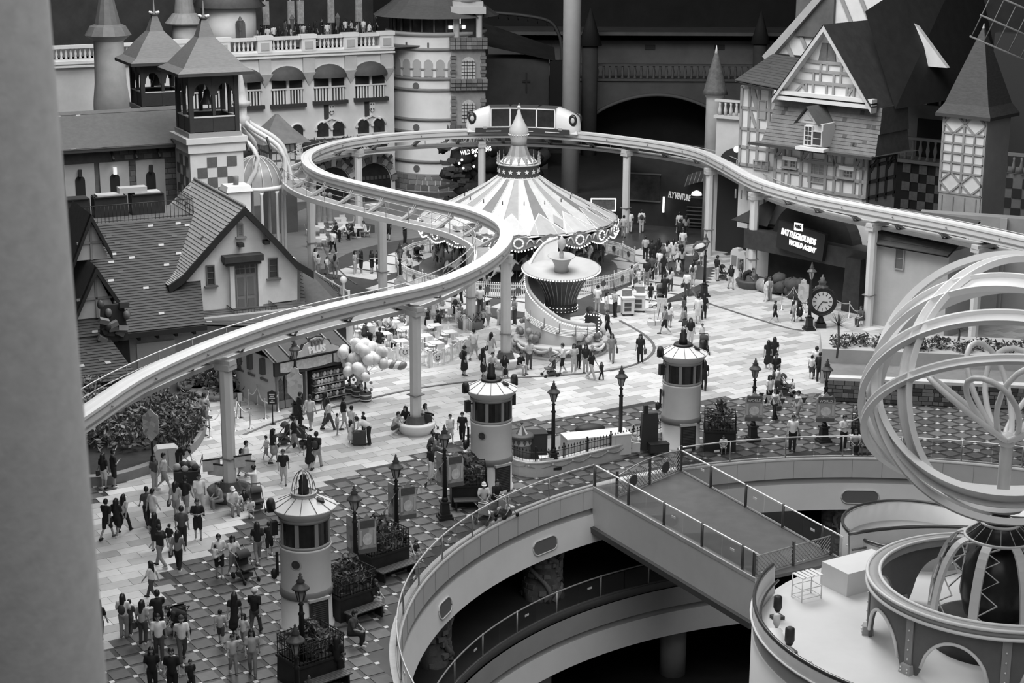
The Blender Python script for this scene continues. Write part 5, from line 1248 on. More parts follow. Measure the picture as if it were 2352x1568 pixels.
# ---------------------------------------------------------------- great round tower with stone bay
TWP=W(1003,250,150); k=1/PXM(W(1003,250,146)); RT=113*k
tw=thing('castle_tower','great round pale tower with mouldings, blind arches and a stone foot','tower',(TWP.x,TWP.y,0))
def tz(y):  # height on the front surface
    return ZP(y,Vector((TWP.x-RT*.4,TWP.y-RT*.85)))
b=MB(); b.lathe([(RT*1.04,0),(RT*1.03,tz(402)),(RT,tz(398)),(RT*.99,tz(76))],(0,0,0),56,caps=False); b.build('tower_drum',mat(.68,.7,.08,.7),tw)
for y in (112,179,205,273,302,369,400):
    b=MB(); z=tz(y); b.lathe([(RT*.99,z-.16),(RT*1.035,z-.1),(RT*1.04,z+.05),(RT*.99,z+.12)],(0,0,0),56,caps=False); b.build('tower_moulding',mat(.22,.7,.15,1),tw)
b=MB(); b.lathe([(RT*1.0,tz(84)),(RT*1.05,tz(80)),(RT*1.05,tz(74)),(RT*.9,tz(74))],(0,0,0),56,caps=False); b.build('gallery_ledge',mat(.35,.6,.1,1),tw)
b=MB(); b.lathe([(RT*.93,tz(76)),(RT*.93,tz(38))],(0,0,0),40,caps=False); gl_=b.build('gallery_glazing',mat(.02,.2,.5,2),tw)
for i in range(24): a=TAU*i/24; pbox('gallery_mullion',gl_,(RT*.95*math.cos(a),RT*.95*math.sin(a),(tz(76)+tz(38))/2),(.1,.14,tz(38)-tz(76)),mat(.08,.5),a)
for i in range(5): a=R(-70+i*9); pbox('gallery_lamp',gl_,(RT*.96*math.cos(a),RT*.96*math.sin(a),tz(62)),(.05,.3,.25),mat(1,.4,emit=4.0),a)
for i in range(20):
    m=MB(); a0,a1=TAU*i/20,TAU*(i+1)/20; vs=[]
    for r,z in ((RT*1.3,tz(40)),(RT*.95,tz(12)),(RT*.3,tz(-60)),(.05,tz(-90))): vs+=[(r*math.cos(a0),r*math.sin(a0),z),(r*math.cos(a1),r*math.sin(a1),z)]
    m.add(vs,[(2*j,2*j+1,2*j+3,2*j+2) for j in range(3)]); m.build('tower_roof_face',mat(.1,.6,.2,3,stretch=(1,1,5)),tw)
for i in range(26):
    a=TAU*i/26; m=MB(); zt,zb=tz(135),tz(174); r=RT*1.0
    m.slab(arch(.72,zt-zb,8,0,0),-.04,.06); o=m.build('blind_arch',mat(.40,.7,.1,1),tw); o.location=(r*math.cos(a),r*math.sin(a),zb); o.rotation_euler=(0,0,a+PI/2)
    if i%2: pbox('arrow_slit',tw,(RT*math.cos(a),RT*math.sin(a),tz(102)),(.08,.12,.4),mat(.08,.6),a)
    pbox('corbel_tab',tw,(RT*1.0*math.cos(a+TAU/52),RT*1.0*math.sin(a+TAU/52),tz(157)),(.14,.5,.1),mat(.3,.7),a+TAU/52)
for y in (196,291,385): a=R(-112); z=tz(y); m=MB(); disc(m,.28,-.05,0,12,0,.1); o=m.build('round_emblem',mat(.13,.6),tw); o.location=(RT*1.01*math.cos(a),RT*1.01*math.sin(a),z); o.rotation_euler=(0,0,a+PI/2)
rr=random.Random(6); ST=[mat(v,.85,.25,4) for v in (.14,.18,.22,.27)]; zt=tz(404); j=0; z=0.1
while z<zt-.1:
    h=rr.choice((.32,.42,.5)); a=R(-190)+rr.random()*.1
    while a<R(10):
        w=rr.uniform(.4,.85); da=w/RT; pbox('foot_stone',tw,((RT*1.03)*math.cos(a+da/2),(RT*1.03)*math.sin(a+da/2),z+h/2),(.16,w-.05,h-.05),ST[rr.randrange(4)],a+da/2); a+=da
    z+=h
# stone oriel bay
aB_=R(-48); BP0=Vector((TWP.x+RT*.98*math.cos(aB_),TWP.y+RT*.98*math.sin(aB_),0)); ob=thing('stone_oriel','stone oriel bay with arched lattice windows clinging to the round tower','building',(BP0.x,BP0.y,0),R(8))
def oz(y): return ZP(y,BP0)
ww=78/PXM(BP0+Vector((0,0,10)))
b=MB(); b.box((0,.2,(oz(290)+oz(92))/2),(ww,2.2,oz(92)-oz(290))); b.build('bay_core',mat(.3,.8,.2,1.5),ob)
for yl,hh in ((96,.5),(190,.8),(295,.4)):
    for i in range(3):
        for q in range(7): pbox('ledge_stone',ob,(-ww*.55+ww*1.1*(q+.5)/7,-1.0-(.12*(2-i) if yl==190 else .1),oz(yl)-i*.32+.3),(ww*1.1/7-.04,.7,.28),ST[rr.randrange(3)])
for yt,yb in ((128,178),(226,276)):
    zt,zb=oz(yt),oz(yb); m=MB(); m.slab(arch(1.15,zt-zb,10,0,zb),-1.0,-.92); o=m.build('lattice_window',mat(.55,.4,.3,3),ob)
    for i in range(1,5): pbox('lattice_bar',o,(-.575+1.15*i/5,-1.02,(zt+zb)/2-.15),(.04,.04,zt-zb-.3),IRON)
    for i in range(1,6): pbox('lattice_bar',o,(0,-1.02,zb+(zt-zb)*i/6.5),(1.15,.04,.04),IRON)
    for q in range(9):
        for s in (-1,1): pbox('quoin',ob,(s*ww*.44,-.95,zb-.3+q*(zt-zb+.8)/9),(.5 if q%2 else .35,.15,.24),ST[rr.randrange(4)])
zp0,zp1=oz(88),oz(30); 
for s in (-1,1): m=MB(); m.lathe([(.3,zp0),(.26,zp0+.2),(.26,zp1-.3),(.36,zp1)],(s*.95,-.6,0),12); m.build('portico_column',mat(.5,.6,.1,1),ob)
m=MB(); m.box((0,-.1,zp1+.3),(2.9,2.2,.6)); m.box((0,-.1,zp1+.8),(2.5,1.8,.4)); m.lathe([(1.2,1.0),(1.25,1.5),(.5,3)],(0,0,zp1),12); m.build('portico_top',mat(.5,.6,.1,1),ob)
m=MB(); m.box((0,.3,(zp0+zp1)/2),(2.0,.6,zp1-zp0)); m.build('portico_door',mat(.03,.4,.3,2),ob); pbox('portico_lamp',ob,(-.75,-.05,oz(48)),(.4,.1,.5),mat(1,.4,emit=4))
# ---------------------------------------------------------------- dragon gate: dark rock with lit sign
DG=W(1080,470,139); dg=thing('dragon_gate','dark rocky ride entrance with glowing eyes and a lit sign','entrance',(DG.x,DG.y,0)); rr=random.Random(12)
RK=mat(.035,.9,.5,1.2,.8)
for k in range(46):
    x=rr.uniform(-2.3,5.6); z=rr.uniform(0,5.2); 
    if x>.5 and z<2: continue
    m=MB(); s=rr.uniform(.5,1.1); m.ball((0,0,0),s,8,sz=.75); 
    m.v=[(a+rr.uniform(-.12,.12),b_+rr.uniform(-.12,.12),c_+rr.uniform(-.12,.12)) for a,b_,c_ in m.v]; o=m.build('rock',RK,dg); o.location=(x,rr.uniform(-.3,.6)+ (z*.12),z)
for k in range(40): pbox('scale_slab',dg,(-2.2+rr.random()*2.0,-.5+rr.random()*.3,1.2+rr.random()*4),(.7,.2,.22),mat(.07,.8,.3,3),rr.uniform(-.3,.3),(0,rr.uniform(-.3,.3),rr.uniform(-.4,.4)))
z1=ZP(320,DG); z2=ZP(341,DG); text('sign_letters','DRAGON',1.0,mat(.4,.4),dg,(.35,-1.2,z1),(PI/2,-.04,0),.06,sx=.62,bold=.02); text('sign_letters','WILD SHOOTING',.5,mat(.9,.4,emit=1.2),dg,(.5,-1.25,z2),(PI/2,-.16,0),.04,sx=.62,bold=.012)
for x,y in ((1062,363),(1093,353),(1065,382),(1089,378),(1056,371)): u=(x-1080)/PXM(DG); m=MB(); m.ball((u,-.9,ZP(y,DG)),.11,8); m.build('glowing_eye',mat(.9,.4,emit=1.0),dg)
m=MB(); caps(m,(-1.8,-.6,5.6),(-1.7,-.6,6.2),.2,.14); caps(m,(-1.7,-.6,6.3),(-1.7,-.6,6.35),.16,.15); caps(m,(-1.8,-.6,5.6),(-2.1,-.9,5.1),.14,.1); caps(m,(-1.75,-.6,6.4),(-1.75,-.6,6.9),.12,.02)
o=bpy.data.objects.new('goblin_figure',remesh(m,.07,1)); o.data.materials.append(mat(.08,.7,.3,3)); link(o,dg)
m=MB(); caps(m,(.2,-.4,5.2),(1.4,-.6,5.7),.45,.3); caps(m,(1.4,-.6,5.7),(2.2,-1.0,5.5),.3,.14); caps(m,(1.3,-.5,5.9),(1.2,-.5,6.5),.1,.02); caps(m,(1.6,-.6,5.9),(1.7,-.6,6.3),.08,.02); caps(m,(.2,-.4,5.2),(-1.2,-.3,5.0),.4,.1)
o=bpy.data.objects.new('dragon_neck',remesh(m,.1,1)); o.data.materials.append(mat(.06,.7,.4,3)); link(o,dg)
# ---------------------------------------------------------------- domed gazebo with curved white ribs and little pavilion
gz=W(590,455,117); t=thing('glass_gazebo','white rib gazebo with spired crown over a small glass dome','gazebo',(gz.x,gz.y,0)); k=1/PXM(gz+Vector((0,0,5)))
def gzz(y): return ZP(y,gz)
zd=gzz(425); b=MB(); n=16
for i in range(n):
    a0,a1=TAU*i/n,TAU*(i+1)/n; m=MB(); vs=[]
    for j in range(7): th=PI/2*j/6; r=62*k*math.cos(th); z=zd+(gzz(358)-zd)*math.sin(th); vs+=[(r*math.cos(a0),r*math.sin(a0),z),(r*math.cos(a1),r*math.sin(a1),z)]
    m.add(vs,[(2*j,2*j+1,2*j+3,2*j+2) for j in range(6)],0,True); o=m.build('dome_pane',mat(.3,.25,.2,1),t)
    m=MB(); m.tube([((62*k+.03)*math.cos(PI/2*j/6)*math.cos(a0),(62*k+.03)*math.cos(PI/2*j/6)*math.sin(a0),zd+(gzz(358)-zd)*math.sin(PI/2*j/6)+.03) for j in range(7)],.04,4); m.build('dome_rib',WHITE,o)
b=MB(); b.tube([(64*k*math.cos(TAU*i/32),64*k*math.sin(TAU*i/32),zd) for i in range(32)],.14,6,closed=True); b.build('dome_ring',WHITE,t)
x0=-28*k; zt=gzz(268)
for i,(xe,ye,xm,zm) in enumerate(((88,0,45,330),(70,-40,48,318),(-22,-70,-5,330),(78,45,40,315),(-45,30,-20,320))):
    P=bez([(x0,0,zt),(x0+(xm-0)*.45*k,ye*k*.4,gzz(zm-28)),((xm+18)*k,ye*k*.8,gzz(zm+25)),(xe*k,ye*k,gzz(440))],6); m=MB(); m.tube(P,.17,6); m.build('curved_rib',mat(.62,.5,.08,1),t)
m=MB(); m.lathe([(.5,zt-.6),(.55,zt),(.35,zt+.1),(.35,zt+.7),(.6,zt+.8),(.65,zt+1.0),(.35,zt+1.1),(.32,zt+1.6),(.1,zt+3.0),(.05,zt+3.4)],(x0,0,0),12); m.build('rib_crown',mat(.5,.5,.15,2),t)
for i in range(10):
    a=TAU*i/10; m=MB(); m.lathe([(.14,0),(.12,.2),(.1,zd-.4),(.16,zd-.2)],(64*k*math.cos(a),64*k*math.sin(a),0),8); m.build('gazebo_column',WHITE,t)
pv=W(640,400,129); t=thing('tea_pavilion','small white lattice pavilion with pyramid roof by the castle wall','pavilion',(pv.x,pv.y,0),R(28)); k=1/PXM(pv+Vector((0,0,6)))
za,ze,zb=ZP(262,pv),ZP(322,pv),ZP(372,pv)
m=MB(); vs=[]; 
for r,z in ((60*k,ze),(30*k,ze+.9),(.1,za)):
    vs+=[(r*x,r*y,z) for x,y in ((-1,-1),(1,-1),(1,1),(-1,1))]
m.add(vs,[(4*j+i,4*j+(i+1)%4,4*j+4+(i+1)%4,4*j+4+i) for j in range(2) for i in range(4)]); m.build('pavilion_roof',mat(.14,.6,.2,2),t)
m=MB(); m.box((0,0,(ze)/2),(64*k,64*k,ze)); bd_=m.build('pavilion_body',mat(.12,.5,.2,1),t)
for s in range(4):
    for i in range(5):
        for j in range(3):
            a=PI/2*s; x=-28*k+56*k*(i+.5)/5; z=ze-.25-j*.62; c,s_=math.cos(a),math.sin(a); y=-33*k
            pbox('lattice_pane',bd_,(x*c-y*s_,x*s_+y*c,z-.2),(.3,.08,.45),mat(.62,.5),a)
# ---------------------------------------------------------------- hall at the back right, its shade put into dark tones
hall=setting('wall_back',(0,0,0)); HYY=168
def HP(px,py,Y=HYY): q=W(px,py,Y); return q
a,c=HP(1000,-80),HP(2500,-80)
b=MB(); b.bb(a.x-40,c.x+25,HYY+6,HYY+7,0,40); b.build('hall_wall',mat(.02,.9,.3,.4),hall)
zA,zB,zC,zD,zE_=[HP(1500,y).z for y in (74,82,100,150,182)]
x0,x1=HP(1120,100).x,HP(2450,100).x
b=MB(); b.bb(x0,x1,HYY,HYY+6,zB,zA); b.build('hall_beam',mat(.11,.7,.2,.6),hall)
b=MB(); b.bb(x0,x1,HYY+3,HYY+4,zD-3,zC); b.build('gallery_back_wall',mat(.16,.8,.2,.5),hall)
for px in (1493,1652): q=HP(px,108,HYY+3); pbox('wall_grille',hall,(q.x,HYY+2.9,q.z),(1.0,.15,.45),mat(.04,.6))
# bridge front with segmental arch
ua,ub=HP(1366,260).x,HP(1650,260).x; xc=(ua+ub)/2; zt=HP(1500,182).z; zarch=HP(1500,216).z; zsp=HP(1380,260).z
n=20; out=[]
top=[(x0,zt),(x1,zt)]
b=MB()
P=[(ua+(ub-ua)*i/n, zsp+(zarch-zsp)*math.sin(PI*i/n)**.8) for i in range(n+1)]
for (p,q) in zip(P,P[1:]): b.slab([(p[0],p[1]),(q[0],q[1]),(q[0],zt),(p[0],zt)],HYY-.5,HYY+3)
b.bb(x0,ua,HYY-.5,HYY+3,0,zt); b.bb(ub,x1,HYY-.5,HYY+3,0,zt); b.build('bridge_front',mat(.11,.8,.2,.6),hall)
b=MB(); b.tube([(p[0],HYY-.55,p[1]) for p in P],.18,5); b.build('arch_moulding',mat(.13,.7),hall)
b=MB(); b.bb(x0,x1,HYY-.8,HYY-.3,zD-.0,zD+.18); b.bb(x0,x1,HYY-.8,HYY-.3,zt-.1,zt+.12); b.build('gallery_rail',mat(.10,.7,.2,1),hall)
b=MB(); b.lathe([(.1,0),(.12,.1),(.07,.25),(.13,.55),(.06,.9),(.1,1.05)],(0,0,0),8); g0=b.build('gallery_baluster',mat(.12,.7),hall); hh=(zD-zt-.1)/1.05
for i in range(int((x1-x0)/.6)):
    o=g0 if i==0 else inst(g0,hall); o.location=(x0+.3+i*.6,HYY-.55,zt+.1); o.scale=(1.3,1.3,hh)
for px,ya,ye,yb,w in ((1354,18,96,300,36),(1742,25,92,300,30)):
    q=HP(px,200,HYY-1.5); k=1/PXM(q); o=setting('column',(q.x,HYY-1.5,0)); z_=lambda y:ZP(y,q)
    b=MB(); b.lathe([(w/2*k,0),(w/2*k,z_(ye))],(0,0,0),14); b.build('turret_shaft',mat(.07,.8,.2,1),o); b=MB(); b.lathe([(w*.75*k,z_(ye+8)),(.05,z_(ya))],(0,0,0),14); b.build('turret_cone',mat(.03,.8),o)
# dark side building with cross slit
q=W(1190,200,158); o=thing('dark_keep','dim stone keep with a cross-shaped slit behind the train','building',(q.x,158,0)); k=1/PXM(q)
b=MB(); b.bb(-78*k,70*k,0,4,0,ZP(135,q)); b.build('keep_wall',mat(.07,.85,.25,.6),o)
b=MB(); b.add([(-90*k,-.8,ZP(100,q)),(85*k,-.8,ZP(138,q)),(85*k,5,ZP(120,q)),(-90*k,5,ZP(60,q))],[(0,1,2,3)]); b.build('keep_roof',mat(.03,.8,.3,1),o)
pbox('cross_slit',o,(19*k,-.05,ZP(190,q)),(.14,.15,1.8),BLACK); pbox('cross_slit',o,(19*k,-.05,ZP(187,q)),(.7,.15,.16),BLACK)
pbox('dark_doorway',o,(90*k,-.3,ZP(240,q)),(1.4,1,8),mat(.015,.8))
# coaster loop in the dark behind the column
b=MB(); q=W(1180,60,161); b=MB(); P=[W(x,y,161)-q for x,y in ((1120,28),(1200,35),(1260,48),(1282,75),(1290,110),(1288,150))]; b.tube(bez(P,6),.16,6); lp=thing('coaster_loop','thin dark roller coaster rail curving behind the pale column','track',q); b.build('coaster_rail',mat(.06,.5),lp)
for p_ in resample(bez(P,6),.9): m=MB(); m.tube([p_,p_+Vector((.1,.5,-.55))],.05,4); m.build('coaster_tie',mat(.08,.5),lp)
# big pale columns
def big_col(px,py,Y,wpx,ztop=40,taper=0.0):
    q=W(px,py,Y); r=wpx/2/PXM(q); b=MB(); b.lathe([(r*(1+taper),0),(r,ztop)],(0,0,0),32); o=b.build('column',mat(.5,.6,.08,.8),None,(q.x,q.y,0)); o['kind']='structure'; return o
big_col(1312,200,146,41); big_col(1888,20,131,50)
q=W(-110,700,13.0); b=MB(); b.lathe([(1.02,0),(.985,19.5),(.865,25.2),(.865,40)],(0,0,0),64); o=b.build('column',mat(.55,.8,.12,6,.15),None,(q.x,q.y,0)); o['kind']='structure'
# ---------------------------------------------------------------- half-timbered house on the right
FR=Frame(W(1990,443,108),R(-43)); hr=thing('timbered_house','tall half-timbered house with mansard roof and dormer on the right','building',FR.o,FR.a)
def RP(px,py,v=0.0): u,z=FR.uz(px,py,v); return Vector((u,v,z))
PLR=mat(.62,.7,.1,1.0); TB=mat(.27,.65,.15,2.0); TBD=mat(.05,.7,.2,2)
uL=RP(1779,397).x; zb0=3.2; zt0=RP(1985,372).z+.6
b=MB(); b.bb(uL,0,0,.3,zb0,zt0); fw=b.build('front_wall',PLR,hr)
b=MB(); b.bb(-.3,0,0,3.4,zb0,zt0); sw_=b.build('side_wall',mat(.3,.7,.2,1),hr)  # side wall darker than the front: shade put into its colour
def timber(parent,u0,u1,z0,z1,v,segs,m,w=.2,th=.12):
    for (a,b_,c,d) in segs:
        bar('timber',parent,(u0+(u1-u0)*a,v-.04,z0+(z1-z0)*b_),(u0+(u1-u0)*c,v-.04,z0+(z1-z0)*d),th,w,m)
zw0=RP(1985,440).z-.4
segs=[(0,y,1,y) for y in (.02,.38,.70,.99)]+[(x,0,x,1) for x in (.01,.10,.17,.30,.40,.565,.66,.74,.87,.94,.99)]+[(.02,.72,.1,.98),(.30,.72,.38,.98),(.6,.98,.66,.72),(.93,.98,.88,.72)]
timber(hr,uL,0,zw0,zt0-.2,-.02,segs,TB)
window(hr,FR,1804,368,1828,384,-.03,TB,mat(.1,.3,.3,3),4,2); window(hr,FR,1932,391,1958,408,-.03,TB,mat(.1,.3,.3,3),4,2)
window(hr,FR,1860,366,1892,420,-.03,TB,mat(.2,.4,.2,4),3,6,False,'door_window')
for x0,y0 in ((1816,364),(1945,386)): q=RP(x0,y0,-.05); pbox('window_blind',hr,(q.x,-.12,q.z),(1.1,.08,.25),mat(.75,.6))
# side wall timbers (turned to the right, shade put into their dark tone)
def stimber(y0,z0,y1,z1,w=.2):
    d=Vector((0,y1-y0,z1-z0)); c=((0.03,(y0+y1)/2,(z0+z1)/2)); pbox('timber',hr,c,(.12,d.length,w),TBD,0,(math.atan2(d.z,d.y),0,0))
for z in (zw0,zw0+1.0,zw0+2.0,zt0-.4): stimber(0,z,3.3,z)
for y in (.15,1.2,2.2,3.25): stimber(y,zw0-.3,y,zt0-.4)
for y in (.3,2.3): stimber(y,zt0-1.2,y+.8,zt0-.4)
# mansard: bell-cast tiled skirt below the gable
mt=[RP(1793,221,.9),RP(2004,248,.9)]; zM=(mt[0].z+mt[1].z)/2
uml=RP(1793,221,.9).x; umr=.25
MR=mat(.15,.65,.25,3)
prof=[(.9,zM),(.45,zM-1.6),(-.15,zM-2.9),(-.95,zt0-.1)]
for k in range(3):
    (v1,z1),(v0,z0)=prof[k],prof[k+1]
    roof(hr,(uml-.4-(.25*k),v0,z0),(umr+.2+.15*k,v0,z0),(umr+.1*k,v1,z1),(uml-.3-.2*k,v1,z1),6,MR,6,50+k,'mansard_courses',light=.1)
    # right flank: shade put into a darker tile tone
    r=MB(); x0,x1=umr+.1*k,umr+.2+.15*k
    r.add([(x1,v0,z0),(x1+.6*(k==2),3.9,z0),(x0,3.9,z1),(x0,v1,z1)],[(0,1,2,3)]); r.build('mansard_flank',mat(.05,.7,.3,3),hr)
    r=MB(); r.add([(uml-.4-.25*k,v0,z0),(uml-.3-.2*k,v1,z1),(uml-.3-.2*k,4,z1),(uml-.4-.25*k,4,z0)],[(0,1,2,3)]); r.build('mansard_flank',MR,hr)
v=MB(); v.bb(uml-1.1,umr+.6,-1.02,-.9,zt0-.25,zt0-.08); v.build('mansard_eave',TBD,hr)
# upper gable
ga=RP(1905,66,.55); gl=RP(1793,217,.55); gr=RP(2008,246,.55); zg=(gl.z+gr.z)/2
b=MB(); b.slab([(gl.x,zg),(gr.x,zg),(ga.x,ga.z)],.55,.85); gb=b.build('gable_front',PLR,hr)
def tri(uf,zf): return (gl.x+(gr.x-gl.x)*uf,.5,zg+(ga.z-zg)*zf)
ap=(ga.x-gl.x)/(gr.x-gl.x)
def edge(zf,s): return ap-(ap*(1-zf)) if s<0 else ap+(1-ap)*(1-zf)
for zf in (.07,.24,.40,.53):
    bar('timber',gb,tri(edge(zf,-1)+.0,zf),tri(edge(zf,1),zf),.12,.2,TB)
for i in range(11):
    uf=.14+.72*i/10
    for z0,z1 in ((.07,.24),(.24,.40),(.40,.53)):
        if edge(z1,-1)+.03<uf<edge(z1,1)-.03 and (i+int(z0*30))%3!=0: bar('timber',gb,tri(uf,z0),tri(uf,z1),.12,.15,TB)
bar('timber',gb,tri(.22,.24),tri(.30,.07),.12,.15,TB); bar('timber',gb,tri(.78,.24),tri(.72,.07),.12,.15,TB); bar('timber',gb,tri(.16,.07),tri(.27,.24),.12,.15,TB)
for s in (-.045,.045): c=tri(ap+s,.53); d=tri(ap+s*.6,.8); b=MB(); b.slab([(c[0]-.35,c[2]),(c[0]+.35,c[2]),(d[0]+.25,d[2]),(d[0]-.25,d[2])],.45,.56); b.build('attic_window',mat(.13,.4,.2,3),gb)
for e,nm in ((gl,-1),(gr,1)):
    d=Vector((e.x-ga.x,0,zg-ga.z)); out=[(ga.x,ga.z+.25),(e.x+d.x*.06,zg+d.z*.06+.15),(e.x+d.x*.06,zg+d.z*.06-.15),(ga.x,ga.z-.15)]
    s=MB(); s.slab(out,-.15,.5); s.build('bargeboard',mat(.45,.6,.1,2),hr)
    s=MB(); s.add([(ga.x,-.2,ga.z+.3),(e.x+d.x*.06,-.2,zg+d.z*.06+.2),(e.x+d.x*.06,12,zg+d.z*.06+.2),(ga.x,12,ga.z+.3)],[(0,1,2,3)]); s.build('upper_roof',mat(.035,.75,.3,1.5),hr)
for z in (zg-.05,zg+.3): pbox('gable_sill',hr,((gl.x+gr.x)/2,.3,z),(gr.x-gl.x+.3,.6,.24),mat(.6,.6,.08,1))
# dormer on the mansard
da=RP(1857,249,-1.0); dl=RP(1832,279,-1.0); dr_=RP(1882,286,-1.0); zd_=(dl.z+dr_.z)/2
b=MB(); b.slab([(dl.x,zd_),(dr_.x,zd_),(da.x,da.z)],-1.0,-.7); dm=b.build('dormer_pediment',mat(.55,.6),hr)
b=MB(); b.slab([(dl.x+.5,zd_+.2),(dr_.x-.5,zd_+.2),(da.x,da.z-.35)],-1.08,-.98); b.build('pediment_panel',mat(.35,.6),dm)
for e in (dl,dr_): s=MB(); s.add([(da.x,-1.3,da.z+.15),(e.x+(e.x-da.x)*.15,-1.3,zd_-.1),(e.x+(e.x-da.x)*.15,1.0,zd_-.1),(da.x,1.0,da.z+.15)],[(0,1,2,3)]); s.build('dormer_roof',mat(.09,.7,.2,3),dm)
uw0,uw1=RP(1849,300,-1).x,RP(1889,305,-1).x; zw_=RP(1868,338,-1).z
b=MB(); b.bb(uw0,uw1,-.95,.4,zw_,zd_); b.build('dormer_box',mat(.5,.6,.1,1),dm)
window(hr,FR,1851,290,1864,333,-1.0,mat(.6,.6),mat(.06,.3),2,4,False); window(hr,FR,1869,302,1886,334,-1.0,mat(.5,.6),mat(.05,.3),1,2,False)
pbox('dormer_ledge',dm,((uw0+uw1)/2,-1.1,zw_-.1),(uw1-uw0+.8,.6,.2),mat(.66,.6))
# left wing
v0=1.2; ul=RP(1701,300,v0).x; ur=RP(1792,300,v0).x; zt1=RP(1740,200,v0).z
b=MB(); b.bb(ul,ur+1,v0,v0+.3,3,zt1); b.build('wing_wall',PLR,hr)
zq=RP(1740,385,v0).z
timber(hr,ul,ur,zq,zt1,v0,[(0,y,1,y) for y in (.02,.24,.47,.73,.99)]+[(x,0,x,1) for x in (.01,.22,.45,.72,.98)]+[(.22,.99,.4,.73),(.4,.5,.22,.73),(.45,.73,.3,.98)],TB)
window(hr,FR,1745,232,1758,272,v0-.05,TB,mat(.3,.4),1,2,False); window(hr,FR,1733,369,1748,388,v0-.05,TB,mat(.15,.4),1,2,False); window(hr,FR,1752,371,1764,390,v0-.05,TB,mat(.15,.4),1,2,False)
roof(hr,RP(1688,184,v0-1.2),RP(1800,206,v0-1.2),RP(1850,135,v0+4),RP(1775,124,v0+4),12,mat(.08,.7,.25,3),3,61,'wing_roof_courses',light=.1)
# far rear gable and great dark roof
rg=[RP(1776,122,7),RP(1990,120,7),RP(1935,-110,7)]
b=MB(); b.slab([(rg[0].x,rg[0].z),(rg[1].x+6,rg[0].z),((rg[0].x+rg[1].x)/2+3,rg[2].z)],7,7.4); rgo=b.build('rear_gable',PLR,hr)
ax,az=(rg[0].x+rg[1].x)/2+3,rg[2].z
for i in range(7):
    f=i/7; x0=rg[0].x+(ax-rg[0].x)*f; z0=rg[0].z+(az-rg[0].z)*f; bar('timber',rgo,(x0,6.9,z0),(x0+2.2,6.9,z0-4.0) if i>1 else (x0+1.0,6.9,z0-1.6),.12,.25,TB)
s=MB(); s.slab([(rg[0].x-.5,rg[0].z-.2),(ax,az+.3),(ax,az-.3),(rg[0].x-.1,rg[0].z-.6)],6.4,7); s.build('rear_bargeboard',mat(.35,.6,.1,2),hr)
bigr=MB(); bigr.add([(0.5,2.0,zg-.3),(.5,16,zg-.3),(ga.x+1,16,ga.z+5),(ga.x+1,3,ga.z+1)],[(0,1,2,3)]); bigr.add([(ga.x+1,16,ga.z+5),(.5,16,zg-.3),(9,20,zg-.3),(9,20,ga.z+6)],[(0,1,2,3)]); bigr.build('great_roof',mat(.02,.8,.3,1.5),hr)
pbox('rear_shutter',rgo,(ax-3.3,6.8,RP(1950,20,7).z),(3,.2,4.0),mat(.1,.7,.3,3))
# ---------------------------------------------------------------- balcony link with chequered wall, lantern dormer
FL=Frame(W(2076,450,119),R(-40)); lk=thing('balcony_link','recessed balcony wing with chequered base beside the timbered house','building',FL.o,FL.a)
def LP(px,py,v=0.0): u,z=FL.uz(px,py,v); return Vector((u,v,z))
u1=LP(2175,400).x; z1=LP(2110,372).z; z2=LP(2110,248).z
b=MB(); b.bb(-3.5,u1+1,1.6,2,0,z2); b.build('recess_wall',mat(.3,.7,.2,1),lk)
b=MB(); b.bb(-2,u1+1,0,.3,0,z1); cwl=b.build('chequer_wall',mat(.045,.7,.2,1),lk)
s=.62
for j in range(9):
    for i in range(11):
        if (i+j)%2: continue
        q=(.1+i*s,-.03,z1-.5-j*s); pbox('chequer_tile',cwl,q,(s*.96,.06,s*.96),mat(.28,.6,.3,2))
b=MB(); b.bb(-2,u1+1,-.3,1.6,z1-.1,z1+.12); b.bb(-2,u1+1,-.2,.1,z1+1.5,z1+1.68); b.build('balcony_slab',mat(.4,.6,.1,1),lk)
b=MB(); b.lathe([(.1,0),(.13,.12),(.07,.3),(.15,.7),(.07,1.15),(.12,1.4)],(0,0,0),8); g0=b.build('balcony_baluster',mat(.36,.6,.1,1),lk)
for i in range(int((u1+3)/.55)): o=g0 if i==0 else inst(g0,lk); o.location=(-2+.3+i*.55,-.05,z1+.12)
b=MB(); q=LP(2140,300,1.5); b.bb(q.x-1.1,q.x+2.6,1.5,1.65,z1,LP(2140,275,1.5).z); b.build('balcony_doorway',mat(.03,.6),lk)
q0=LP(2112,247,3); q1=LP(2186,190,3)
b=MB(); b.bb(q0.x,q1.x,3,5.5,z2-.5,LP(2140,190,3).z); ld=b.build('lantern_dormer',PLR,lk); zz=LP(2140,190,3).z
b=MB(); b.bb(q0.x-.3,q1.x+.3,2.7,5.8,zz,zz+.35); b.build('dormer_cornice',mat(.5,.6),ld); pbox('roof_vent',ld,(q1.x-.8,3.5,zz+.7),(1.3,.9,.5),mat(.4,.6))
for f in (.42,.88): x=q0.x+(q1.x-q0.x)*f; pbox('dormer_window',ld,(x,2.97,zz-1.35),(.75,.1,1.9),mat(.03,.4))
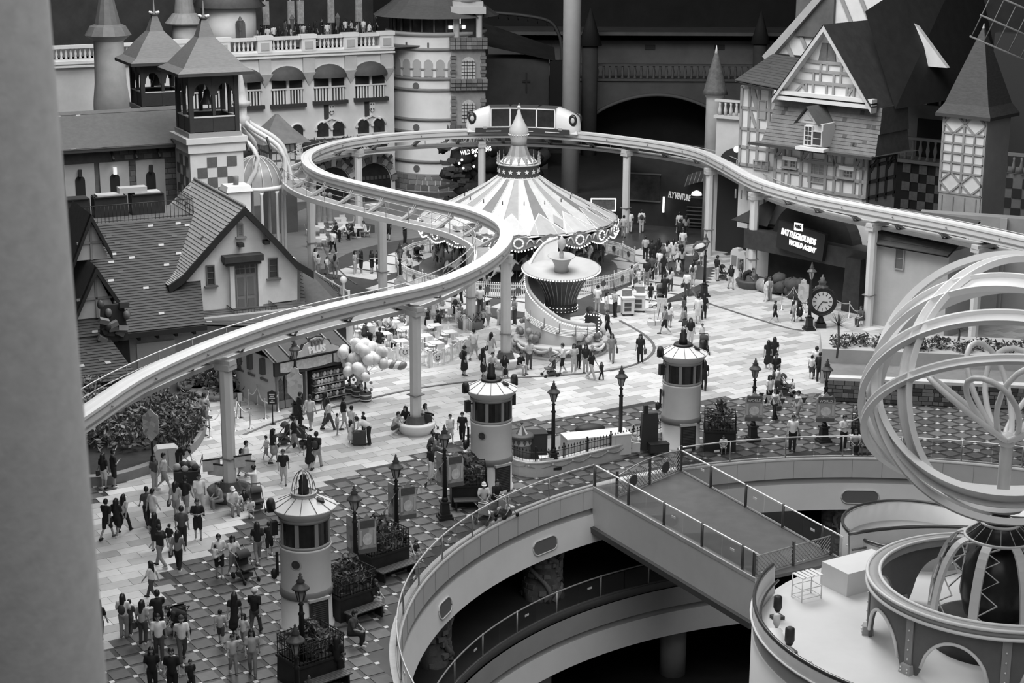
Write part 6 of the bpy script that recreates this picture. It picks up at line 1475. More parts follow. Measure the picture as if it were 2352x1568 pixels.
# ---------------------------------------------------------------- diamond tower
FT=Frame(W(2250,510,106),R(-43)); dt=thing('diamond_tower','square tower with diamond timber lattice and dark pyramid roof at the right edge','tower',FT.o,FT.a)
def TPp(px,py,v=0.0): u,z=FT.uz(px,py,v); return Vector((u,v,z))
w=-TPp(2160,400).x; zt=TPp(2205,258).z
b=MB(); b.bb(-w,0,0,w,0,zt); b.build('tower_body',mat(.6,.7,.1,1),dt)
b=MB(); b.bb(-.0,.06,0,w,0,zt); b.build('shade_painted_face',mat(.3,.7,.1,1),dt)  # right face coated darker, its shade put into the colour
zc_=TPp(2205,445).z
def tb(a,b_,c,d,wd=.11): bar('lattice_timber',dt,(-w+w*a,-.04,zc_+(zt-zc_)*b_),(-w+w*c,-.04,zc_+(zt-zc_)*d),.1,wd,TB)
for x in (.01,.5,.99): tb(x,0,x,1,.16)
for x in (.25,.75): tb(x,.26,x,.74)
for y in (.0,.26,.38,.50,.62,.74,.99): tb(0,y,1,y)
for x0 in (0,.5):
    for y0,y1 in ((0,.26),(.74,.99)):
        m=(y0+y1)/2; tb(x0,m,x0+.25,y1); tb(x0+.25,y1,x0+.5,m); tb(x0+.5,m,x0+.25,y0); tb(x0+.25,y0,x0,m)
pbox('lower_panel',dt,(-w/2,-.05,zc_-1.3),(w*.98,.08,2.3),mat(.3,.7,.2,2))
for i in range(4): pbox('panel_joint',dt,(-w*.9+w*.8*i/3,-.1,zc_-1.3),(.06,.06,2.2),mat(.2,.6))
za=TPp(2262,86).z+.5; e=w/2*1.28; cx,cy=-w/2,w/2
for s in range(4):
    m=MB(); vs=[]
    for r,z in ((e,zt-.1),(e*.8,zt+.5),(e*.45,zt+2.6),(.04,za)):
        for i in (-1,1): a=PI/2*s; x,y=r,r*i; vs.append((cx+x*math.cos(a)-y*math.sin(a),cy+x*math.sin(a)+y*math.cos(a),z))
    m.add(vs,[(2*j,2*j+1,2*j+3,2*j+2) for j in range(3)]); m.build('tower_roof_face',mat(.06,.7,.3,3,stretch=(1,1,5)),dt)
m=MB(); m.prism([(cx-e,cy-e),(cx+e,cy-e),(cx+e,cy+e),(cx-e,cy+e)],zt-.3,zt-.1); m.build('tower_eave',mat(.05,.7),dt)
m=MB(); m.lathe([(.42,za-1.5),(.03,za+.2)],(cx,cy,0),4,a0=PI/4,a1=PI/4+TAU,smooth=False); m.build('lead_cap',mat(.4,.6),dt)
# wing right of the tower
q=W(2400,520,112); o=thing('right_wing','pale wing with balustrade and chequered base cut by the right edge','building',(q.x,112,0),R(-30)); b=MB(); b.bb(-5.0,8,0,4,0,7.2); b.build('wing_wall',mat(.25,.7,.2,1),o)
for i in range(12): m=MB(); m.lathe([(.1,0),(.14,.4),(.07,.8),(.12,1.1)],(-4.8+i*.5,-.1,7.3),8); m.build('wing_baluster',mat(.3,.6),o)
pbox('wing_rail',o,(-1,-.1,8.5),(9,.3,.2),mat(.3,.6)); b=MB(); b.bb(-5,8,3,4,7.2,16); b.build('wing_upper',mat(.04,.8),o)
for j in range(6):
    for i in range(8):
        if (i+j)%2: pbox('wing_chequer',o,(-4.6+i*.65,-.04,6.6-j*.65),(.62,.06,.62),mat(.05,.7))
# windmill sail
c=W(2345,75,100); wm=thing('windmill_sail','dark lattice windmill sail in the upper right corner','windmill',c); 
d1=Vector((.92,0,-.38)); d2=Vector((.38,0,.92)); m=MB()
for k in range(-2,3): pass
L=4.6; Wd=1.3
for s in (-1,0,1): m=MB(); m.tube([d1*-2.6+d2*s*Wd,d1*3+d2*s*Wd],.06,5); m.build('sail_spar',mat(.14,.7),wm)
for k in range(8): m=MB(); p=d1*(-2.5+.78*k); m.tube([p-d2*Wd,p+d2*Wd],.04,4); m.build('sail_lath',mat(.12,.7),wm)
m=MB(); m.tube([Vector((3,0.3,-1.2)),Vector((3,6,-1.2))],.3,8); m.build('sail_shaft',mat(.06,.7),wm)
# ---------------------------------------------------------------- little cone turret and balustrade left of the house
q=W(1636,400,126); t=thing('cone_turret','slim pale turret with dark shingled cone left of the timbered house','tower',(q.x,q.y,0)); k=1/PXM(q+Vector((0,0,8))); z_=lambda y:ZP(y,q)
b=MB(); b.lathe([(21*k,0),(20*k,z_(225)),(24*k,z_(218)),(24*k,z_(213))],(0,0,0),24); b.build('turret_body',mat(.5,.7,.12,1),t)
b=MB(); b.lathe([(30*k,z_(216)),(26*k,z_(206)),(15*k,z_(160)),(4*k,z_(122))],(0,0,0),20); b.build('turret_cone',mat(.1,.75,.4,4),t)
b=MB(); b.lathe([(4.5*k,z_(124)),(.02,z_(104))],(0,0,0),10); b.build('turret_tip',mat(.6,.5),t)
FQ=Frame(W(1680,300,122),R(-30)); o=thing('side_terrace','pale terrace wall with balustrade and arched underpass by the cone turret','building',FQ.o,FQ.a)
ua,ub=FQ.uz(1645,300)[0],FQ.uz(1702,300)[0]+1; zt=FQ.z(1675,272)
b=MB(); b.bb(ua,ub,0,3,0,zt); b.build('terrace_wall',mat(.5,.7,.1,1),o); b=MB(); b.bb(ua-.1,ub,-.3,.2,zt,zt+.2); b.bb(ua-.1,ub,-.2,.15,zt+1.15,zt+1.3); b.build('terrace_coping',mat(.5,.6,.1,1),o)
for i in range(6): m=MB(); m.lathe([(.1,0),(.14,.35),(.07,.7),(.12,.95)],(ua+.25+i*.42,-.05,zt+.2),8); m.build('terrace_baluster',mat(.5,.6),o)
b=MB(); q=FQ.uz(1690,370); b.slab(arch(2.6,FQ.z(1690,340),10,q[0],0),-.06,.0); b.build('underpass',mat(.03,.6),o); b=MB(); q=FQ.uz(1692,343,-.8); b.ball((q[0],-.8,q[1]),.22,12); b.build('globe_lamp',mat(.9,.4,emit=2.0),o)
# ---------------------------------------------------------------- shooting attraction entrance with lit sign
FP=Frame(W(1760,655,110.5),R(-47)); en=thing('battle_entrance','dark arched attraction entrance with a lit title sign','entrance',FP.o,FP.a)
def EP(px,py,v=0.0): u,z=FP.uz(px,py,v); return Vector((u,v,z))
ua=EP(1688,560).x; ub=EP(1985,640).x
b=MB(); b.bb(ua,ub+2.5,1.2,1.6,0,EP(1740,440,1.2).z); b.build('entrance_wall',mat(.55,.7,.1,1),en)
c0=EP(1786,560,.9).x; c1=EP(1975,600,.9).x; ztop=EP(1880,455,.9).z; zsp=EP(1880,560,.9).z-.4; n=18
P=[(c0+(c1-c0)*i/n) for i in range(n+1)]
out=[(c0,zsp)]+[((c0+c1)/2-(c1-c0)/2*math.cos(PI*i/n),zsp+(ztop-zsp)*math.sin(PI*i/n)) for i in range(n+1)]+[(c1,zsp)]
b=MB(); b.slab(out,.2,1.3); b.build('barrel_hood',mat(.025,.6,.3,2),en)
b=MB(); b.slab([(x,z) for x,z in out],1.25,1.4); ho_=b.build('hood_back',mat(.2,.6),en); ho_.scale=(1,1,1)
band0=EP(1745,515,-.3); b=MB(); zb_=EP(1860,580,-.5).z; b.bb(c0-1.6,c1+1.9,-.6,1.0,zb_-.5,zb_+.75); b.build('dark_canopy',mat(.04,.6,.3,2),en)
b=MB(); b.bb(c0-.3,c1+.8,.4,1.5,0,zb_-.3); b.build('cave_mouth',mat(.02,.8,.4,1),en)
s0=EP(1838,553,-1.0); tilt=R(9)
sg=MB(); sg.box((0,0,0),(3.7,.3,1.75)); so=sg.build('sign_board',mat(.02,.5),en); so.location=(s0.x,-.85,s0.z); so.rotation_euler=(0,.1,0)
for tx,px,py,sz,sx,shear in (('PUBG',1834,521,.32,.8,0),('BATTLEGROUNDS',1834,544,.55,.60,.05),('WORLD AGENT',1842,566,.47,.62,.2)):
    q=EP(px,py,-1.05)
    if tx=='PUBG':
        pbox('sign_plate',en,(q.x,-1.04,q.z),(.66,.06,.48),mat(.9,.5,emit=.8)); text('sign_letters',tx,sz,BLACK,en,(q.x,-1.1,q.z),(PI/2,0,0),.02,sx=.62,bold=.015)
    else: text('sign_letters',tx,sz,mat(.95,.5,emit=.9),en,(q.x,-1.05,q.z),(PI/2,.12,0),.04,sx=sx,bold=.006,shear=shear)
rr=random.Random(21)
for k in range(14): m=MB(); m.ball((0,0,0),rr.uniform(.3,.75),7,sz=.8); m.v=[(a+rr.uniform(-.1,.1),b_+rr.uniform(-.1,.1),c_) for a,b_,c_ in m.v]; o=m.build('rubble_rock',mat(.07,.9,.4,2),en); o.location=(c0+.3+rr.random()*3.2,-.3-rr.random()*.6,.3+rr.random()*.8)
m=MB(); m.tube([(c0+.0,-.7,.45),(c0+1.1,-.9,.45)],.42,12); m.build('oil_drum',mat(.3,.6,.3,3),en)
m=MB(); m.box((c1+.9,-.5,1.7),(1.3,1.3,3.4),taper=.85); m.build('dark_buttress',mat(.03,.8,.4,2),en)
# gabled shed roofs flanking the entrance
def lean(px0,py0,px1,py1,v,lab,dk):
    a=EP(px0,py0,v); c=EP(px1,py1,v); b=MB(); b.add([(a.x,v-.6,a.z),(c.x,v-.6,a.z),(c.x,v+.6,c.z),(a.x+.2,v+.6,a.z+.1)],[(0,1,2,3)]); b.add([(a.x,v-.6,a.z-.05),(c.x,v-.6,a.z-.05),(c.x,v+.6,a.z-.05)],[(2,1,0)]); b.build('lean_to_roof',mat(.03,.7,.2,2),en)
lean(1692,502,1779,450,.7,'',1)
tr_=[EP(1690,440,1.15),EP(1780,480,1.15)]
for i in range(8): pbox('timber_stud',en,(tr_[0].x+(tr_[1].x-tr_[0].x)*i/7,1.15,EP(1735,440,1.15).z-.35),(.08,.08,.6),TB)
# pale annex right of the entrance
FX=Frame(W(2075,690,100),R(-44)); an_=thing('pale_annex','plain pale annex with gabled tile roof behind the ringed sphere','building',FX.o,FX.a)
def XP(px,py,v=0.0): u,z=FX.uz(px,py,v); return Vector((u,v,z))
a=XP(2008,620).x; zt=XP(2060,560).z; b=MB(); b.bb(a,2.8,0,6,0,zt); b.build('annex_wall',mat(.42,.7,.1,1),an_)
roof(an_,(a-.3,-.5,zt-.1),(3.0,-.5,zt-.1),(3.0,3,zt+1.5),(a-.3,3,zt+1.5),8,mat(.08,.7,.2,3),2,71,'annex_roof_courses',light=.2)
window(an_,FX,2060,568,2074,618,-.03,mat(.3,.5),mat(.12,.3),1,2,False)
q=W(2330,640,104); o=thing('rear_wall_block','broad grey wall behind the ringed sphere','building',(q.x-3.5,104,0),R(-20)); b=MB(); b.bb(-2.5,14,0,1,0,6.2); b.build('block_wall',mat(.3,.7,.15,.6),o); 
for i in range(4): pbox('block_pilaster',o,(-2+i*4.5,-.1,3.1),(.4,.3,6.2),mat(.36,.7))
# terraced stone-faced planting beds behind the sphere
FS=Frame(W(1905,950,85.5),R(-8)); st=thing('stone_terrace','low terraced wall faced with dark stones behind the ringed sphere','wall',FS.o,FS.a); rr=random.Random(31)
b=MB(); b.bb(-.2,22,0,6,0,1.15); b.build('terrace_core',mat(.2,.8,.2,1),st); b=MB(); b.bb(-.3,22,-.12,.45,1.15,1.3); b.build('terrace_coping',mat(.62,.6,.15,2),st)
z=.04
while z<1.05:
    u=-.2; h=rr.choice((.2,.26,.3))
    while u<16:
        w=rr.uniform(.25,.6); pbox('wall_stone',st,(u+w/2,-.05,z+h/2),(w-.03,.14,h-.03),ST[rr.randrange(3)] if rr.random()>.25 else mat(.06,.8,.3,3)); u+=w
    z+=h
b=MB(); b.bb(-.4,22,3.2,7,0,1.9); b.build('terrace_upper',mat(.42,.7,.12,1),st)
b=MB(); rr2=random.Random(8); [leaves(b,(.6+k*1.05,3.9+.5*(k%2),1.85),.55,.6,150,rr2,.15) for k in range(14)]; o=b.build('bed_foliage',LEAF,st); o['kind']='stuff'
def spiky(px,py,h,label,z=1.9,r=.75):
    g=G(px,py,z); t=thing('spiky_palm',label,'plant',g,0,'spiky palms on the stone terrace'); b=MB(); b.tube([(0,0,0),(.05,0,h*.5),(0,0,h)],.06,6); b.build('stem',mat(.12,.8),t); b=MB(); rr=random.Random(int(px))
    for k in range(46):
        a=rr.random()*TAU; el=rr.uniform(-.2,1.4); d=Vector((math.cos(a)*math.cos(el),math.sin(a)*math.cos(el),math.sin(el))); s=Vector((-math.sin(a),math.cos(a),0))*.03; p=Vector((0,0,h)); e=p+d*r
        b.add([p-s,p+s,e],[(0,1,2)])
    o=b.build('leaf_tuft',mat(.07,.6,.3,3),t); o['kind']='stuff'
spiky(1922,822,1.75,'spiky palm on a thin stem right of the clock')
spiky(2100,800,.9,'short spiky palm seen through the upper rings'); spiky(2200,790,.9,'short spiky palm farther right seen through the rings')
# ---------------------------------------------------------------- musical stage with spiral wall and saucer
SG=G(1287,800); sg=thing('music_stage','round swagged stage with spiral music-note wall and a large saucer fountain','stage',SG); k=1/PXM(SG)
b=MB(); b.lathe([(2.68,0),(2.68,.18),(2.6,.2),(2.6,.55),(2.7,.6),(2.7,.7),(2.5,.74)],(0,0,0),48,caps=False); b.build('stage_drum',mat(.62,.6,.08,1.5),sg)
b=MB(); b.lathe([(2.5,.74),(.02,.74)],(0,0,0),48); b.build('stage_top',mat(.55,.6,.1,1),sg)
for i in range(40):
    a=TAU*i/40; m=MB(); m.slab([(-.19,0),(.19,0),(0,.26)],-.02,.02); o=m.build('drum_triangle',mat(.12,.6) if i%2 else mat(.3,.6),sg); o.location=(2.69*math.cos(a),2.69*math.sin(a),.2); o.rotation_euler=(0,0,a+PI/2)
for i in range(14):
    a0,a1=TAU*i/14,TAU*(i+1)/14; m=MB(); m.tube([(2.74*math.cos(a0+(a1-a0)*j/8),2.74*math.sin(a0+(a1-a0)*j/8),.66-.22*math.sin(PI*j/8)) for j in range(9)],[.05,.07,.09,.1,.1,.1,.09,.07,.05],6); m.build('swag',mat(.4,.6,.1,3) if i%2 else mat(.66,.6),sg)
    m=MB(); m.ball((2.74*math.cos(a0),2.74*math.sin(a0),.68),.1,8,sz=1.3); m.build('swag_knot',mat(.3,.6),sg)
# spiral wall
n=64; vs=[]; top=[]; A=R(95); 
def spz(u):
    K=((0,6.0),(.11,5.7),(.36,4.1),(.55,3.2),(.74,2.2),(.87,1.85),(1,1.65))
    for (a,x),(b_,y) in zip(K,K[1:]):
        if u<=b_: return x+(y-x)*(u-a)/(b_-a)
    return 1.65
for i in range(n+1):
    u=i/n; a=A+R(235)*u; r=1.9+.35*u; z=spz(u)
    for q,rr_ in ((0,r),(1,r-.16)): vs+=[(rr_*math.cos(a),rr_*math.sin(a),.74),(rr_*math.cos(a),rr_*math.sin(a),z)]
    top.append((r-.08,a,z))
m=MB(); m.add(vs,[q for i in range(n) for q in ((4*i,4*i+1,4*i+5,4*i+4),(4*i+2,4*i+6,4*i+7,4*i+3),(4*i+1,4*i+3,4*i+7,4*i+5))],0,True); sw=m.build('spiral_wall',mat(.5,.55,.08,1),sg)
m=MB(); m.tube([(r*math.cos(a),r*math.sin(a),z+.04) for r,a,z in top],.1,6); m.build('wall_coping',mat(.66,.5),sw)
m=MB()
for i,(r,a,z) in enumerate(top):
    m.ball(((r+.1)*math.cos(a),(r+.1)*math.sin(a),z-.12),.04,5)
o=m.build('coping_bulbs',mat(1,.4,emit=2.0),sw); o['kind']='stuff'
for ln in range(5):
    P=[]
    for i in range(n*5//12,n+1):
        u=i/n; a=A+R(235)*u; r=1.92+.35*u; P.append((r*math.cos(a),r*math.sin(a),1.05+ln*.085+(spz(u)-1.5)*.42))
    m=MB(); m.tube(P,.018,4); m.build('staff_line',mat(.85,.5,emit=.4),sw)
for u,h in ((.5,1),(.62,0),(.72,1),(.82,0),(.9,1)):
    a=A+R(235)*u; r=1.97+.35*u; z=1.15+(spz(u)-1.5)*.42; m=MB(); m.ball((r*math.cos(a),r*math.sin(a),z),.12,8,sz=.75); m.tube([(r*math.cos(a)+.1,r*math.sin(a),z),(r*math.cos(a)+.1,r*math.sin(a),z+.55)],.025,5); m.build('music_note',mat(.2,.5),sw)
# stem and saucer
zS=ZP(614,SG); rS=89/PXM(SG+Vector((0,0,zS)))
m=MB(); m.lathe([(.75,.74),(.85,1.0),(.8,1.25)],(0,0,0),24,caps=False); m.build('dotted_plinth',mat(.05,.4),sg)
m=MB(); m.lathe([(.55,1.2),(.55,2.3)],(0,0,0),24,caps=False); m.build('bead_column',mat(.35,.5,.3,9),sg)
m=MB(); m.lathe([(.95,2.25),(.9,2.7),(.6,2.75)],(0,0,0),24,caps=False); m.build('dark_drum',mat(.05,.4,.3,2),sg)
m=MB(); m.lathe([(.85,2.7),(.95,3.2),(1.3,3.9),(1.75,zS-.25)],(0,0,0),32,caps=False); fl_=m.build('fluted_flare',mat(.08,.4,.3,2),sg)
for i in range(28): a=TAU*i/28; m=MB(); m.tube([(.86*math.cos(a),.86*math.sin(a),2.72),(.97*math.cos(a),.97*math.sin(a),3.2),(1.32*math.cos(a),1.32*math.sin(a),3.9),(1.76*math.cos(a),1.76*math.sin(a),zS-.26)],.022,4); m.build('flare_flute',mat(.4,.4),fl_)
m=MB(); m.lathe([(1.7,zS-.3),(rS,zS-.06),(rS+.03,zS),(rS-.1,zS+.02),(1.2,zS-.18),(.02,zS-.22)],(0,0,0),56); sau=m.build('saucer',mat(.42,.45,.1,1),sg)
m=MB()
for i in range(84): a=TAU*i/84; m.ball(((rS+.03)*math.cos(a),(rS+.03)*math.sin(a),zS-.06),.042,5)
o=m.build('saucer_bulbs',mat(1,.4,emit=2.5),sau); o['kind']='stuff'
m=MB()
for i in range(26):
    for z in (.85,1.0,1.15,2.35,2.55): a=TAU*(i+.5*(int(z*20)%2))/26; r=.86 if z<2 else .95; m.ball((r*math.cos(a),r*math.sin(a),z),.025,4)
o=m.build('plinth_bulbs',mat(1,.4,emit=2.0),sg); o['kind']='stuff'
sau.rotation_euler=(.11,0,0); sau.location=(0,.11*zS,.03)
m=MB(); m.lathe([(.42,zS-.2),(.38,zS+.1),(.55,zS+.5),(.78,zS+.68),(.74,zS+.7),(.5,zS+.58),(.02,zS+.56)],(0,0,0),28); m.build('upper_bowl',mat(.4,.45,.1,1),sau)
m=MB(); m.lathe([(.1,zS+.5),(.14,zS+.8),(.06,zS+1.0),(.2,zS+1.25),(.24,zS+1.5),(.1,zS+1.7),(.02,zS+1.9)],(0,0,0),12); m.build('bowl_finial',mat(.5,.45,.2,2),sau)
# soft-serve cone and heaped balls and bells on the stage
m=MB(); x,y=-1.0,-.9; m.lathe([(.08,.74),(.3,1.35)],(x,y,0),12,caps=False); m.lathe([(.36,1.3),(.42,1.5),(.34,1.75),(.36,1.85),(.26,2.1),(.28,2.2),(.1,2.55),(.02,2.75)],(x,y,0),14); m.build('soft_serve_cone',mat(.6,.5,.1,2),sg)
rr=random.Random(14)
for i in range(34):
    a=R(rr.uniform(-75,25)); r=rr.uniform(1.75,2.45); z=.74+rr.random()*(1.25 if r<2.1 else .5); m=MB(); m.ball((r*math.cos(a),r*math.sin(a),z+.15),rr.uniform(.14,.26),8); m.build('toy_ball',mat(rr.choice((.12,.3,.5,.68)),.5,.2,5),sg)
for i in range(12):
    a=R(rr.uniform(150,235)); r=rr.uniform(2.0,2.45); m=MB(); m.ball((r*math.cos(a),r*math.sin(a),.9+rr.random()*.5),rr.uniform(.14,.26),8); m.build('toy_ball',mat(rr.choice((.2,.35,.55)),.5,.2,5),sg)
m=MB(); m.box((1.75,-1.0,1.75),(.9,.16,1.0),-.5); o=m.build('marquee_board',mat(.06,.5),sg); m=MB()
for i in range(22):
    t=i/22*4; s,f=int(t),t-int(t); q=[(-.45+.9*f,-.5),(.45,-.5+f),(.45-.9*f,.5),(-.45,.5-f)][s]; c,sn=math.cos(-.5),math.sin(-.5); m.ball((1.75+q[0]*c+.1*sn,-1.0+q[0]*sn-.1*c,1.75+q[1]),.04,5)
q=m.build('marquee_bulbs',mat(1,.4,emit=2.5),o); q['kind']='stuff'
# ---------------------------------------------------------------- toy kiosk
pa,pb_=G(634,944),G(789,910); FK=Frame.two(pa,pb_); KL=(pb_-pa).length; tk=thing('toy_kiosk','toy shop kiosk with dark pediment sign, display windows and plush shelves','kiosk',pa,FK.a)
zE=FK.uz(634,826)[1]; zR=zE+.55
b=MB(); b.bb(0,KL,.3,3.6,0,zE); b.build('kiosk_body',mat(.06,.6,.2,2),tk); b=MB(); b.bb(-.06,.0,0,3.7,0,zE); b.build('side_wall',mat(.6,.6,.08,1),tk)
for v in (.9,2.1,3.2): pbox('wall_bracket',tk,(-.15,v,zE-.5),(.22,.3,.8),DARK); pbox('wall_slot',tk,(-.09,v,zE-1.2),(.04,.7,.1),mat(.15,.6))
b=MB(); b.add([(-.35,-.5,zE),(KL+.35,-.5,zE),(KL+.35,1.9,zR+.4),(-.35,1.9,zR+.4),(-.35,4,zE),(KL+.35,4,zE)],[(0,1,2,3),(3,2,5,4)]); b.build('kiosk_roof',mat(.05,.6,.2,2),tk)
for i in range(6): x=-.2+(KL+.4)*i/5; m=MB(); m.tube([(x,-.5,zE+.05),(x,1.9,zR+.45)],.04,4); m.build('roof_rafter',mat(.3,.6),tk)
b=MB(); b.bb(-.25,KL+.25,-.42,-.25,zE-.75,zE+.02); fb=b.build('fascia',mat(.04,.5),tk)
for x0,x1 in ((.05,.9),(1.0,KL-.95),(KL-.85,KL-.05)): m=MB(); m.slab([(x0,zE-.55),(x0+(x1-x0)*.3,zE-.62),(x1-(x1-x0)*.3,zE-.62),(x1,zE-.55),(x1,zE-.1),(x0,zE-.1)],-.46,-.41); m.build('fascia_panel',mat(.55,.5,.3,5),fb)
cx=KL*.52; ped=[(-1.45,.0),(-1.5,.22),(-1.2,.34),(-.95,.4),(-.8,.7),(-.45,.82),(-.35,.95),(0,1.02),(.35,.95),(.45,.82),(.8,.7),(.95,.4),(1.2,.34),(1.5,.22),(1.45,0)]
m=MB(); m.slab([(cx+x,zE+z) for x,z in ped],-.55,-.42); pd=m.build('pediment_sign',mat(.05,.5),tk); m=MB(); m.slab([(cx+x*.9,zE+.07+z*.86) for x,z in ped],-.6,-.54); m.build('sign_face',mat(.5,.5,.2,3),pd)
text('sign_letters','TOY',.42,mat(.15,.5),tk,(cx,-.63,zE+.68),(PI/2,0,0),.03,bold=.02); text('sign_letters','PLUS',.46,mat(.95,.5),tk,(cx,-.63,zE+.33),(PI/2,0,0),.03,bold=.025)
for x0,x1 in ((.12,.55),(.62,1.05)): 
    m=MB(); m.bb(x0,x1,.1,.25,.45,zE-.85); o=m.build('display_window',mat(.12,.2,.5,6),tk); pbox('window_kick',o,((x0+x1)/2,.15,.25),(x1-x0,.2,.4),mat(.3,.5)); m=MB(); m.slab([(x0,zE-.85),(x1,zE-.85),(x1-.05,zE-1.2),((x0+x1)/2,zE-1.0),(x0+.05,zE-1.2)],.05,.1); m.build('window_arch',mat(.4,.5),o)
for x in (.05,1.12,1.75,KL-.05): m=MB(); m.box((x,.0,(zE-.75)/2),(.1,.3,zE-.75)); m.build('kiosk_pillar',mat(.25,.5,.2,3),tk)
rr=random.Random(3); x0,x1=KL*.52,KL-.12
m=MB(); m.bb(x0,x1,-.1,.3,.12,1.7); rk=m.build('plush_rack',mat(.06,.5),tk)
for j in range(4):
    z=.35+j*.36; y=-.28+j*.07; pbox('rack_shelf',rk,((x0+x1)/2,y,z-.1),(x1-x0,.36,.04),mat(.4,.5))
    for i in range(9): m=MB(); x=x0+.1+(x1-x0-.2)*i/8; m.ball((x,y-.05,z+.03),.11,7); m.ball((x,y-.12,z+.12),.075,6); m.build('plush_toy',mat(rr.choice((.7,.6,.3,.75,.12)),.7),rk)
for j in range(3):
    for i in range(6):
        x=1.9+(KL-2.3)*i/5; m=MB(); m.ball((x,.28,1.95+j*.3),.1,6); m.build('shelf_goods',mat(rr.choice((.7,.5,.2,.4)),.6),tk)
# balloons and barrels beside the kiosk
def balloon(px,py,Y,r,v,lab):
    pass
BG=G(838,918); bcx=W(832,822,BG.y)
bt=thing('balloon_bunch','big bunch of pale printed balloons tied above the barrels beside the toy kiosk','balloons',(bcx.x,bcx.y,0)); rr=random.Random(17)
b=MB(); b.ball((0,0,0),.3,12,sz=1.12); b.lathe([(.015,-.36),(.04,-.40),(.005,-.33)],(0,0,0),6); b0=None
for i in range(46):
    x=rr.gauss(0,.55); y=rr.gauss(0,.35); z=bcx.z+rr.gauss(0,.38)
    if b0 is None: b0=b.build('balloon',tint(.3,.25),bt); o=b0
    else: o=inst(b0,bt)
    o.location=(max(-1.15,min(1.2,x)),y,z); o.rotation_euler=(rr.uniform(-.5,.5),rr.uniform(-.5,.5),rr.random()*6); v=rr.choice((.75,.7,.65,.8,.5)); o.color=(v,v,v,1)
    s=rr.uniform(.75,1.1); o.scale=(s,s,s)
    m=MB(); m.tube([(o.location.x,y,z-.3),(.1,0,1.3)],.006,3); m.build('balloon_string',mat(.5,.6),bt)
for i in range(4):
    o=inst(b0,bt,(1.35+.22*i,-.2,bcx.z-.25-.03*i),(0,1.2,.3),(.7,.7,.9),.2 if i%2 else .7)
for i,(px,py,lb) in enumerate(((804,905,'farthest'),(822,911,'middle'),(840,921,'nearest'))):
    g=G(px,py); t=thing('barrel_display','striped barrel full of toys on sticks, %s of three beside the toy kiosk'%lb,'barrel',g,0,'barrels beside the toy kiosk')
    m=MB(); m.lathe([(.24,0),(.3,.22),(.29,.48),(.27,.5),(.02,.46)],(0,0,0),16); m.build('tub',mat(.1,.6,.2,3),t)
    for z in (.12,.36): m=MB(); m.tube([(.305*math.cos(TAU*j/16),.305*math.sin(TAU*j/16),z) for j in range(16)],.03,5,closed=True); m.build('hoop',mat(.65,.5),t)
    m=MB(); m.tube([(0,0,.4),(0,0,1.6)],.05,6); m.build('pole',DARK,t)
    for j in range(22): a=rr.random()*TAU; m=MB(); m.ball((rr.uniform(.1,.3)*math.cos(a),rr.uniform(.1,.3)*math.sin(a),rr.uniform(.6,1.6)),.09,6); m.build('hanging_toy',mat(rr.choice((.1,.3,.6,.15)),.6),t)
# arched white wall by the food court
g0=G(757,800); F=Frame.two(G(757,812),G(812,795)); t=thing('arch_wall','small pale wall with an arched opening behind the balloons','wall',F.o,F.a); L=(G(812,795)-G(757,812)).length
m=MB(); m.bb(0,L,0,.3,0,2.15); m.build('wall_block',mat(.62,.6,.08,1),t); m=MB(); m.slab(arch(.75,1.5,8,L*.5,0),-.04,.02); m.build('arch_opening',mat(.04,.6),t)
# ---------------------------------------------------------------- food court tables and chairs
b=MB(); b.box((0,0,.74),(.72,.72,.04)); TTOP=b
b=MB(); b.tube([(0,0,.05),(0,0,.72)],.04,6); TLEG=b
b=MB(); b.lathe([(.26,0),(.24,.03),(.05,.06)],(0,0,0),12); TBASE=b
def shell():
    m=MB(); vs=[]
    prof=[(-.24,.45),(-.1,.44),(.1,.44),(.2,.47),(.24,.60),(.27,.85)]
    for y,z in prof:
        for i in range(5): x=-.21+.42*i/4; vs.append((x,y+(.0 if abs(i-2)<2 else -.03),z+(.02 if i in (0,4) else 0)))
    m.add(vs,[(5*j+i,5*j+i+1,5*j+6+i,5*j+5+i) for j in range(5) for i in range(4)],0,True); return m
CSEAT=shell(); CL=[]
FC_M=mat(.74,.45,.06,2)
proto_t=None; proto_c=None
def put_table(px,py,lab,rz=.45,grp='white food court tables'):
    global proto_t
    g=G(px,py,.74); loc=(g.x,g.y,0)
    if proto_t is None:
        proto_t=thing('cafe_table',lab,'table',loc,rz,grp); TTOP.build('table_top',FC_M,proto_t); TLEG.build('table_leg',mat(.4,.4),proto_t); TBASE.build('table_base',mat(.4,.4),proto_t); return proto_t
    return copy_tree(proto_t,None,loc,rz,lab)
def put_chair(x,y,rz,lab):
    global proto_c
    if proto_c is None:
        proto_c=thing('cafe_chair',lab,'chair',(x,y,0),rz,'white food court chairs'); CSEAT.build('seat_shell',FC_M,proto_c)
        for sx in (-1,1):
            for sy in (-1,1): m=MB(); m.tube([(sx*.14,sy*.14,.44),(sx*.2,sy*.22,0)],.014,5); m.build('leg',mat(.5,.35,metal=.4),proto_c)
        return proto_c
    return copy_tree(proto_c,None,(x,y,0),rz,lab)
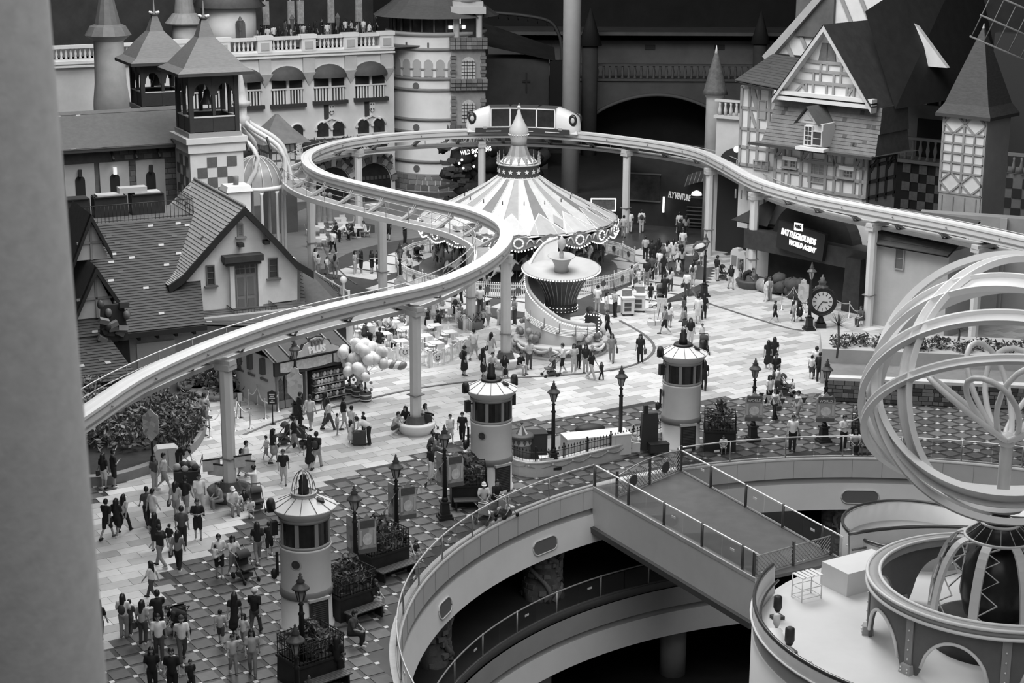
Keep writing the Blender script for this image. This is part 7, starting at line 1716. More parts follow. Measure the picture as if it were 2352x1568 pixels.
Z6=[(560,155,'farthest table in the food court just below the monorail beam'),(628,198,'second row table touching the tall monorail post'),(410,225,'table in the middle row left of the tall post'),(515,285,'table beyond the family of white-shirted diners'),(265,320,'table behind the diner in dark shirt at left'),(430,400,'table with food where three white-shirted people sit'),(820,420,'empty table just right of the tall monorail post'),(920,320,'table between two people dressed in black'),(1060,385,'empty table nearest the fence corner at right'),(640,350,'table half hidden left of the tall post'),(590,470,'table behind the woman seated by the curved fence'),(300,505,'table above the balloon bunch'),(815,100,'empty table right of the post near the standing family'),(930,490,'empty table by the smiling disc fence panel'),(1195,450,'empty table inside the fence at far right'),(215,270,'table where two people eat at far left'),(345,188,'table under the monorail walkway at left'),(440,560,'table behind the pale balloons'),(900,60,'table nearest the carousel fence'),(1010,150,'table beside the standing family with backpacks')]
rr=random.Random(23)
for i,(x,y,lb) in enumerate(Z6):
    t=put_table(780+x/4.2,670+y/4.2,'white square '+lb); an=.45; t.rotation_euler=(0,0,an)
    for j,(dx,dy,rz) in enumerate(((0,.62,0),(0,-.62,PI),(.62,0,-PI/2),(-.62,0,PI/2))):
        if j>=2 and rr.random()<.35: continue
        c,s=math.cos(an),math.sin(an); q=t.location; wh=('behind','in front','right','left')[j]
        put_chair(q.x+dx*c-dy*s,q.y+dx*s+dy*c,rz+an+rr.uniform(-.25,.25),'white chair %s of %s'%(wh,lb))
TL4=[(190,232,'outermost terrace table by the tiled roof edge'),(480,125,'terrace table farthest behind the stone columns'),(500,185,'middle terrace table near the stone columns'),(690,250,'terrace table beside the pale monorail post'),(215,385,'small terrace table nearest the man in white tee')]
for x,y,lb in TL4:
    t=put_table(700+x/5.87,480+y/5.87,'pale '+lb,.2); t.scale=(1.25,1.1,1)
    for dx,dy,rz,wh in ((.1,.65,0,'behind'),(-.1,-.65,PI,'in front of'),(.8,0,-PI/2,'at the right of'),(-.8,0,PI/2,'at the left of')): put_chair(t.location.x+dx,t.location.y+dy,rz+.2,'white chair %s %s'%(wh,lb))
# terrace columns and palm tub at the far left of the court
for px,py in ((733,515),(746,512),(759,514)):
    g=G(px,py); t=thing('terrace_column','slim stone column, %s of three beside the left terrace tables'%{733:'left',746:'middle',759:'right'}[px],'column',g,0,'terrace columns'); m=MB(); m.lathe([(.26,0),(.26,.15),(.18,.25),(.2,1.0),(.15,1.9),(.22,2.05)],(0,0,0),12); m.build('shaft',mat(.4,.7,.2,2),t); m=MB(); m.ball((0,0,2.25),.2,10); m.build('ball_cap',mat(.45,.6),t)
# white fences of the food court
def court_fence(pts,label,smile=True):
    P=resample(bez([G(*p) for p in pts],6),.95); o0=P[0]; t=thing('garden_fence',label,'fence',o0,0,'white food court fences')
    for i,(p,q) in enumerate(zip(P,P[1:])):
        d=q-p; an=math.atan2(d.y,d.x); L=d.length; m=MB(); 
        top=[(L*j/8,0,.72+.16*math.sin(PI*j/8)) for j in range(9)]; m.tube(top,.022,5); m.tube([(0,0,.12),(L,0,.12)],.02,5)
        for j in range(9): x=L*(j+.5)/9; m.tube([(x,0,.05),(x,0,.72+.15*math.sin(PI*(j+.5)/9))],.013,4)
        o=m.build('fence_panel',FC_M,t); o.location=p-o0; o.rotation_euler=(0,0,an); o['kind']='stuff'
        m=MB(); m.box((0,0,.45),(.12,.12,.9)); m.box((0,0,.94),(.16,.16,.06)); w=m.build('fence_post',FC_M,o)
        if smile and i%3==1:
            m=MB(); disc(m,.26,-.06,.5,16,0,.05,L/2); w=m.build('round_plaque',mat(.6,.5),o)
            for sx in (-1,1): m=MB(); disc(m,.035,-.08,.57,8,0,.03,L/2+sx*.09); m.build('plaque_eye',BLACK,w)
            m=MB(); m.tube([(L/2+.13*math.cos(a),-.08,.5+.13*math.sin(a)) for a in [PI+PI*j/8 for j in range(9)]],.016,4); m.build('plaque_mouth',BLACK,w)
court_fence([(895,838),(915,828),(945,826),(975,842),(1010,842),(1045,824),(1078,810),(1095,790)],'white arched picket fence along the front of the food court')
court_fence([(1048,742),(1062,757),(1085,768),(1108,772)],'white arched picket fence hugging the post planter at the right of the food court',False)
court_fence([(842,712),(890,700),(935,692),(960,700),(972,728)],'white picket fence between food court and carousel court',False)
# post planter with flowers in the food court
g=Vector((PP[4].x,PP[4].y,0)); t=thing('flower_planter','low dark flower box round the monorail post in the food court','planter',g); m=MB(); m.lathe([(.75,0),(.78,.5),(.7,.5),(.68,.42),(.3,.42)],(0,0,0),18,caps=False); m.build('box',DARK,t); m=MB(); leaves(m,(0,0,.4),.75,.45,160,random.Random(1),.13); o=m.build('foliage',LEAF,t); o['kind']='stuff'
# ---------------------------------------------------------------- vendor carts, easel, low box
def cart(px,py,label,rz):
    g=G(px,py); t=thing('vendor_cart',label,'cart',g,rz,'vendor carts'); m=MB(); m.box((0,0,.62),(.72,.6,.95)); m.build('cart_body',mat(.6,.5,.08,2),t); m=MB(); m.box((0,0,1.13),(.84,.7,.08)); m.build('cart_counter',mat(.7,.5),t)
    for z in (.45,.75): pbox('cart_shelf_window',t,(-.05,-.31,z),(.42,.03,.22),mat(.06,.4,.5,6))
    for sx in (-1,1):
        for sy in (-1,1): m=MB(); m.ball((sx*.28,sy*.22,.08),.08,8); m.build('caster',BLACK,t)
    m=MB(); m.box((.0,.2,1.35),(.6,.1,.4)); m.build('cart_backboard',mat(.2,.5,.2,4),t); return t
cart(1441,724,'white wheeled snack cart with glazed shelves attended by a vendor',.15); cart(1468,716,'white wheeled cart with open lid just right of the snack cart',-.1)
g=G(1520,736); t=thing('caricature_easel','wooden easel with pinned pale portraits','easel',g,-.2); m=MB(); m.box((0,0,.95),(.62,.05,.9)); m.build('board',mat(.55,.6,.3,8),t)
for x,y in ((-.25,-.1),(.25,-.1),(0,.4)): m=MB(); m.tube([(x,y,0),(x*.2,0.02,1.4)],.02,5); m.build('leg',DARK,t)
g=G(1503,747); t=thing('low_box','long low white box with strap on the paving beside the easel','box',g,.25); m=MB(); m.box((0,0,.14),(.85,.3,.28)); m.build('body',mat(.6,.6),t); pbox('strap',t,(0,0,.15),(.04,.32,.3),mat(.2,.6))
for px,py in ((1493,732),(1503,736)):
    g=G(px,py); t=thing('price_stand','thin stand with small card, %s of two beside the easel'%('left' if px<1500 else 'right'),'stand',g,0,'card stands by the easel'); m=MB(); m.tube([(0,0,0),(0,0,.75)],.015,5); m.lathe([(.12,0),(.11,.02)],(0,0,0),8); m.build('stem',STEEL,t); m=MB(); m.box((0,0,.82),(.18,.02,.18)); m.build('card',mat(.55,.5),t)
# ---------------------------------------------------------------- strollers
def make_stroller(px,py,rz,label,v,sc=1.0):
    g=G(px,py); t=thing('stroller',label,'stroller',g,R(rz),'strollers'); F_=mat(v,.7,.15,4); 
    m=MB(); m.add([(-.22,.18,.42),(.22,.18,.42),(.22,-.2,.46),(-.22,-.2,.46),(-.22,.3,.95),(.22,.3,.95)],[(0,1,2,3),(1,0,4,5)]); m.box((0,-.02,.44),(.44,.42,.06)); m.box((0,.26,.7),(.44,.06,.5)); m.build('seat',F_,t)
    m=MB(); n=6; vs=[]
    for j in range(n+1):
        a=PI*.05+PI*.45*j/n
        for x in (-.23,-.12,.12,.23): vs.append((x,.28-.26*math.sin(a),.80+.22*math.cos(a)-(.03 if abs(x)>.2 else 0)))
    m.add(vs,[(4*j+i,4*j+i+1,4*j+5+i,4*j+4+i) for j in range(n) for i in range(3)],0,True); m.build('hood',F_,t)
    for s in (-1,1):
        m=MB(); m.tube([(s*.25,.55,1.02),(s*.25,.3,.8),(s*.25,-.32,.12)],.018,5); m.tube([(s*.25,.38,.1),(s*.25,.05,.5)],.018,5); m.build('frame_side',mat(.12 if v<.5 else .6,.4),t)
    m=MB(); m.tube([(-.25,.55,1.02),(.25,.55,1.02)],.022,6); m.build('handle',BLACK,t); m=MB(); m.box((0,.1,.2),(.4,.4,.14)); m.build('basket',mat(.08,.7),t)
    for s in (-1,1):
        for y,r in ((-.33,.09),(.38,.12)): m=MB(); m.tube([(s*.27-.02,y,r),(s*.27+.02,y,r)],r,10); m.build('wheel',BLACK,t)
    if sc!=1: t.scale=(sc,sc,sc)
    return t
make_stroller(566,1332,40,'black stroller pushed by a woman in white top near the caged lighthouse',.03,1.15)
make_stroller(408,1448,-150,'black open-frame stroller amid the bottom left crowd',.03,1.1)
make_stroller(592,1172,20,'dark stroller beside the family resting at the monorail post',.06)
make_stroller(648,1022,-60,'reclined dark stroller beside the woman in long grey skirt',.05,1.1)
make_stroller(700,1025,150,'dark stroller with white bag hung on it behind the man in grey shorts',.06,1.1)
make_stroller(988,990,160,'black stroller parked at the round bench planter',.05)
make_stroller(1262,864,-70,'stroller with a child before the swagged stage',.12)
make_stroller(1117,1200,150,'white-hooded stroller, left of two parked behind the glass railing',.6)
make_stroller(1165,1186,130,'white-hooded stroller, right of two parked behind the glass railing',.65)
make_stroller(1663,642,60,'black stroller near the pale entrance wall',.03)
make_stroller(1805,906,70,'reclined dark stroller right of the castle-banner lamp',.05,1.1)
make_stroller(1518,690,10,'stroller pushed by a figure in black on the carousel court',.1)
make_stroller(962,600,40,'black stroller parked against the carousel fence at the left',.03)
make_stroller(1617,812,0,'black-hooded stroller behind the right-hand lighthouse roof',.03)
# suitcase trolley where the man bends
g=G(826,1022); t=thing('suitcase_trolley','dark suitcase trolley beneath the bending man in white shirt','trolley',g,.1); m=MB(); m.box((0,0,.38),(.62,.42,.6)); m.build('case',mat(.05,.5,.2,3),t)
for s in (-1,1): m=MB(); m.tube([(s*.2,.15,.65),(s*.2,.15,1.05)],.015,5); m.build('pull_bar',STEEL,t); m=MB(); m.tube([(s*.28,-.03,.05),(s*.28,.03,.05)],.06,8); m.build('wheel',BLACK,t)
# ---------------------------------------------------------------- stanchions with ropes
def stanchions(pts,label,rope=.55,h=1.0,m_=None):
    o0=G(*pts[0]); t=thing('rope_barrier',label,'barrier',o0,0,'rope barriers'); P=[G(*p)-o0 for p in pts]
    for p in P: m=MB(); m.lathe([(.16,0),(.15,.03),(.03,.05),(.03,h-.05),(.05,h),(.02,h+.05)],(p.x,p.y,0),8); m.build('stanchion',m_ or mat(.5,.3,metal=.6),t)
    for p,q in zip(P,P[1:]): m=MB(); m.tube([p.lerp(q,j/8)+Vector((0,0,h-.1-.25*math.sin(PI*j/8))) for j in range(9)],.03,5); m.build('rope',mat(rope,.7),t)
stanchions([(572,940),(592,928),(610,962),(640,945)],'white rope barrier queue left of the toy kiosk',.65)
stanchions([(540,990),(545,960),(575,985)],'short white rope barrier behind the forked signpost',.6)
stanchions([(480,945),(455,975),(482,1005),(512,975)],'rope barrier around the bench garden at the left',.4)
stanchions([(1795,712),(1822,690),(1848,718),(1872,695),(1905,705),(1950,730),(1975,745)],'rope barrier queue in front of the dark attraction entrance',.3)
stanchions([(1925,690),(1965,705),(1990,720)],'rope barrier right beside the dark entrance mouth',.3)
stanchions([(1453,655),(1478,660),(1490,648),(1503,642),(1512,632)],'rope barrier in the carousel queue',.4)
# menu sign stand
g=G(627,975); t=thing('menu_sign','black menu board on a pole by the rope queue','sign',g); m=MB(); m.tube([(0,0,0),(0,0,1.1)],.03,6); m.lathe([(.18,0),(.16,.04)],(0,0,0),10); m.build('pole',IRON,t); m=MB(); m.slab([(-.22,1.05),(.22,1.05),(.22,1.65),(.1,1.7),(0,1.76),(-.1,1.7),(-.22,1.65)],-.04,.04); o=m.build('board',IRON,t)
for i,(w,z) in enumerate(((.26,1.55),(.2,1.46),(.28,1.36),(.1,1.24),(.24,1.16))): pbox('menu_line',o,(0,-.05,z),(w,.02,.045),mat(.6,.5))
g=G(553,960); t=thing('notice_stand','small framed notice on a thin stand inside the rope queue','sign',g,.2); m=MB(); m.tube([(0,0,0),(0,0,.9)],.02,5); m.lathe([(.18,0),(.16,.03)],(0,0,0),8); m.build('pole',IRON,t); m=MB(); m.box((0,0,1.1),(.3,.04,.44)); o=m.build('frame',IRON,t); pbox('notice_sheet',o,(0,-.03,1.1),(.24,.02,.38),mat(.45,.5,.2,6))
# forked direction panels on the left monorail post
q=PP[0]; t=thing('direction_panels','pale direction panels strapped round the left monorail post','sign',(q.x,q.y,0))
for a,z,x in ((.5,1.55,-.75),(-.5,1.35,-.6),(-.25,1.5,.75),(.6,1.75,.6)): m=MB(); m.box((x,-.12*abs(a),z),(.75,.05,.48),a*.8); o=m.build('panel',mat(.5,.5,.2,4),t); pbox('panel_frame',o,(x,-.12*abs(a),z+.27),(.8,.07,.05),IRON,a*.8)
# ---------------------------------------------------------------- flower garden at the left under the monorail
gc=G(330,1000); t=thing('flower_garden','dark shrub garden with curved kerb and low iron pickets at the left','garden',gc); rr=random.Random(41)
path=[G(*p)-gc for p in ((200,1115),(260,1110),(330,1090),(400,1062),(445,1030),(466,985),(455,950),(420,935))]; P=resample(bez(path,6),.6); m=MB(); m.sweep(P,[(.2,0),(.2,.45),(-.2,.45),(-.2,0)]); m.build('garden_kerb',mat(.22,.6,.2,1),t)
m=MB(); vs=[p+Vector((0,0,.4)) for p in P]; c=Vector((-3,3,.4)); m.add(vs+[G(190,950)-gc+Vector((0,0,.4))],[(i+1,i,len(vs)) for i in range(len(vs)-1)]); m.build('garden_bed',mat(.03,.9,.3,2),t)
for i,p in enumerate(resample(bez(path,6),.17)):
    if i<30: continue
    pbox('picket',t,p+Vector((0,0,.72)),(.035,.035,.6),IRON)
for k in range(30):
    x=rr.uniform(205,440); y=rr.uniform(930,1085)
    if y>1090-(x-200)*.25+ (0 if x<380 else -20): y-=40
    g=G(x,y)-gc; s=rr.uniform(.5,1.0); m=MB(); leaves(m,(0,0,.3),s,s*1.3,150,rr,.17); o=m.build('shrub',LEAF if k%4 else [mat(.1,.6,.4,3),mat(.25,.6,.4,3),mat(.3,.6)],t); o.location=(g.x,g.y,.2); o['kind']='stuff'
banner_post=G(352,1075); t=thing('garden_banner','shield-shaped pale banner on a pole in the left garden','banner',banner_post); m=MB(); m.tube([(0,0,0),(0,0,3.0)],.05,6); m.build('pole',IRON,t); w,h=.7,1.55; m=MB(); m.slab([(-w/2,1.3+h*.25),(0,1.3),(w/2,1.3+h*.25),(w/2,1.3+h*.78),(w*.28,1.3+h*.85),(0,1.3+h),(-w*.28,1.3+h*.85),(-w/2,1.3+h*.78)],-.1,-.05); m.build('sheet',banner_tex(.2,.5,5.0),t)
# shrubs between the house and the kiosk
for k,(x,y,s,lb) in enumerate(((500,905,1.5,'dark leafy shrub left of the monorail post foot'),(560,895,1.6,'dark leafy shrub between monorail post and toy kiosk'),(455,890,1.2,'dark shrub farthest left below the monorail beam'))):
    g=G(x,y); t=thing('garden_shrub',lb,'shrub',g,0,'shrubs behind the rope queue'); m=MB(); leaves(m,(0,0,.2),s,s*1.25,420,rr,.2); o=m.build('foliage',LEAF,t); o['kind']='stuff'; m=MB(); m.tube([(0,0,0),(0,0,s)],.08,6); m.build('stem',DARK,t); m=MB(); m.lathe([(s*.9,0),(s*.95,.3),(s*.85,.3)],(0,0,0),16); m.build('bed_edge',mat(.2,.7,.2,2),t)
g=G(384,1080); t=thing('supply_cabinet','pale rounded supply cabinet on the kerb of the left garden','cabinet',g,.3); m=MB(); m.slab([(-.55,0),(.55,0),(.55,1.0),(.4,1.15),(-.4,1.15),(-.55,1.0)],-.35,.35); m.build('body',mat(.45,.5,.1,2),t); pbox('door_seam',t,(0.05,-.36,.55),(.02,.03,1.0),mat(.2,.5))
g=G(430,1112); t=thing('folding_wagon','black folding wagon piled with bags beside the man in white tee','wagon',g,.2); m=MB(); m.box((0,0,.42),(1.15,.6,.5)); m.build('tub',mat(.03,.7,.2,4),t)
for s in (-1,1):
    for y in (-.3,.3): m=MB(); m.tube([(s*.42,y-.03,.12),(s*.42,y+.03,.12)],.12,10); m.build('wheel',BLACK,t)
for k in range(7): m=MB(); m.ball((rr.uniform(-.45,.45),rr.uniform(-.2,.2),.75+rr.random()*.2),.17,8); m.build('bag',mat(rr.choice((.03,.06,.4,.1)),.7),t)
m=MB(); m.tube([(.55,.25,.6),(.72,.25,1.25),(.72,-.25,1.25),(.55,-.25,.6)],.018,5); m.build('handle',BLACK,t)
# ---------------------------------------------------------------- fenced stage wagon enclosure in the middle
path=[G(*p) for p in ((1172,1082),(1215,1094),(1280,1088),(1350,1070),(1420,1052),(1480,1035),(1528,1015))]; P=resample(bez(path,8),.35); o0=P[0]
t=thing('stage_enclosure','low swagged parapet with black spear fence before the lighthouses','wall',o0); L_=[p-o0 for p in P]
m=MB(); m.sweep(L_,[(.16,0),(.16,.62),(.22,.66),(.22,.72),(-.22,.72),(-.22,.66),(-.16,.62),(-.16,0)]); m.build('parapet',mat(.48,.6,.12,2),t)
for i in range(0,len(L_)-3,3):
    a,b_=L_[i],L_[i+3]; d=(b_-a); n_=Vector((d.y,-d.x,0)).normalized()*.2; m=MB(); m.tube([a.lerp(b_,j/6)+n_+Vector((0,0,.55-.14*math.sin(PI*j/6))) for j in range(7)],.035,5); m.build('swag',mat(.34,.6,.1,3),t); m=MB(); m.ball(a+n_+Vector((0,0,.56)),.06,6); m.build('swag_star',mat(.5,.6),t)
for i in range(len(L_)-1):
    a,b_=L_[i],L_[i+1]
    for f in (.25,.75): p=a.lerp(b_,f); m=MB(); m.tube([p+Vector((0,0,.72)),p+Vector((0,0,1.2))],.014,4); m.add([p+Vector((-.04,0,1.18)),p+Vector((.04,0,1.18)),p+Vector((0,0,1.32))],[(0,1,2)]); o=m.build('spear',IRON,t)
    if i%4==0: m=MB(); m.box(a+Vector((0,0,1.02)),(.07,.07,.66)); m.ball(a+Vector((0,0,1.38)),.05,6); m.build('fence_post',IRON,t)
for z in (.82,1.1): m=MB(); m.tube([p+Vector((0,0,z)) for p in L_],.018,4); m.build('fence_rail',IRON,t)
b=MB(); bk=[G(*p)-o0 for p in ((1525,985),(1400,990),(1280,1010),(1185,1040))]; b.add([p+Vector((0,0,.2)) for p in L_[::4]]+[p+Vector((0,0,.2)) for p in bk],[tuple(range(len(L_[::4])+4))]); b.build('enclosure_deck',mat(.2,.6,.2,1),t)
g=G(1198,1062,.2); t=thing('hat_booth','small round booth with diamond frieze and striped pointed hat','booth',g); m=MB(); m.lathe([(.42,0),(.42,.95)],(0,0,0),20); m.build('booth_body',mat(.16,.6,.2,2),t); m=MB(); m.lathe([(.44,.9),(.44,1.25)],(0,0,0),20,caps=False); m.build('frieze',mat(.55,.6),t)
for i in range(10): a=TAU*i/10; m=MB(); m.slab([(-.09,0),(0,-.16),(.09,0),(0,.16)],-.01,.01); o=m.build('diamond',mat(.12,.6),t); o.location=(.45*math.cos(a),.45*math.sin(a),1.08); o.rotation_euler=(0,0,a+PI/2)
m=MB(); m.lathe([(.56,1.2),(.58,1.3),(.52,1.36),(.26,1.38)],(0,0,0),20,caps=False); m.build('hat_brim',mat(.07,.6),t)
for i in range(8):
    m=MB(); a0,a1=TAU*i/8,TAU*(i+1)/8; m.add([(.28*math.cos(a0),.28*math.sin(a0),1.37),(.28*math.cos(a1),.28*math.sin(a1),1.37),(0,0,1.85)],[(0,1,2)]); m.build('hat_stripe',mat(.6 if i%2 else .12,.6),t)
m=MB(); m.ball((0,0,1.88),.07,8); m.build('hat_ball',mat(.1,.5),t)
def boxthing(name,px,py,w,d,h,rz,v,label,cat,z=.2,extra=None,taper=1.0):
    g=G(px,py,z); t=thing(name,label,cat,g,rz); m=MB(); m.box((0,0,h/2),(w,d,h),taper=taper); m.build('body',mat(v,.55,.1,1.5),t)
    if extra: extra(t,w,d,h)
    return t
boxthing('dark_cabinet',1233,1056,.85,.7,1.3,.15,.05,'dark panelled cabinet with pennant right of the hat booth','cabinet',.2,lambda t,w,d,h:(pbox('cabinet_trim',t,(0,0,h+.03),(w*1.05,d*1.05,.06),mat(.03,.5)),pbox('pennant',t,(.55,0,h-.02),(.3,.02,.16),BLACK)))
boxthing('white_crate',1254,1078,.6,.5,.55,.1,.62,'small white crate in front of the dark cabinet','box',.2,lambda t,w,d,h:pbox('lid',t,(0,0,h+.02),(w*1.04,d*1.04,.05),mat(.7,.5)))
boxthing('white_wagon',1368,1042,3.1,1.0,.95,.30,.58,'long white boxy wagon behind the spear fence','wagon',.2,lambda t,w,d,h:(pbox('wagon_lid',t,(0,0,h+.02),(w*1.01,d*1.04,.05),mat(.72,.5)),[pbox('wagon_panel_joint',t,(x,-d/2-.005,h/2),(.02,.02,h*.9),mat(.4,.5)) for x in (-.8,0,.8)]))
g=G(1355,1008,.3); t=thing('covered_car','black tarpaulin mound showing above the white wagon','cover',g,.3); m=MB(); m.ball((0,0,.5),.42,14,sz=.62,sx=1.8); m.build('tarpaulin',mat(.025,.6,.3,2),t); m=MB(); m.box((0,0,.15),(1.4,.7,.3)); m.build('skid',BLACK,t)
boxthing('stage_flat',1490,1030,.85,.3,1.75,.2,.04,'tall dark slanted stage flat left of the right-hand lighthouse','board',.2,lambda t,w,d,h:(pbox('flat_brace',t,(.0,.35,h*.4),(.08,.6,.9),mat(.05,.5)),pbox('flat_crest',t,(-.2,0,h+.18),(.2,.2,.4),mat(.03,.5))),.85)
boxthing('white_bench',1450,1035,.7,.5,.45,.2,.6,'small white table with soft toys left of the dark stage flat','table',.2,lambda t,w,d,h:[(lambda m:(m.ball((x,0,h+.15),.15,8),m.ball((x,-.03,h+.36),.1,8),m.build('soft_toy',mat(.6,.7,.2,6),t)))(MB()) for x in (-.18,.15)])
boxthing('storage_trunk',1512,1035,.9,.5,.35,.25,.04,'low dark trunk at the foot of the stage flat','box',.2,lambda t,w,d,h:pbox('lid',t,(0,0,h+.02),(w*1.03,d*1.03,.05),BLACK))
# ---------------------------------------------------------------- dim arcade with lit name at the back right
q=W(1560,540,131); ar=thing('dim_arcade','dim arcade front with curved awning and lit lettering behind the carousel','building',(q.x,131,0),R(-18)); k=1/PXM(q)
m=MB(); m.bb(-4.6,5.4,0,1.0,0,6.2); m.build('arcade_wall',mat(.022,.7,.4,1),ar)
text('sign_letters','FLY VENTURE',.66,mat(.6,.5,emit=.3),ar,(.1,-.8,ZP(447,q)),(PI/2,.12,0),.06,sx=.42,bold=.01)
m=MB(); P=[(.6+2.6*i/8,-1.2,3.2+.7*math.sin(PI*(i/8)*.55+.3)) for i in range(9)]
m.add([(p[0],y,p[2]+(0 if y<-.5 else .7)) for p in P for y in (-1.3,-.1)],[(2*i,2*i+2,2*i+3,2*i+1) for i in range(8)],0,True); m.build('awning',mat(.05,.4,.2,2),ar)
for i in range(9): m=MB(); m.tube([(P[i][0],-1.3,P[i][2]),(P[i][0],-.1,P[i][2]+.7)],.03,4); m.build('awning_rib',mat(.25,.5),ar)
for x,z in ((1.4,2.7),(4.6,2.2)): m=MB(); m.lathe([(.42,0),(.36,.22),(.05,.36)],(x,-.7,z),14); m.build('lamp_shade',mat(.8,.4,emit=.8),ar)
m=MB(); m.lathe([(.2,0),(.22,1.0),(.2,2.2)],(3.6,-.5,.3),12); m.build('lantern_column',mat(.7,.4,.4,8,emit=.35),ar)
pbox('neon_tube',ar,(-1.2,-.4,ZP(470,q)),(.12,.1,1.2),mat(1,.4,emit=3.0))
for x0,x1,z0,z1 in ((-4.2,-1.6,1.9,4.0),(.8,1.8,.2,2.4),(2.2,3.1,.2,2.6),(4.0,5.2,.2,2.2)): m=MB(); m.bb(x0,x1,-.12,0,z0,z1); o=m.build('dark_pane',mat(.03,.25,.5,2),ar); pbox('pane_frame',o,((x0+x1)/2,-.14,z1),(x1-x0+.2,.1,.1),mat(.1,.5)); pbox('pane_frame',o,((x0+x1)/2,-.14,z0),(x1-x0+.2,.1,.1),mat(.1,.5))
for i in range(5): pbox('shop_shelf',ar,(1.3,-.3,.5+i*.3),(1.4,.3,.04),mat(.14,.5))
for px,py,h in ((1530,500,3.4),(1660,520,4.0)):
    g=G(px,py); m=MB(); 
m=MB(); q2=W(1386,470,129.5); bb=thing('lit_screen','white-framed display board peeping over the canopy at right','screen',(q2.x,129.5,0)); z=q2.z
for (c,d) in (((0,0,z+.45),(1.9,.1,.09)),((.92,0,z),(.09,.1,.95)),((-.92,0,z),(.09,.1,.95)),((0,0,z-.45),(1.9,.1,.09))): pbox('frame_bar',bb,c,d,mat(.9,.5,emit=.8))
m.box((0,.05,z),(1.8,.06,.85)); m.build('screen_face',mat(.1,.4,.6,3),bb); m=MB(); m.tube([(0,.15,0),(0,.15,z)],.08,6); m.build('post',DARK,bb)
# vending boxes by the pale wall
for px,py,lb in ((1692,628,'left'),(1706,636,'right')):
    g=G(px,py); t=thing('vending_box','white rounded vending box, %s of two by the pale entrance wall'%lb,'vending machine',g,-.7,'vending boxes'); m=MB(); m.slab([(-.35,0),(.35,0),(.35,1.5),(.2,1.75),(-.2,1.75),(-.35,1.5)],-.3,.3); m.build('body',mat(.6,.5,.06,2),t); pbox('front_panel',t,(0,-.31,.95),(.5,.03,.7),mat(.2,.4))
# striped barber ball sign near lamp a
g=G(1608,670); t=thing('striped_lantern','striped ball lantern hanging left of the slim lamp head','lantern',(LAMPS['a'].location.x-.35,LAMPS['a'].location.y,3.25))
for i in range(8):
    m=MB(); m.lathe([(max(.005,.4*math.sin(PI*j/8)),-.4*math.cos(PI*j/8)) for j in range(9)],(0,0,0),2,a0=TAU*i/8,a1=TAU*(i+1)/8); o=m.build('stripe',mat(.6 if i%2 else .05,.6),t); o.rotation_euler=(0,1.2,0)
m=MB(); m.tube([(.35,0,.3),(0,0,.45),(0,0,.3)],.02,5); m.build('hook',IRON,t)
# spotlights and white step frame on the island
g=G(1852,1372); t=thing('step_frame','white tubular step frame standing on the island floor','frame',g,.5)
for x in (-.45,.45):
    for y in (-.3,.3): m=MB(); m.tube([(x,y,0),(x,y,.95)],.025,5); m.build('leg',mat(.75,.4),t)
for i in range(5): pbox('top_slat',t,(-.4+.2*i,0,.95),(.14,.66,.03),mat(.75,.4))
for z in (.12,.5): m=MB(); m.tube([(-.45,-.3,z),(.45,-.3,z),(.45,.3,z),(-.45,.3,z)],.02,5,closed=True); m.build('stretcher',mat(.7,.4),t)
for px,py,lb,s in ((1785,1420,'black stage spotlight standing left on the island',1.0),(1783,1452,'pale stage projector on the island behind the black spotlight',.8),(1812,1500,'black stage spotlight lying nearer the island parapet',1.1),(1858,1548,'small bollard light by the island parapet',.55)):
    g=G(px,py); t=thing('stage_spotlight',lb,'spotlight',g,.4,'spotlights on the island'); m=MB(); m.box((0,0,.06),(.42*s,.36*s,.12)); m.build('base',mat(.5 if 'pale' in lb or 'bollard' in lb else .06,.5),t); m=MB(); m.tube([(0,0,.1),(0,0,.4*s)],.06*s,6); m.build('yoke',mat(.3,.5),t); m=MB(); m.lathe([(.1*s,.3*s),(.16*s,.45*s),(.15*s,.85*s),(.08*s,.9*s)],(0,0,0),12); m.build('lamp_head',mat(.55,.5) if 'pale' in lb or 'bollard' in lb else BLACK,t)

# white rail with globe lamp at the edge of the carousel court
P=[G(*p) for p in ((726,650),(745,662),(765,674),(785,686),(802,696))]; t=thing('court_edge_rail','white panelled rail along the court edge below the terrace people','railing',P[0]); L_=[p-P[0] for p in P]
for a,b_ in zip(L_,L_[1:]):
    d=b_-a; an=math.atan2(d.y,d.x); c=(a+b_)/2; pbox('rail_panel',t,c+V0 if 0 else (c.x,c.y,.42),(d.length*.86,.05,.4),mat(.22,.4),an)
    for z in (.12,.72): pbox('rail_bar',t,(c.x,c.y,z),(d.length,.09,.09),WHITE,an)
for p in L_: m=MB(); m.box((p.x,p.y,.42),(.14,.14,.84)); m.build('rail_post',WHITE,t)
g=G(790,690); t=thing('globe_lamp','white globe lamp on a short post at the court edge','lamp',g); m=MB(); m.lathe([(.12,0),(.1,.1),(.08,1.1),(.12,1.15)],(0,0,0),10); m.build('post',WHITE,t); m=MB(); m.ball((0,0,1.35),.24,12); m.build('globe',mat(.8,.3),t)
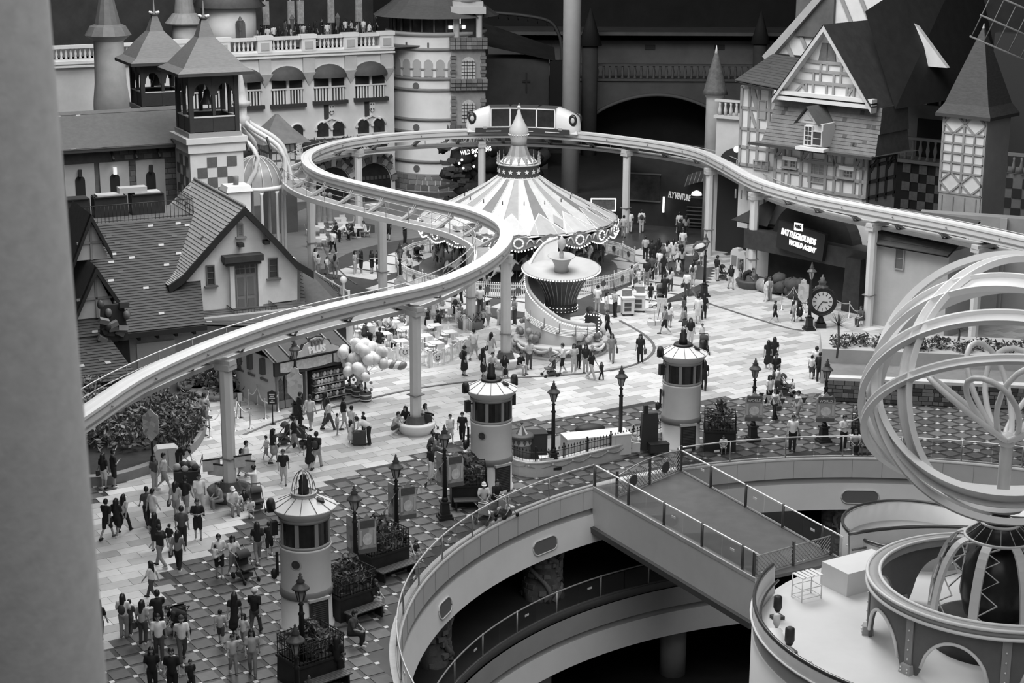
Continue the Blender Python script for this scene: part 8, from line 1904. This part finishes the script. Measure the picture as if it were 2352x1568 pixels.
# ---------------------------------------------------------------- people
V=Vector
def pose_joints(p):
    "joints for a 1.7 m figure facing -y, feet on z=0"
    J=dict(pel=V((0,0,.90)),ch=V((0,0,1.28)),nk=V((0,-.01,1.45)),hd=V((0,-.02,1.585)))
    def leg(s,hip,knee,ank): J['h%d'%s]=V(hip);J['k%d'%s]=V(knee);J['a%d'%s]=V(ank)
    def arm(s,el,wr): J['s%d'%s]=V((s*.175,0,1.38));J['e%d'%s]=V(el);J['w%d'%s]=V(wr)
    for s in (-1,1):
        leg(s,(s*.09,0,.88),(s*.10,-.02,.48),(s*.10,.02,.09)); arm(s,(s*.235,.02,1.10),(s*.25,-.05,.86))
    if p=='walk':
        leg(-1,(-.09,0,.87),(-.10,-.16,.50),(-.10,-.28,.10)); leg(1,(.09,0,.87),(.10,.06,.47),(.10,.34,.16)); arm(-1,(-.23,.12,1.12),(-.24,.18,.88)); arm(1,(.23,-.10,1.12),(.22,-.26,.92))
    if p=='stroll':
        leg(1,(.09,0,.87),(.10,-.12,.49),(.10,-.18,.09)); leg(-1,(-.09,0,.87),(-.10,.03,.47),(-.10,.20,.12)); arm(1,(.23,.08,1.11),(.24,.12,.86)); arm(-1,(-.23,-.06,1.11),(-.22,-.18,.89))
    if p=='hold':
        for s in (-1,1): arm(s,(s*.25,-.02,1.12),(s*.07,-.25,1.15))
    if p=='push':
        for s in (-1,1): arm(s,(s*.23,-.14,1.14),(s*.2,-.42,1.06))
        leg(1,(.09,0,.87),(.10,-.10,.49),(.10,-.16,.09)); leg(-1,(-.09,0,.87),(-.10,.03,.47),(-.10,.22,.13))
    if p=='raise': arm(1,(.36,-.14,1.42),(.5,-.30,1.56)); arm(-1,(-.25,-.05,1.12),(-.1,-.22,1.2))
    if p in('sit','squat'):
        dz=-.44 if p=='sit' else -.58
        for k in ('pel','ch','nk','hd'): J[k]=J[k]+V((0,-.02,dz))
        lean=-.10 if p=='sit' else -.2; J['ch'].y+=lean*.6; J['nk'].y+=lean; J['hd'].y+=lean*1.15
        for s in (-1,1):
            if p=='sit': leg(s,(s*.10,0,.45),(s*.13,-.42,.48),(s*.13,-.40,.09))
            else: leg(s,(s*.10,0,.30),(s*.17,-.36,.48),(s*.14,-.14,.09))
            arm(s,(s*.25,-.2,.68),(s*.12,-.40,.58)); J['s%d'%s]=V((s*.175,lean,1.38+dz))
    if p=='bend':
        J['ch']=V((0,-.30,1.10)); J['nk']=V((0,-.47,1.20)); J['hd']=V((0,-.58,1.24))
        for s in (-1,1): J['s%d'%s]=V((s*.175,-.42,1.13)); J['e%d'%s]=V((s*.22,-.5,.86)); J['w%d'%s]=V((s*.14,-.62,.68))
    return J
PCACHE={}
SKIN=tint(.6,.08)
def mesh_of(b,vox,m,sm=1):
    me=remesh(b,vox,sm); me.materials.clear(); me.materials.append(m); return me
def build_pose(p):
    J=pose_joints(p); D={'J':J}
    b=MB(); caps(b,J['pel'],J['ch'],.125,.135,10); caps(b,J['ch'],J['nk'],.12,.055,10); caps(b,J['nk'],J['hd'],.05,.05,8)
    b.ball(J['hd']+V((0,0,.015)),.092,12,0,1.28,.9,1.02); b.ball(J['hd']+V((0,-.09,-.01)),.022,6); caps(b,J['hd']+V((0,-.02,-.05)),J['hd']+V((0,-.055,-.085)),.06,.035,8)
    for s in (-1,1):
        b.ball(J['hd']+V((s*.088,.01,0)),.026,6,sz=1.4); S,E,Wr,H,K,A=[J[c+str(s)] for c in 'sewhka']
        caps(b,V((s*.10,S.y,S.z-.02)),S,.07,.062); caps(b,S,E,.052,.042); caps(b,E,Wr,.04,.028); d=(Wr-E).normalized(); caps(b,Wr,Wr+d*.07,.032,.036)
        caps(b,J['pel'],H,.11,.10); caps(b,H,K,.088,.06); caps(b,K,A,.056,.038)
    body=mesh_of(b,.026,SKIN)
    # fingers, eyes and mouth joined on to the same mesh
    f=MB()
    for s in (-1,1):
        E,Wr=J['e%d'%s],J['w%d'%s]; d=(Wr-E).normalized(); side=d.cross(V((0,1,0.2))).normalized(); nrm=side.cross(d); c=Wr+d*.085
        for i,L in enumerate((.055,.065,.06,.048)): q=c+side*(.024-.016*i); f.tube([q,q+d*L*.6+nrm*.006,q+d*L+nrm*.022],[.010,.009,.007],5)
        q=Wr+d*.035+side*.03; f.tube([q,q+side*.025+d*.03,q+side*.03+d*.055],[.012,.010,.008],5)
    for s in (-1,1): f.ball(J['hd']+V((s*.034,-.087,.02)),.012,6,1)
    f.box(J['hd']+V((0,-.089,-.045)),(.045,.012,.01),0,1)
    n0=len(body.vertices); vs=[tuple(v.co) for v in body.vertices]; fs=[tuple(q.vertices) for q in body.polygons]; me=bpy.data.meshes.new('person_body'); me.from_pydata(vs+f.v,[],fs+[[n0+i for i in q] for q in f.f]); me.materials.append(SKIN); me.materials.append(BLACK)
    me.polygons.foreach_set('material_index',[0]*len(fs)+f.m); me.polygons.foreach_set('use_smooth',[True]*(len(fs)+len(f.f))); me.update(); bpy.data.meshes.remove(body); D['body']=me
    cl=tint(.85,.2)
    b=MB(); caps(b,J['pel']+V((0,0,.03)),J['ch'],.15,.158,10); caps(b,J['ch'],J['ch'].lerp(J['nk'],.55),.15,.10,10)
    for s in (-1,1): S,E=J['s%d'%s],J['e%d'%s]; caps(b,V((s*.09,S.y,S.z-.03)),S,.09,.08); caps(b,S,S.lerp(E,.72),.078,.07)
    D['shirt']=mesh_of(b,.034,cl)
    for nm,t in (('shorts',.95),('trousers',1.0)):
        b=MB(); caps(b,J['pel']+V((0,0,.04)),J['pel'],.14,.145,10)
        for s in (-1,1):
            H,K,A=[J[c+str(s)] for c in 'hka']; caps(b,J['pel'],H,.12,.11); caps(b,H,H.lerp(K,t),.108,.085 if nm=='shorts' else .078)
            if nm=='trousers': caps(b,K,K.lerp(A,.97),.077,.068)
        D[nm]=mesh_of(b,.034,cl)
    for nm,u in (('skirt',.12),('dress',.3)):
        b=MB(); k=(J['k1']+J['k-1'])/2; pl=J['pel']
        if p in('sit','squat'): caps(b,pl,k+V((0,.05,-.02)),.17,.17,10); caps(b,k+V((0,.05,-.02)),k+V((0,.04,-.18)),.17,.16,10)
        else: caps(b,pl+V((0,0,.05)),V((k.x,k.y*.5,.62)),.145,.2,12); caps(b,V((-.07,k.y*.4,.6)),V((.07,k.y*.4,.55)),.17,.17,10)
        if nm=='dress':
            caps(b,pl,J['ch'],.15,.15,10); caps(b,J['ch'],J['ch'].lerp(J['nk'],.5),.145,.1,10)
            for s in (-1,1): S,E=J['s%d'%s],J['e%d'%s]; caps(b,V((s*.09,S.y,S.z-.03)),S,.088,.078); caps(b,S,S.lerp(E,.5),.076,.07)
            if p not in('sit','squat'): caps(b,V((-.07,k.y*.4,.5)),V((.07,k.y*.4,.42)),.18,.18,10)
        D[nm]=mesh_of(b,.034,cl)
    D['shoe']=[]
    for s in (-1,1):
        A=J['a%d'%s]; b=MB(); caps(b,A+V((0,.03,-.04)),A+V((0,-.13,-.055)),.048,.04,8); b.box(A+V((0,-.05,-.08)),(.085,.25,.03)); me=bpy.data.meshes.new('shoe'); me.from_pydata(b.v,[],b.f); me.materials.append(cl); me.polygons.foreach_set('use_smooth',b.sm); D['shoe'].append(me)
    PCACHE[p]=D; return D
def hair_mesh(k):
    b=MB(); hm=mat(.02,.45,.2,6)
    def cap(r,z0,front): 
        n=14; m=6; vs=[]
        for j in range(m+1):
            for i in range(n): a=TAU*i/n; low=z0 if math.sin(a)>-.35 else front; th=(PI/2-low)*j/m; vs.append((r*.95*math.sin(th)*math.cos(a),r*1.06*math.sin(th)*math.sin(a),.02+r*1.28*math.cos(th)))
        b.add(vs,[(j*n+i,j*n+(i+1)%n,(j+1)*n+(i+1)%n,(j+1)*n+i) for j in range(m) for i in range(n)],0,True)
    if k in 'slb': cap(.108,-.55,.35)
    if k=='l':
        caps(b,(0,.06,.02),(0,.10,-.30),.10,.085,10)
        for s in (-1,1): caps(b,(s*.075,.0,.03),(s*.10,.0,-.22),.04,.035,8)
    if k=='b': b.ball((0,.09,.10),.055,8)
    if k in 'ck':
        cap(.115,.12,.15); n=9; b.add([(.10*math.cos(PI+PI*i/8),-.02+.10*math.sin(PI+PI*i/8),.045) for i in range(n)]+[(.11*math.cos(PI+PI*i/8),-.04+.20*math.sin(PI+PI*i/8),.03) for i in range(n)],[(i,i+1,n+i+1,n+i) for i in range(n-1)])
        hm=mat(.7 if k=='c' else .05,.7)
    me=bpy.data.meshes.new('hair'); me.from_pydata(b.v,[],b.f); me.materials.append(hm); me.polygons.foreach_set('use_smooth',[True]*len(b.f)); return me
HAIR={k:hair_mesh(k) for k in 'slbck'}
_b=MB(); _b.ball((0,.19,1.18),.15,10,sz=1.35,sy=.65); BAGM=bpy.data.meshes.new('backpack'); BAGM.from_pydata(_b.v,[],_b.f); BAGM.materials.append(mat(.05,.7,.2,4)); BAGM.polygons.foreach_set('use_smooth',_b.sm)
_b=MB(); _b.box((.30,.0,.72),(.10,.28,.26)); _b.tube([(.30,-.1,.84),(.12,-.02,1.42),(.30,.1,.84)],.012,4); SATM=bpy.data.meshes.new('shoulder_bag'); SATM.from_pydata(_b.v,[],_b.f); SATM.materials.append(mat(.06,.6))
GV={'B':.022,'D':.08,'G':.26,'L':.46,'W':.70}; GN={'B':'black','D':'dark','G':'grey','L':'pale','W':'white'}
BT={'P':'trousers','S':'shorts','K':'skirt','X':'dress'}
PW={'stand':'standing','walk':'striding','stroll':'walking','hold':'standing','push':'pushing','raise':'pointing','sit':'sitting','squat':'crouching','bend':'bending'}
rp=random.Random(77)
def part(t,name,me,v,loc=(0,0,0)):
    o=bpy.data.objects.new(name,me); link(o,t); o.location=loc; o.color=(v,v,v,1); return o
def person(px,py,pose,face,code,h,place,z=0.0,loc=None,grp=None):
    D=PCACHE.get(pose) or build_pose(pose); top,bt,bc,hr=code[0],code[1],code[2],code[3]; bag=code[4:]
    g=loc if loc is not None else G(px,py,z)
    what='in %s dress'%GN[top] if bt=='X' else 'in %s top, %s %s,'%(GN[top],GN[bc],BT[bt])
    t=thing('person','person %s %s %s'%(what,PW[pose],place),'person',g,R(face),grp); s=h/1.7; t.scale=(s,s,s)
    sk=rp.uniform(.3,.42); part(t,'body',D['body'],sk); J=D['J']
    if bt=='X': part(t,'dress',D['dress'],GV[top])
    else: part(t,'shirt',D['shirt'],GV[top]*rp.uniform(.85,1.1)); n_=BT[bt]; part(t,n_,D[n_],GV[bc]*rp.uniform(.85,1.1))
    hs=1.0 if h>1.35 else 1.18
    o=part(t,'hat' if hr in 'ck' else 'hair',HAIR[hr],.02,J['hd'])
    for q in D['shoe']: part(t,'shoe',q,rp.choice((.03,.6,.6,.1)))
    if bag=='b' and pose not in('bend','sit','squat'): part(t,'backpack',BAGM,.05)
    if bag=='h': part(t,'shoulder_bag',SATM,.05)
    return t
PEOPLE='''240,1122,stand,150,BSWlh,1.62,near the garden kerb beside the big pillar
263,1119,raise,120,BSBs,1.74,by the garden kerb with one arm up
378,1128,walk,95,WSGs,1.74,behind the folding wagon
356,1126,stand,60,DPLl,1.62,left of the man at the folding wagon
412,1082,bend,60,BSBs,1.7,over the pale supply cabinet
247,1238,walk,160,BSBs,1.7,leftmost of three strolling near the pillar
270,1232,stroll,160,BSBlh,1.62,middle of three strolling near the pillar
287,1222,walk,155,WPBl,1.62,rightmost of three strolling near the pillar
340,1208,walk,-150,DPBs,1.7,with pale headband left of the dense group
353,1213,stroll,140,WPLs,1.7,behind the long-haired figure in black
358,1266,stand,170,BSBl,1.63,in the dense group left of the child
370,1303,walk,-120,BPGs,1.74,in front of the dense left group
391,1266,stroll,150,BSLs,1.15,as a child inside the dense group
420,1258,stand,180,DPBs,1.75,behind the child in the dense group
411,1310,stroll,170,GPBlh,1.63,with handbag below the dense group
405,1190,stroll,175,LSGlh,1.6,with bag behind the man in black polo
428,1185,stroll,150,BSGs,1.75,between the bag carrier and the white tee
460,1180,stroll,20,WPLs,1.76,right edge of the dense group facing camera
456,1240,hold,10,BSBs,1.74,with folded arms on the pale slabs
231,1478,stroll,160,BPDlh,1.64,cut by the big pillar at bottom left
286,1464,hold,175,WPGlb,1.64,carrying things at the bottom left
300,1456,stroll,170,DPDs,1.3,beside the carrier at the bottom left
330,1478,stand,165,LPDlh,1.63,with a long bag at the bottom left
350,1376,walk,-110,WPDl,1.5,alone above the bottom left stroller
366,1462,push,-150,BPBs,1.75,the black stroller at bottom left
424,1468,bend,-60,BPBs,1.7,beside the bottom left stroller
367,1516,stroll,10,WPDs,1.7,below the bottom left stroller
420,1520,walk,20,WPDk,1.7,right below the bottom left stroller
352,1592,stand,10,BPBl,1.65,cut by the bottom edge at left
398,1600,stand,0,BPBs,1.72,centre of the bottom edge crowd
440,1592,stroll,30,BSBs,1.2,as a child at the bottom edge crowd
508,1168,sit,-60,GPGs,1.6,left side of the post resting group
533,1180,sit,30,WPGc,1.68,with cap on the post bench front
548,1172,sit,20,WSGs,1.15,as first small child at the post
561,1168,sit,20,BSGl,1.2,as second small child at the post
577,1184,sit,10,WSLs,1.1,in front of the dark stroller at the post
585,1152,raise,-100,WPLb,1.62,behind the resting group at the post
556,1094,stroll,60,WSDl,1.3,as the child just right of the left post
567,1096,stand,90,WPGs,1.7,just right of the left post
505,1326,hold,20,WSBs,1.76,holding a small child near the caged lighthouse
537,1322,push,45,WSGl,1.63,the black stroller near the caged lighthouse
593,1290,walk,-160,BPGl,1.64,left of the boy in black dress-length tee
620,1278,walk,-170,BSBs,1.45,just left of the caged lighthouse
508,1480,stroll,175,LSDb,1.3,left of the woman in black dress
541,1462,stroll,180,BXBl,1.66,between girl and white-capped man
587,1455,walk,170,BPDc,1.72,with white cap at lower middle
562,1492,stroll,-30,WSGl,1.35,behind two walkers at the lower middle
536,1546,stroll,20,LPGs,1.4,lowest left of the lower middle group
581,1548,stroll,5,LPGl,1.63,lowest right of the lower middle group
613,1058,walk,-100,WSGs,1.2,as a child beside the long skirt
629,1064,stroll,100,BKGl,1.64,beside the reclined dark stroller
652,1113,stroll,5,BSLkb,1.62,with cap between post and lighthouse
676,1040,walk,100,BSGs,1.76,between the two dark strollers
690,978,stand,120,BPBs,1.7,in shadow before the toy kiosk window
713,987,stroll,160,WSGs,1.75,before the toy kiosk plush shelves
712,1078,stroll,170,BXBl,1.62,left of the backpacker on the slabs
728,1076,walk,165,BPLsb,1.74,beside the woman in black dress
755,988,walk,110,WPDlh,1.63,right of the toy kiosk shelves
749,972,stroll,120,DPDl,1.6,behind the woman striding by the kiosk
790,986,stroll,110,BSLb,1.64,below the nearest barrel display
775,1000,hold,100,LSGs,1.1,as a child below the barrels
806,1020,stand,150,WXWl,1.2,left of the suitcase trolley
808,1006,hold,140,WPGs,1.6,behind the suitcase trolley
848,1022,bend,-95,WPBs,1.72,over the suitcase trolley
836,1006,stand,-60,BPBs,1.3,as a boy behind the suitcase trolley
904,996,squat,70,LSDs,1.7,alone left of the round bench planter
935,985,sit,-30,BPBl,1.6,on the round bench left of its post
972,978,sit,60,LPGl,1.55,on the round bench right of its post
1034,1016,stroll,20,WSLs,1.4,hand in hand left of the middle lighthouse
1062,1016,stroll,-10,BPBs,1.5,closest to the middle lighthouse on the left
990,1102,stand,60,BPWl,1.63,near the twin-banner lamp
1000,1050,sit,60,GPDl,1.6,by the shade of the twin-banner lamp
985,1040,squat,90,DPDs,1.5,left of the twin-banner lamp top
1066,863,stand,120,BXBsb,1.66,with backpack between two monorail posts
1110,866,stand,100,BXBlb,1.62,above the middle lighthouse roof
1088,826,walk,160,WSLs,1.76,beside the fence with smiling discs
1128,828,stroll,150,WKWlh,1.6,left of the bench sitters at the post
1135,858,sit,-30,WPLs,1.65,left of three on the post bench
1158,862,sit,10,BXBl,1.6,middle of three on the post bench
1192,858,sit,50,BPLs,1.65,right of three on the post bench
1215,848,hold,20,WPDk,1.68,with striped sleeves before the stage
1292,858,push,-80,WSBs,1.68,the stroller before the stage
1318,856,hold,20,LPLl,1.62,left of the huddle before the stage
1328,848,stand,40,BPBs,1.6,in the huddle before the stage
1345,857,stand,-20,BPLl,1.62,in the middle of the stage huddle
1358,872,walk,60,BPLl,1.6,right of the stage huddle
1381,873,stroll,30,BPBl,1.0,as a small child right of the huddle
1394,778,walk,100,BPBk,1.7,at the right rim of the stage
1405,832,stroll,-10,GPGlh,1.64,right of the stage with shoulder bag
1470,834,stand,-20,BPBlh,1.65,alone inside the curved kerb line
1047,737,stand,175,WSBsb,1.74,with backpack near the flower box
1058,740,stand,10,GXGb,1.1,as a girl beside the backpacker
997,738,stand,160,WKWl,1.6,among the food court standers left
1016,730,hold,-40,LSGs,1.3,as a boy among the food court standers
986,730,stand,120,GPGs,1.3,leftmost of the food court standers
1008,705,stand,180,LPGsb,1.7,with dark backpack by the far tables
1042,700,stand,150,BPBl,1.63,below the bend of the monorail walkway
1058,700,stroll,120,WPBs,1.72,below the monorail bend beside the fence
1103,720,stand,170,WPDs,1.75,between two posts by the carousel fence
1118,682,stand,180,GPBl,1.62,leaning at the front carousel fence
1110,754,stroll,-40,LSBs,1.2,as a boy in stripes left of the bend
1121,751,stand,60,WSGl,1.6,behind the striped boy
1146,748,bend,60,LPLsb,1.7,with dark backpack left of the stage
1182,746,hold,-60,GPDs,1.74,leaning at the stage left edge
979,760,sit,100,BPBl,1.6,left of the table for two
1010,757,sit,-100,BPBs,1.6,right of the table for two
888,765,sit,20,WPDs,1.65,behind the food-laden table
905,774,sit,-60,WPBs,1.7,right of the food-laden table
857,774,sit,90,WPGs,1.5,left of the food-laden table
836,786,sit,120,DPBs,1.7,above the balloon bunch
910,802,sit,-20,LPBl,1.55,at the curved disc fence
826,742,sit,70,WPGl,1.6,left of the far left table
842,741,sit,-70,BPBs,1.6,right of the far left table
870,800,sit,150,BPBs,1.6,beside the pale balloons
1473,534,stand,175,WPLsb,1.75,far behind the carousel fence by the dark screen
1447,534,stroll,170,WPLs,1.65,far behind the carousel beside its hem
1432,545,stand,160,LPGs,1.65,close to the carousel hem at right
1560,538,stroll,170,WPBs,1.7,farthest in the dim arcade lane
1575,544,stroll,175,GPBl,1.6,second farthest in the dim arcade lane
1561,556,stroll,170,BPBs,1.7,black figure before the arcade lane pair
1568,582,stroll,165,WPGs,1.76,broad-backed in the lane queue
1563,597,stroll,10,BPBs,1.3,as a child before the broad white back
1546,600,stroll,170,WKWl,1.6,left of the child in the lane queue
1566,622,stroll,170,LPBl,1.6,with pale blouse in the lane queue
1558,630,stroll,160,WXWl,1.15,as a small girl in the lane queue
1598,608,stand,175,DXDl,1.66,near the slim lamp in the lane
1612,610,stroll,170,WPGs,1.3,as a child beside the slim lamp
1591,656,stroll,160,WSLlb,1.62,with backpack left of the slim lamp
1577,682,stand,150,WPDsh,1.72,left of the slim lamp pedestal
1539,670,raise,150,WPDl,1.62,taking a picture on the court slabs
1526,692,push,170,BPBs,1.74,the court stroller
1494,695,stand,175,BSBs,1.25,as a boy left of the court stroller
1524,640,stand,160,BPBl,1.62,in the carousel queue right end
1485,655,stand,170,BPGs,1.76,broad-shouldered in the carousel queue
1468,652,stand,20,WSWs,1.0,as a toddler in the carousel queue
1450,650,stand,100,WSGl,1.2,as a girl at the carousel queue left end
1497,642,stand,160,DPBs,1.7,behind the queue ropes in dark clothes
1514,628,stand,150,WPGs,1.65,deep in the carousel queue wearing white
1532,604,stand,160,WSGl,1.6,at the queue back beside the lane
1512,600,stand,170,BPDl,1.62,at the queue back between white shirts
1496,606,stand,150,BPBs,1.68,at the queue back near the fence end
1482,597,stand,170,LPBs,1.7,at the queue back touching the fence
1522,618,stand,130,DPBk,1.7,with cap in mid queue
1505,618,stand,180,BPBl,1.6,long-haired in mid queue
1646,645,stand,120,BPLs,1.72,beside the pale entrance wall
1678,664,stroll,20,BSLl,1.6,beside the stroller near the pale wall
1700,655,stroll,60,DPGs,1.72,near the vending boxes
1710,660,bend,60,BPBs,1.68,at the dark round planter
1393,729,stand,80,WKGlh,1.6,left of the couple by the snack cart
1412,728,hold,-60,LPBs,1.74,right of the couple by the snack cart
1453,716,hold,-30,WPGb,1.62,as vendor behind the snack cart
1372,716,stand,170,WPLs,1.68,behind the marquee board of the stage
1527,768,walk,-90,GSBs,1.7,before the caricature easel
1537,752,stand,150,WSGlh,1.5,beside the caricature easel
1571,764,stroll,-80,GSBlh,1.62,between the easel and the long-haired woman
1570,738,stroll,-90,DPGl,1.6,behind the woman in black shorts
1603,743,stand,175,WSWs,1.76,all in white near the slim lamp
1616,734,stand,175,BPBl,1.6,just behind the man all in white
1585,793,stand,10,BPWl,1.62,above the right-hand lighthouse roof
1612,790,stroll,10,WSGk,1.2,as a capped child above the lighthouse
1616,896,stroll,170,BPBlh,1.62,right of the right-hand lighthouse
1608,888,stroll,160,DPBs,1.7,half behind the right-hand lighthouse
1758,693,stand,120,WPWl,1.62,left of the pair before the entrance
1768,692,stand,-60,GPGl,1.6,right of the pair before the entrance
1779,741,walk,95,BSBs,1.35,leftmost walker before the rope queue
1821,739,stroll,100,LSGlh,1.3,as a child before the clock lamp
1835,738,stroll,100,BXBs,1.7,beside the child before the clock lamp
1980,748,sit,-60,DPDs,1.65,at the ringed sphere edge
1763,847,stroll,170,BXBl,1.6,left of two long-haired friends
1777,840,stroll,170,BPBl,1.62,right of two long-haired friends
1781,884,stroll,10,BPBs,1.74,below the two long-haired friends
1784,914,walk,90,WSDsb,1.75,with backpack pushing towards the dark stroller
1766,932,stroll,30,WPBl,1.62,behind the left castle banner
1822,900,sit,-60,WSGs,.95,as a toddler by the reclined stroller
1779,965,stroll,-60,WPBlh,1.62,between the two castle-banner lamps left
1832,970,stroll,-70,WSGs,1.62,between the two castle-banner lamps right
1819,1036,stand,-10,WPBsh,1.76,with sling bag at the glass railing
1660,1040,sit,0,WSWs,1.2,as a child before the blossom planter
1936,1034,raise,30,WPBs,1.72,left of the sitters by the sphere
1962,1040,sit,0,WKBl,1.6,left of two sitters by the sphere
1982,1040,sit,0,LSGs,1.55,right of two sitters by the sphere
1873,868,stand,170,WPBs,1.74,tallest of the group at the stone terrace end
1863,870,stand,150,WSDs,1.3,as a child at the stone terrace end
1881,876,stand,160,BPBs,1.6,right of the group at the stone terrace end
1110,1168,sit,10,WPGc,1.65,with white cap behind the white strollers
1137,1164,sit,40,BPBs,1.7,right of the white cap at the railing
930,1296,sit,50,WPLl,1.62,on the slatted bench of the middle planter
951,1288,sit,60,BSGs,1.2,as a child right on the slatted bench
922,1302,sit,40,WKWl,1.2,as a child left on the slatted bench
845,1388,sit,60,WPBl,1.6,upper of two resting by the tall shrub
855,1400,sit,70,BPLl,1.62,lower of two resting by the tall shrub
806,1480,sit,80,DPBs,1.74,legs stretched right of the nearest lighthouse
775,1565,stand,170,BPBl,1.64,cut by the bottom edge right of the planter
471,982,stroll,175,LSGs,1.74,inside the rope queue by the garden
433,967,stand,20,WPGs,1.05,as a child behind the garden pickets
816,630,stand,60,LPLl,1.63,left of two pairs on the court slabs
830,630,hold,-60,BSBl,1.63,second from left of the court pairs
854,628,hold,60,BSBl,1.6,third from left of the court pairs
868,629,hold,-60,BSBl,1.62,beside the post right of the court pairs
765,583,walk,160,WPBsh,1.74,by the left terrace tables
770,640,stand,175,GPGl,1.63,near the white rail at the court edge
726,623,stand,60,WPLl,1.6,farthest left at the court edge rail
732,628,stand,30,WPGl,1.3,as a child at the court edge rail
751,630,stroll,60,WSGsb,1.2,with backpack at the court edge rail
892,552,stroll,175,BSBs,1.74,right of the pale post near the terrace
930,560,raise,60,BPBs,1.72,waving near the court rim
868,645,stand,100,WPGs,1.3,half behind the middle court post
941,638,stand,-30,WPBl,1.6,by the shield banner of the court
840,545,sit,-90,WPGs,1.65,at the terrace table by the pale post
780,556,bend,100,WPBs,1.68,over a terrace table
769,548,sit,60,BPBs,1.65,at a left terrace table
812,550,sit,-60,BPBl,1.6,at a right terrace table'''
for ln in PEOPLE.split('\n'):
    f=ln.split(',',6); zz={'sit':0,}.get(f[2],0)
    person(float(f[0]),float(f[1]),f[2],float(f[3]),f[4],float(f[5]),f[6])
# child carried near the caged lighthouse
g=G(505,1326); person(0,0,'sit',160,'WSWs',.95,'held in the arms of the father',loc=V((g.x-.12,g.y-.32,.72)))
# guests on the castle terrace
zf_=zL_terr=FC.uz(600,127)[1]+.22; rt2=random.Random(5)
for i in range(24):
    px=545+i*13.8; v=rt2.uniform(4.0,9.5); u=FC.uz(px,60,v)[0]; P=FC.o+FC.u*u+FC.n*v; c=rt2.choice(('WPBs','BPBl','BSBs','LPGl','WSGs','DPDs')); pz=rt2.choice(('stand','hold','stroll'))
    person(0,0,pz,rt2.uniform(90,270),c,rt2.uniform(1.5,1.75),'%s from left on castle terrace'%('first second third fourth fifth sixth seventh eighth ninth tenth eleventh twelfth thirteenth fourteenth fifteenth sixteenth seventeenth eighteenth nineteenth twentieth twenty-first twenty-second twenty-third last'.split()[i]),loc=V((P.x,P.y,zf_)),grp='guests on the castle terrace')
# riders on the carousel
rid=random.Random(8)
for i,a in enumerate((-110,-85,-62,-40,-20,215,195)):
    r=(5.6,4.3)[i%2]; q=V((CARC.x+r*math.cos(R(a)),CARC.y+r*math.sin(R(a)),.95)); person(0,0,'sit',a+90+90,rid.choice(('WPBs','BPBl','LPGs','WSBl')),1.5,'riding the carousel, %s from the left'%('fifth','fourth','third','second last','last','second','first')[i],loc=q,grp='riders on the carousel')

bpy.data.scenes.remove(TMP)
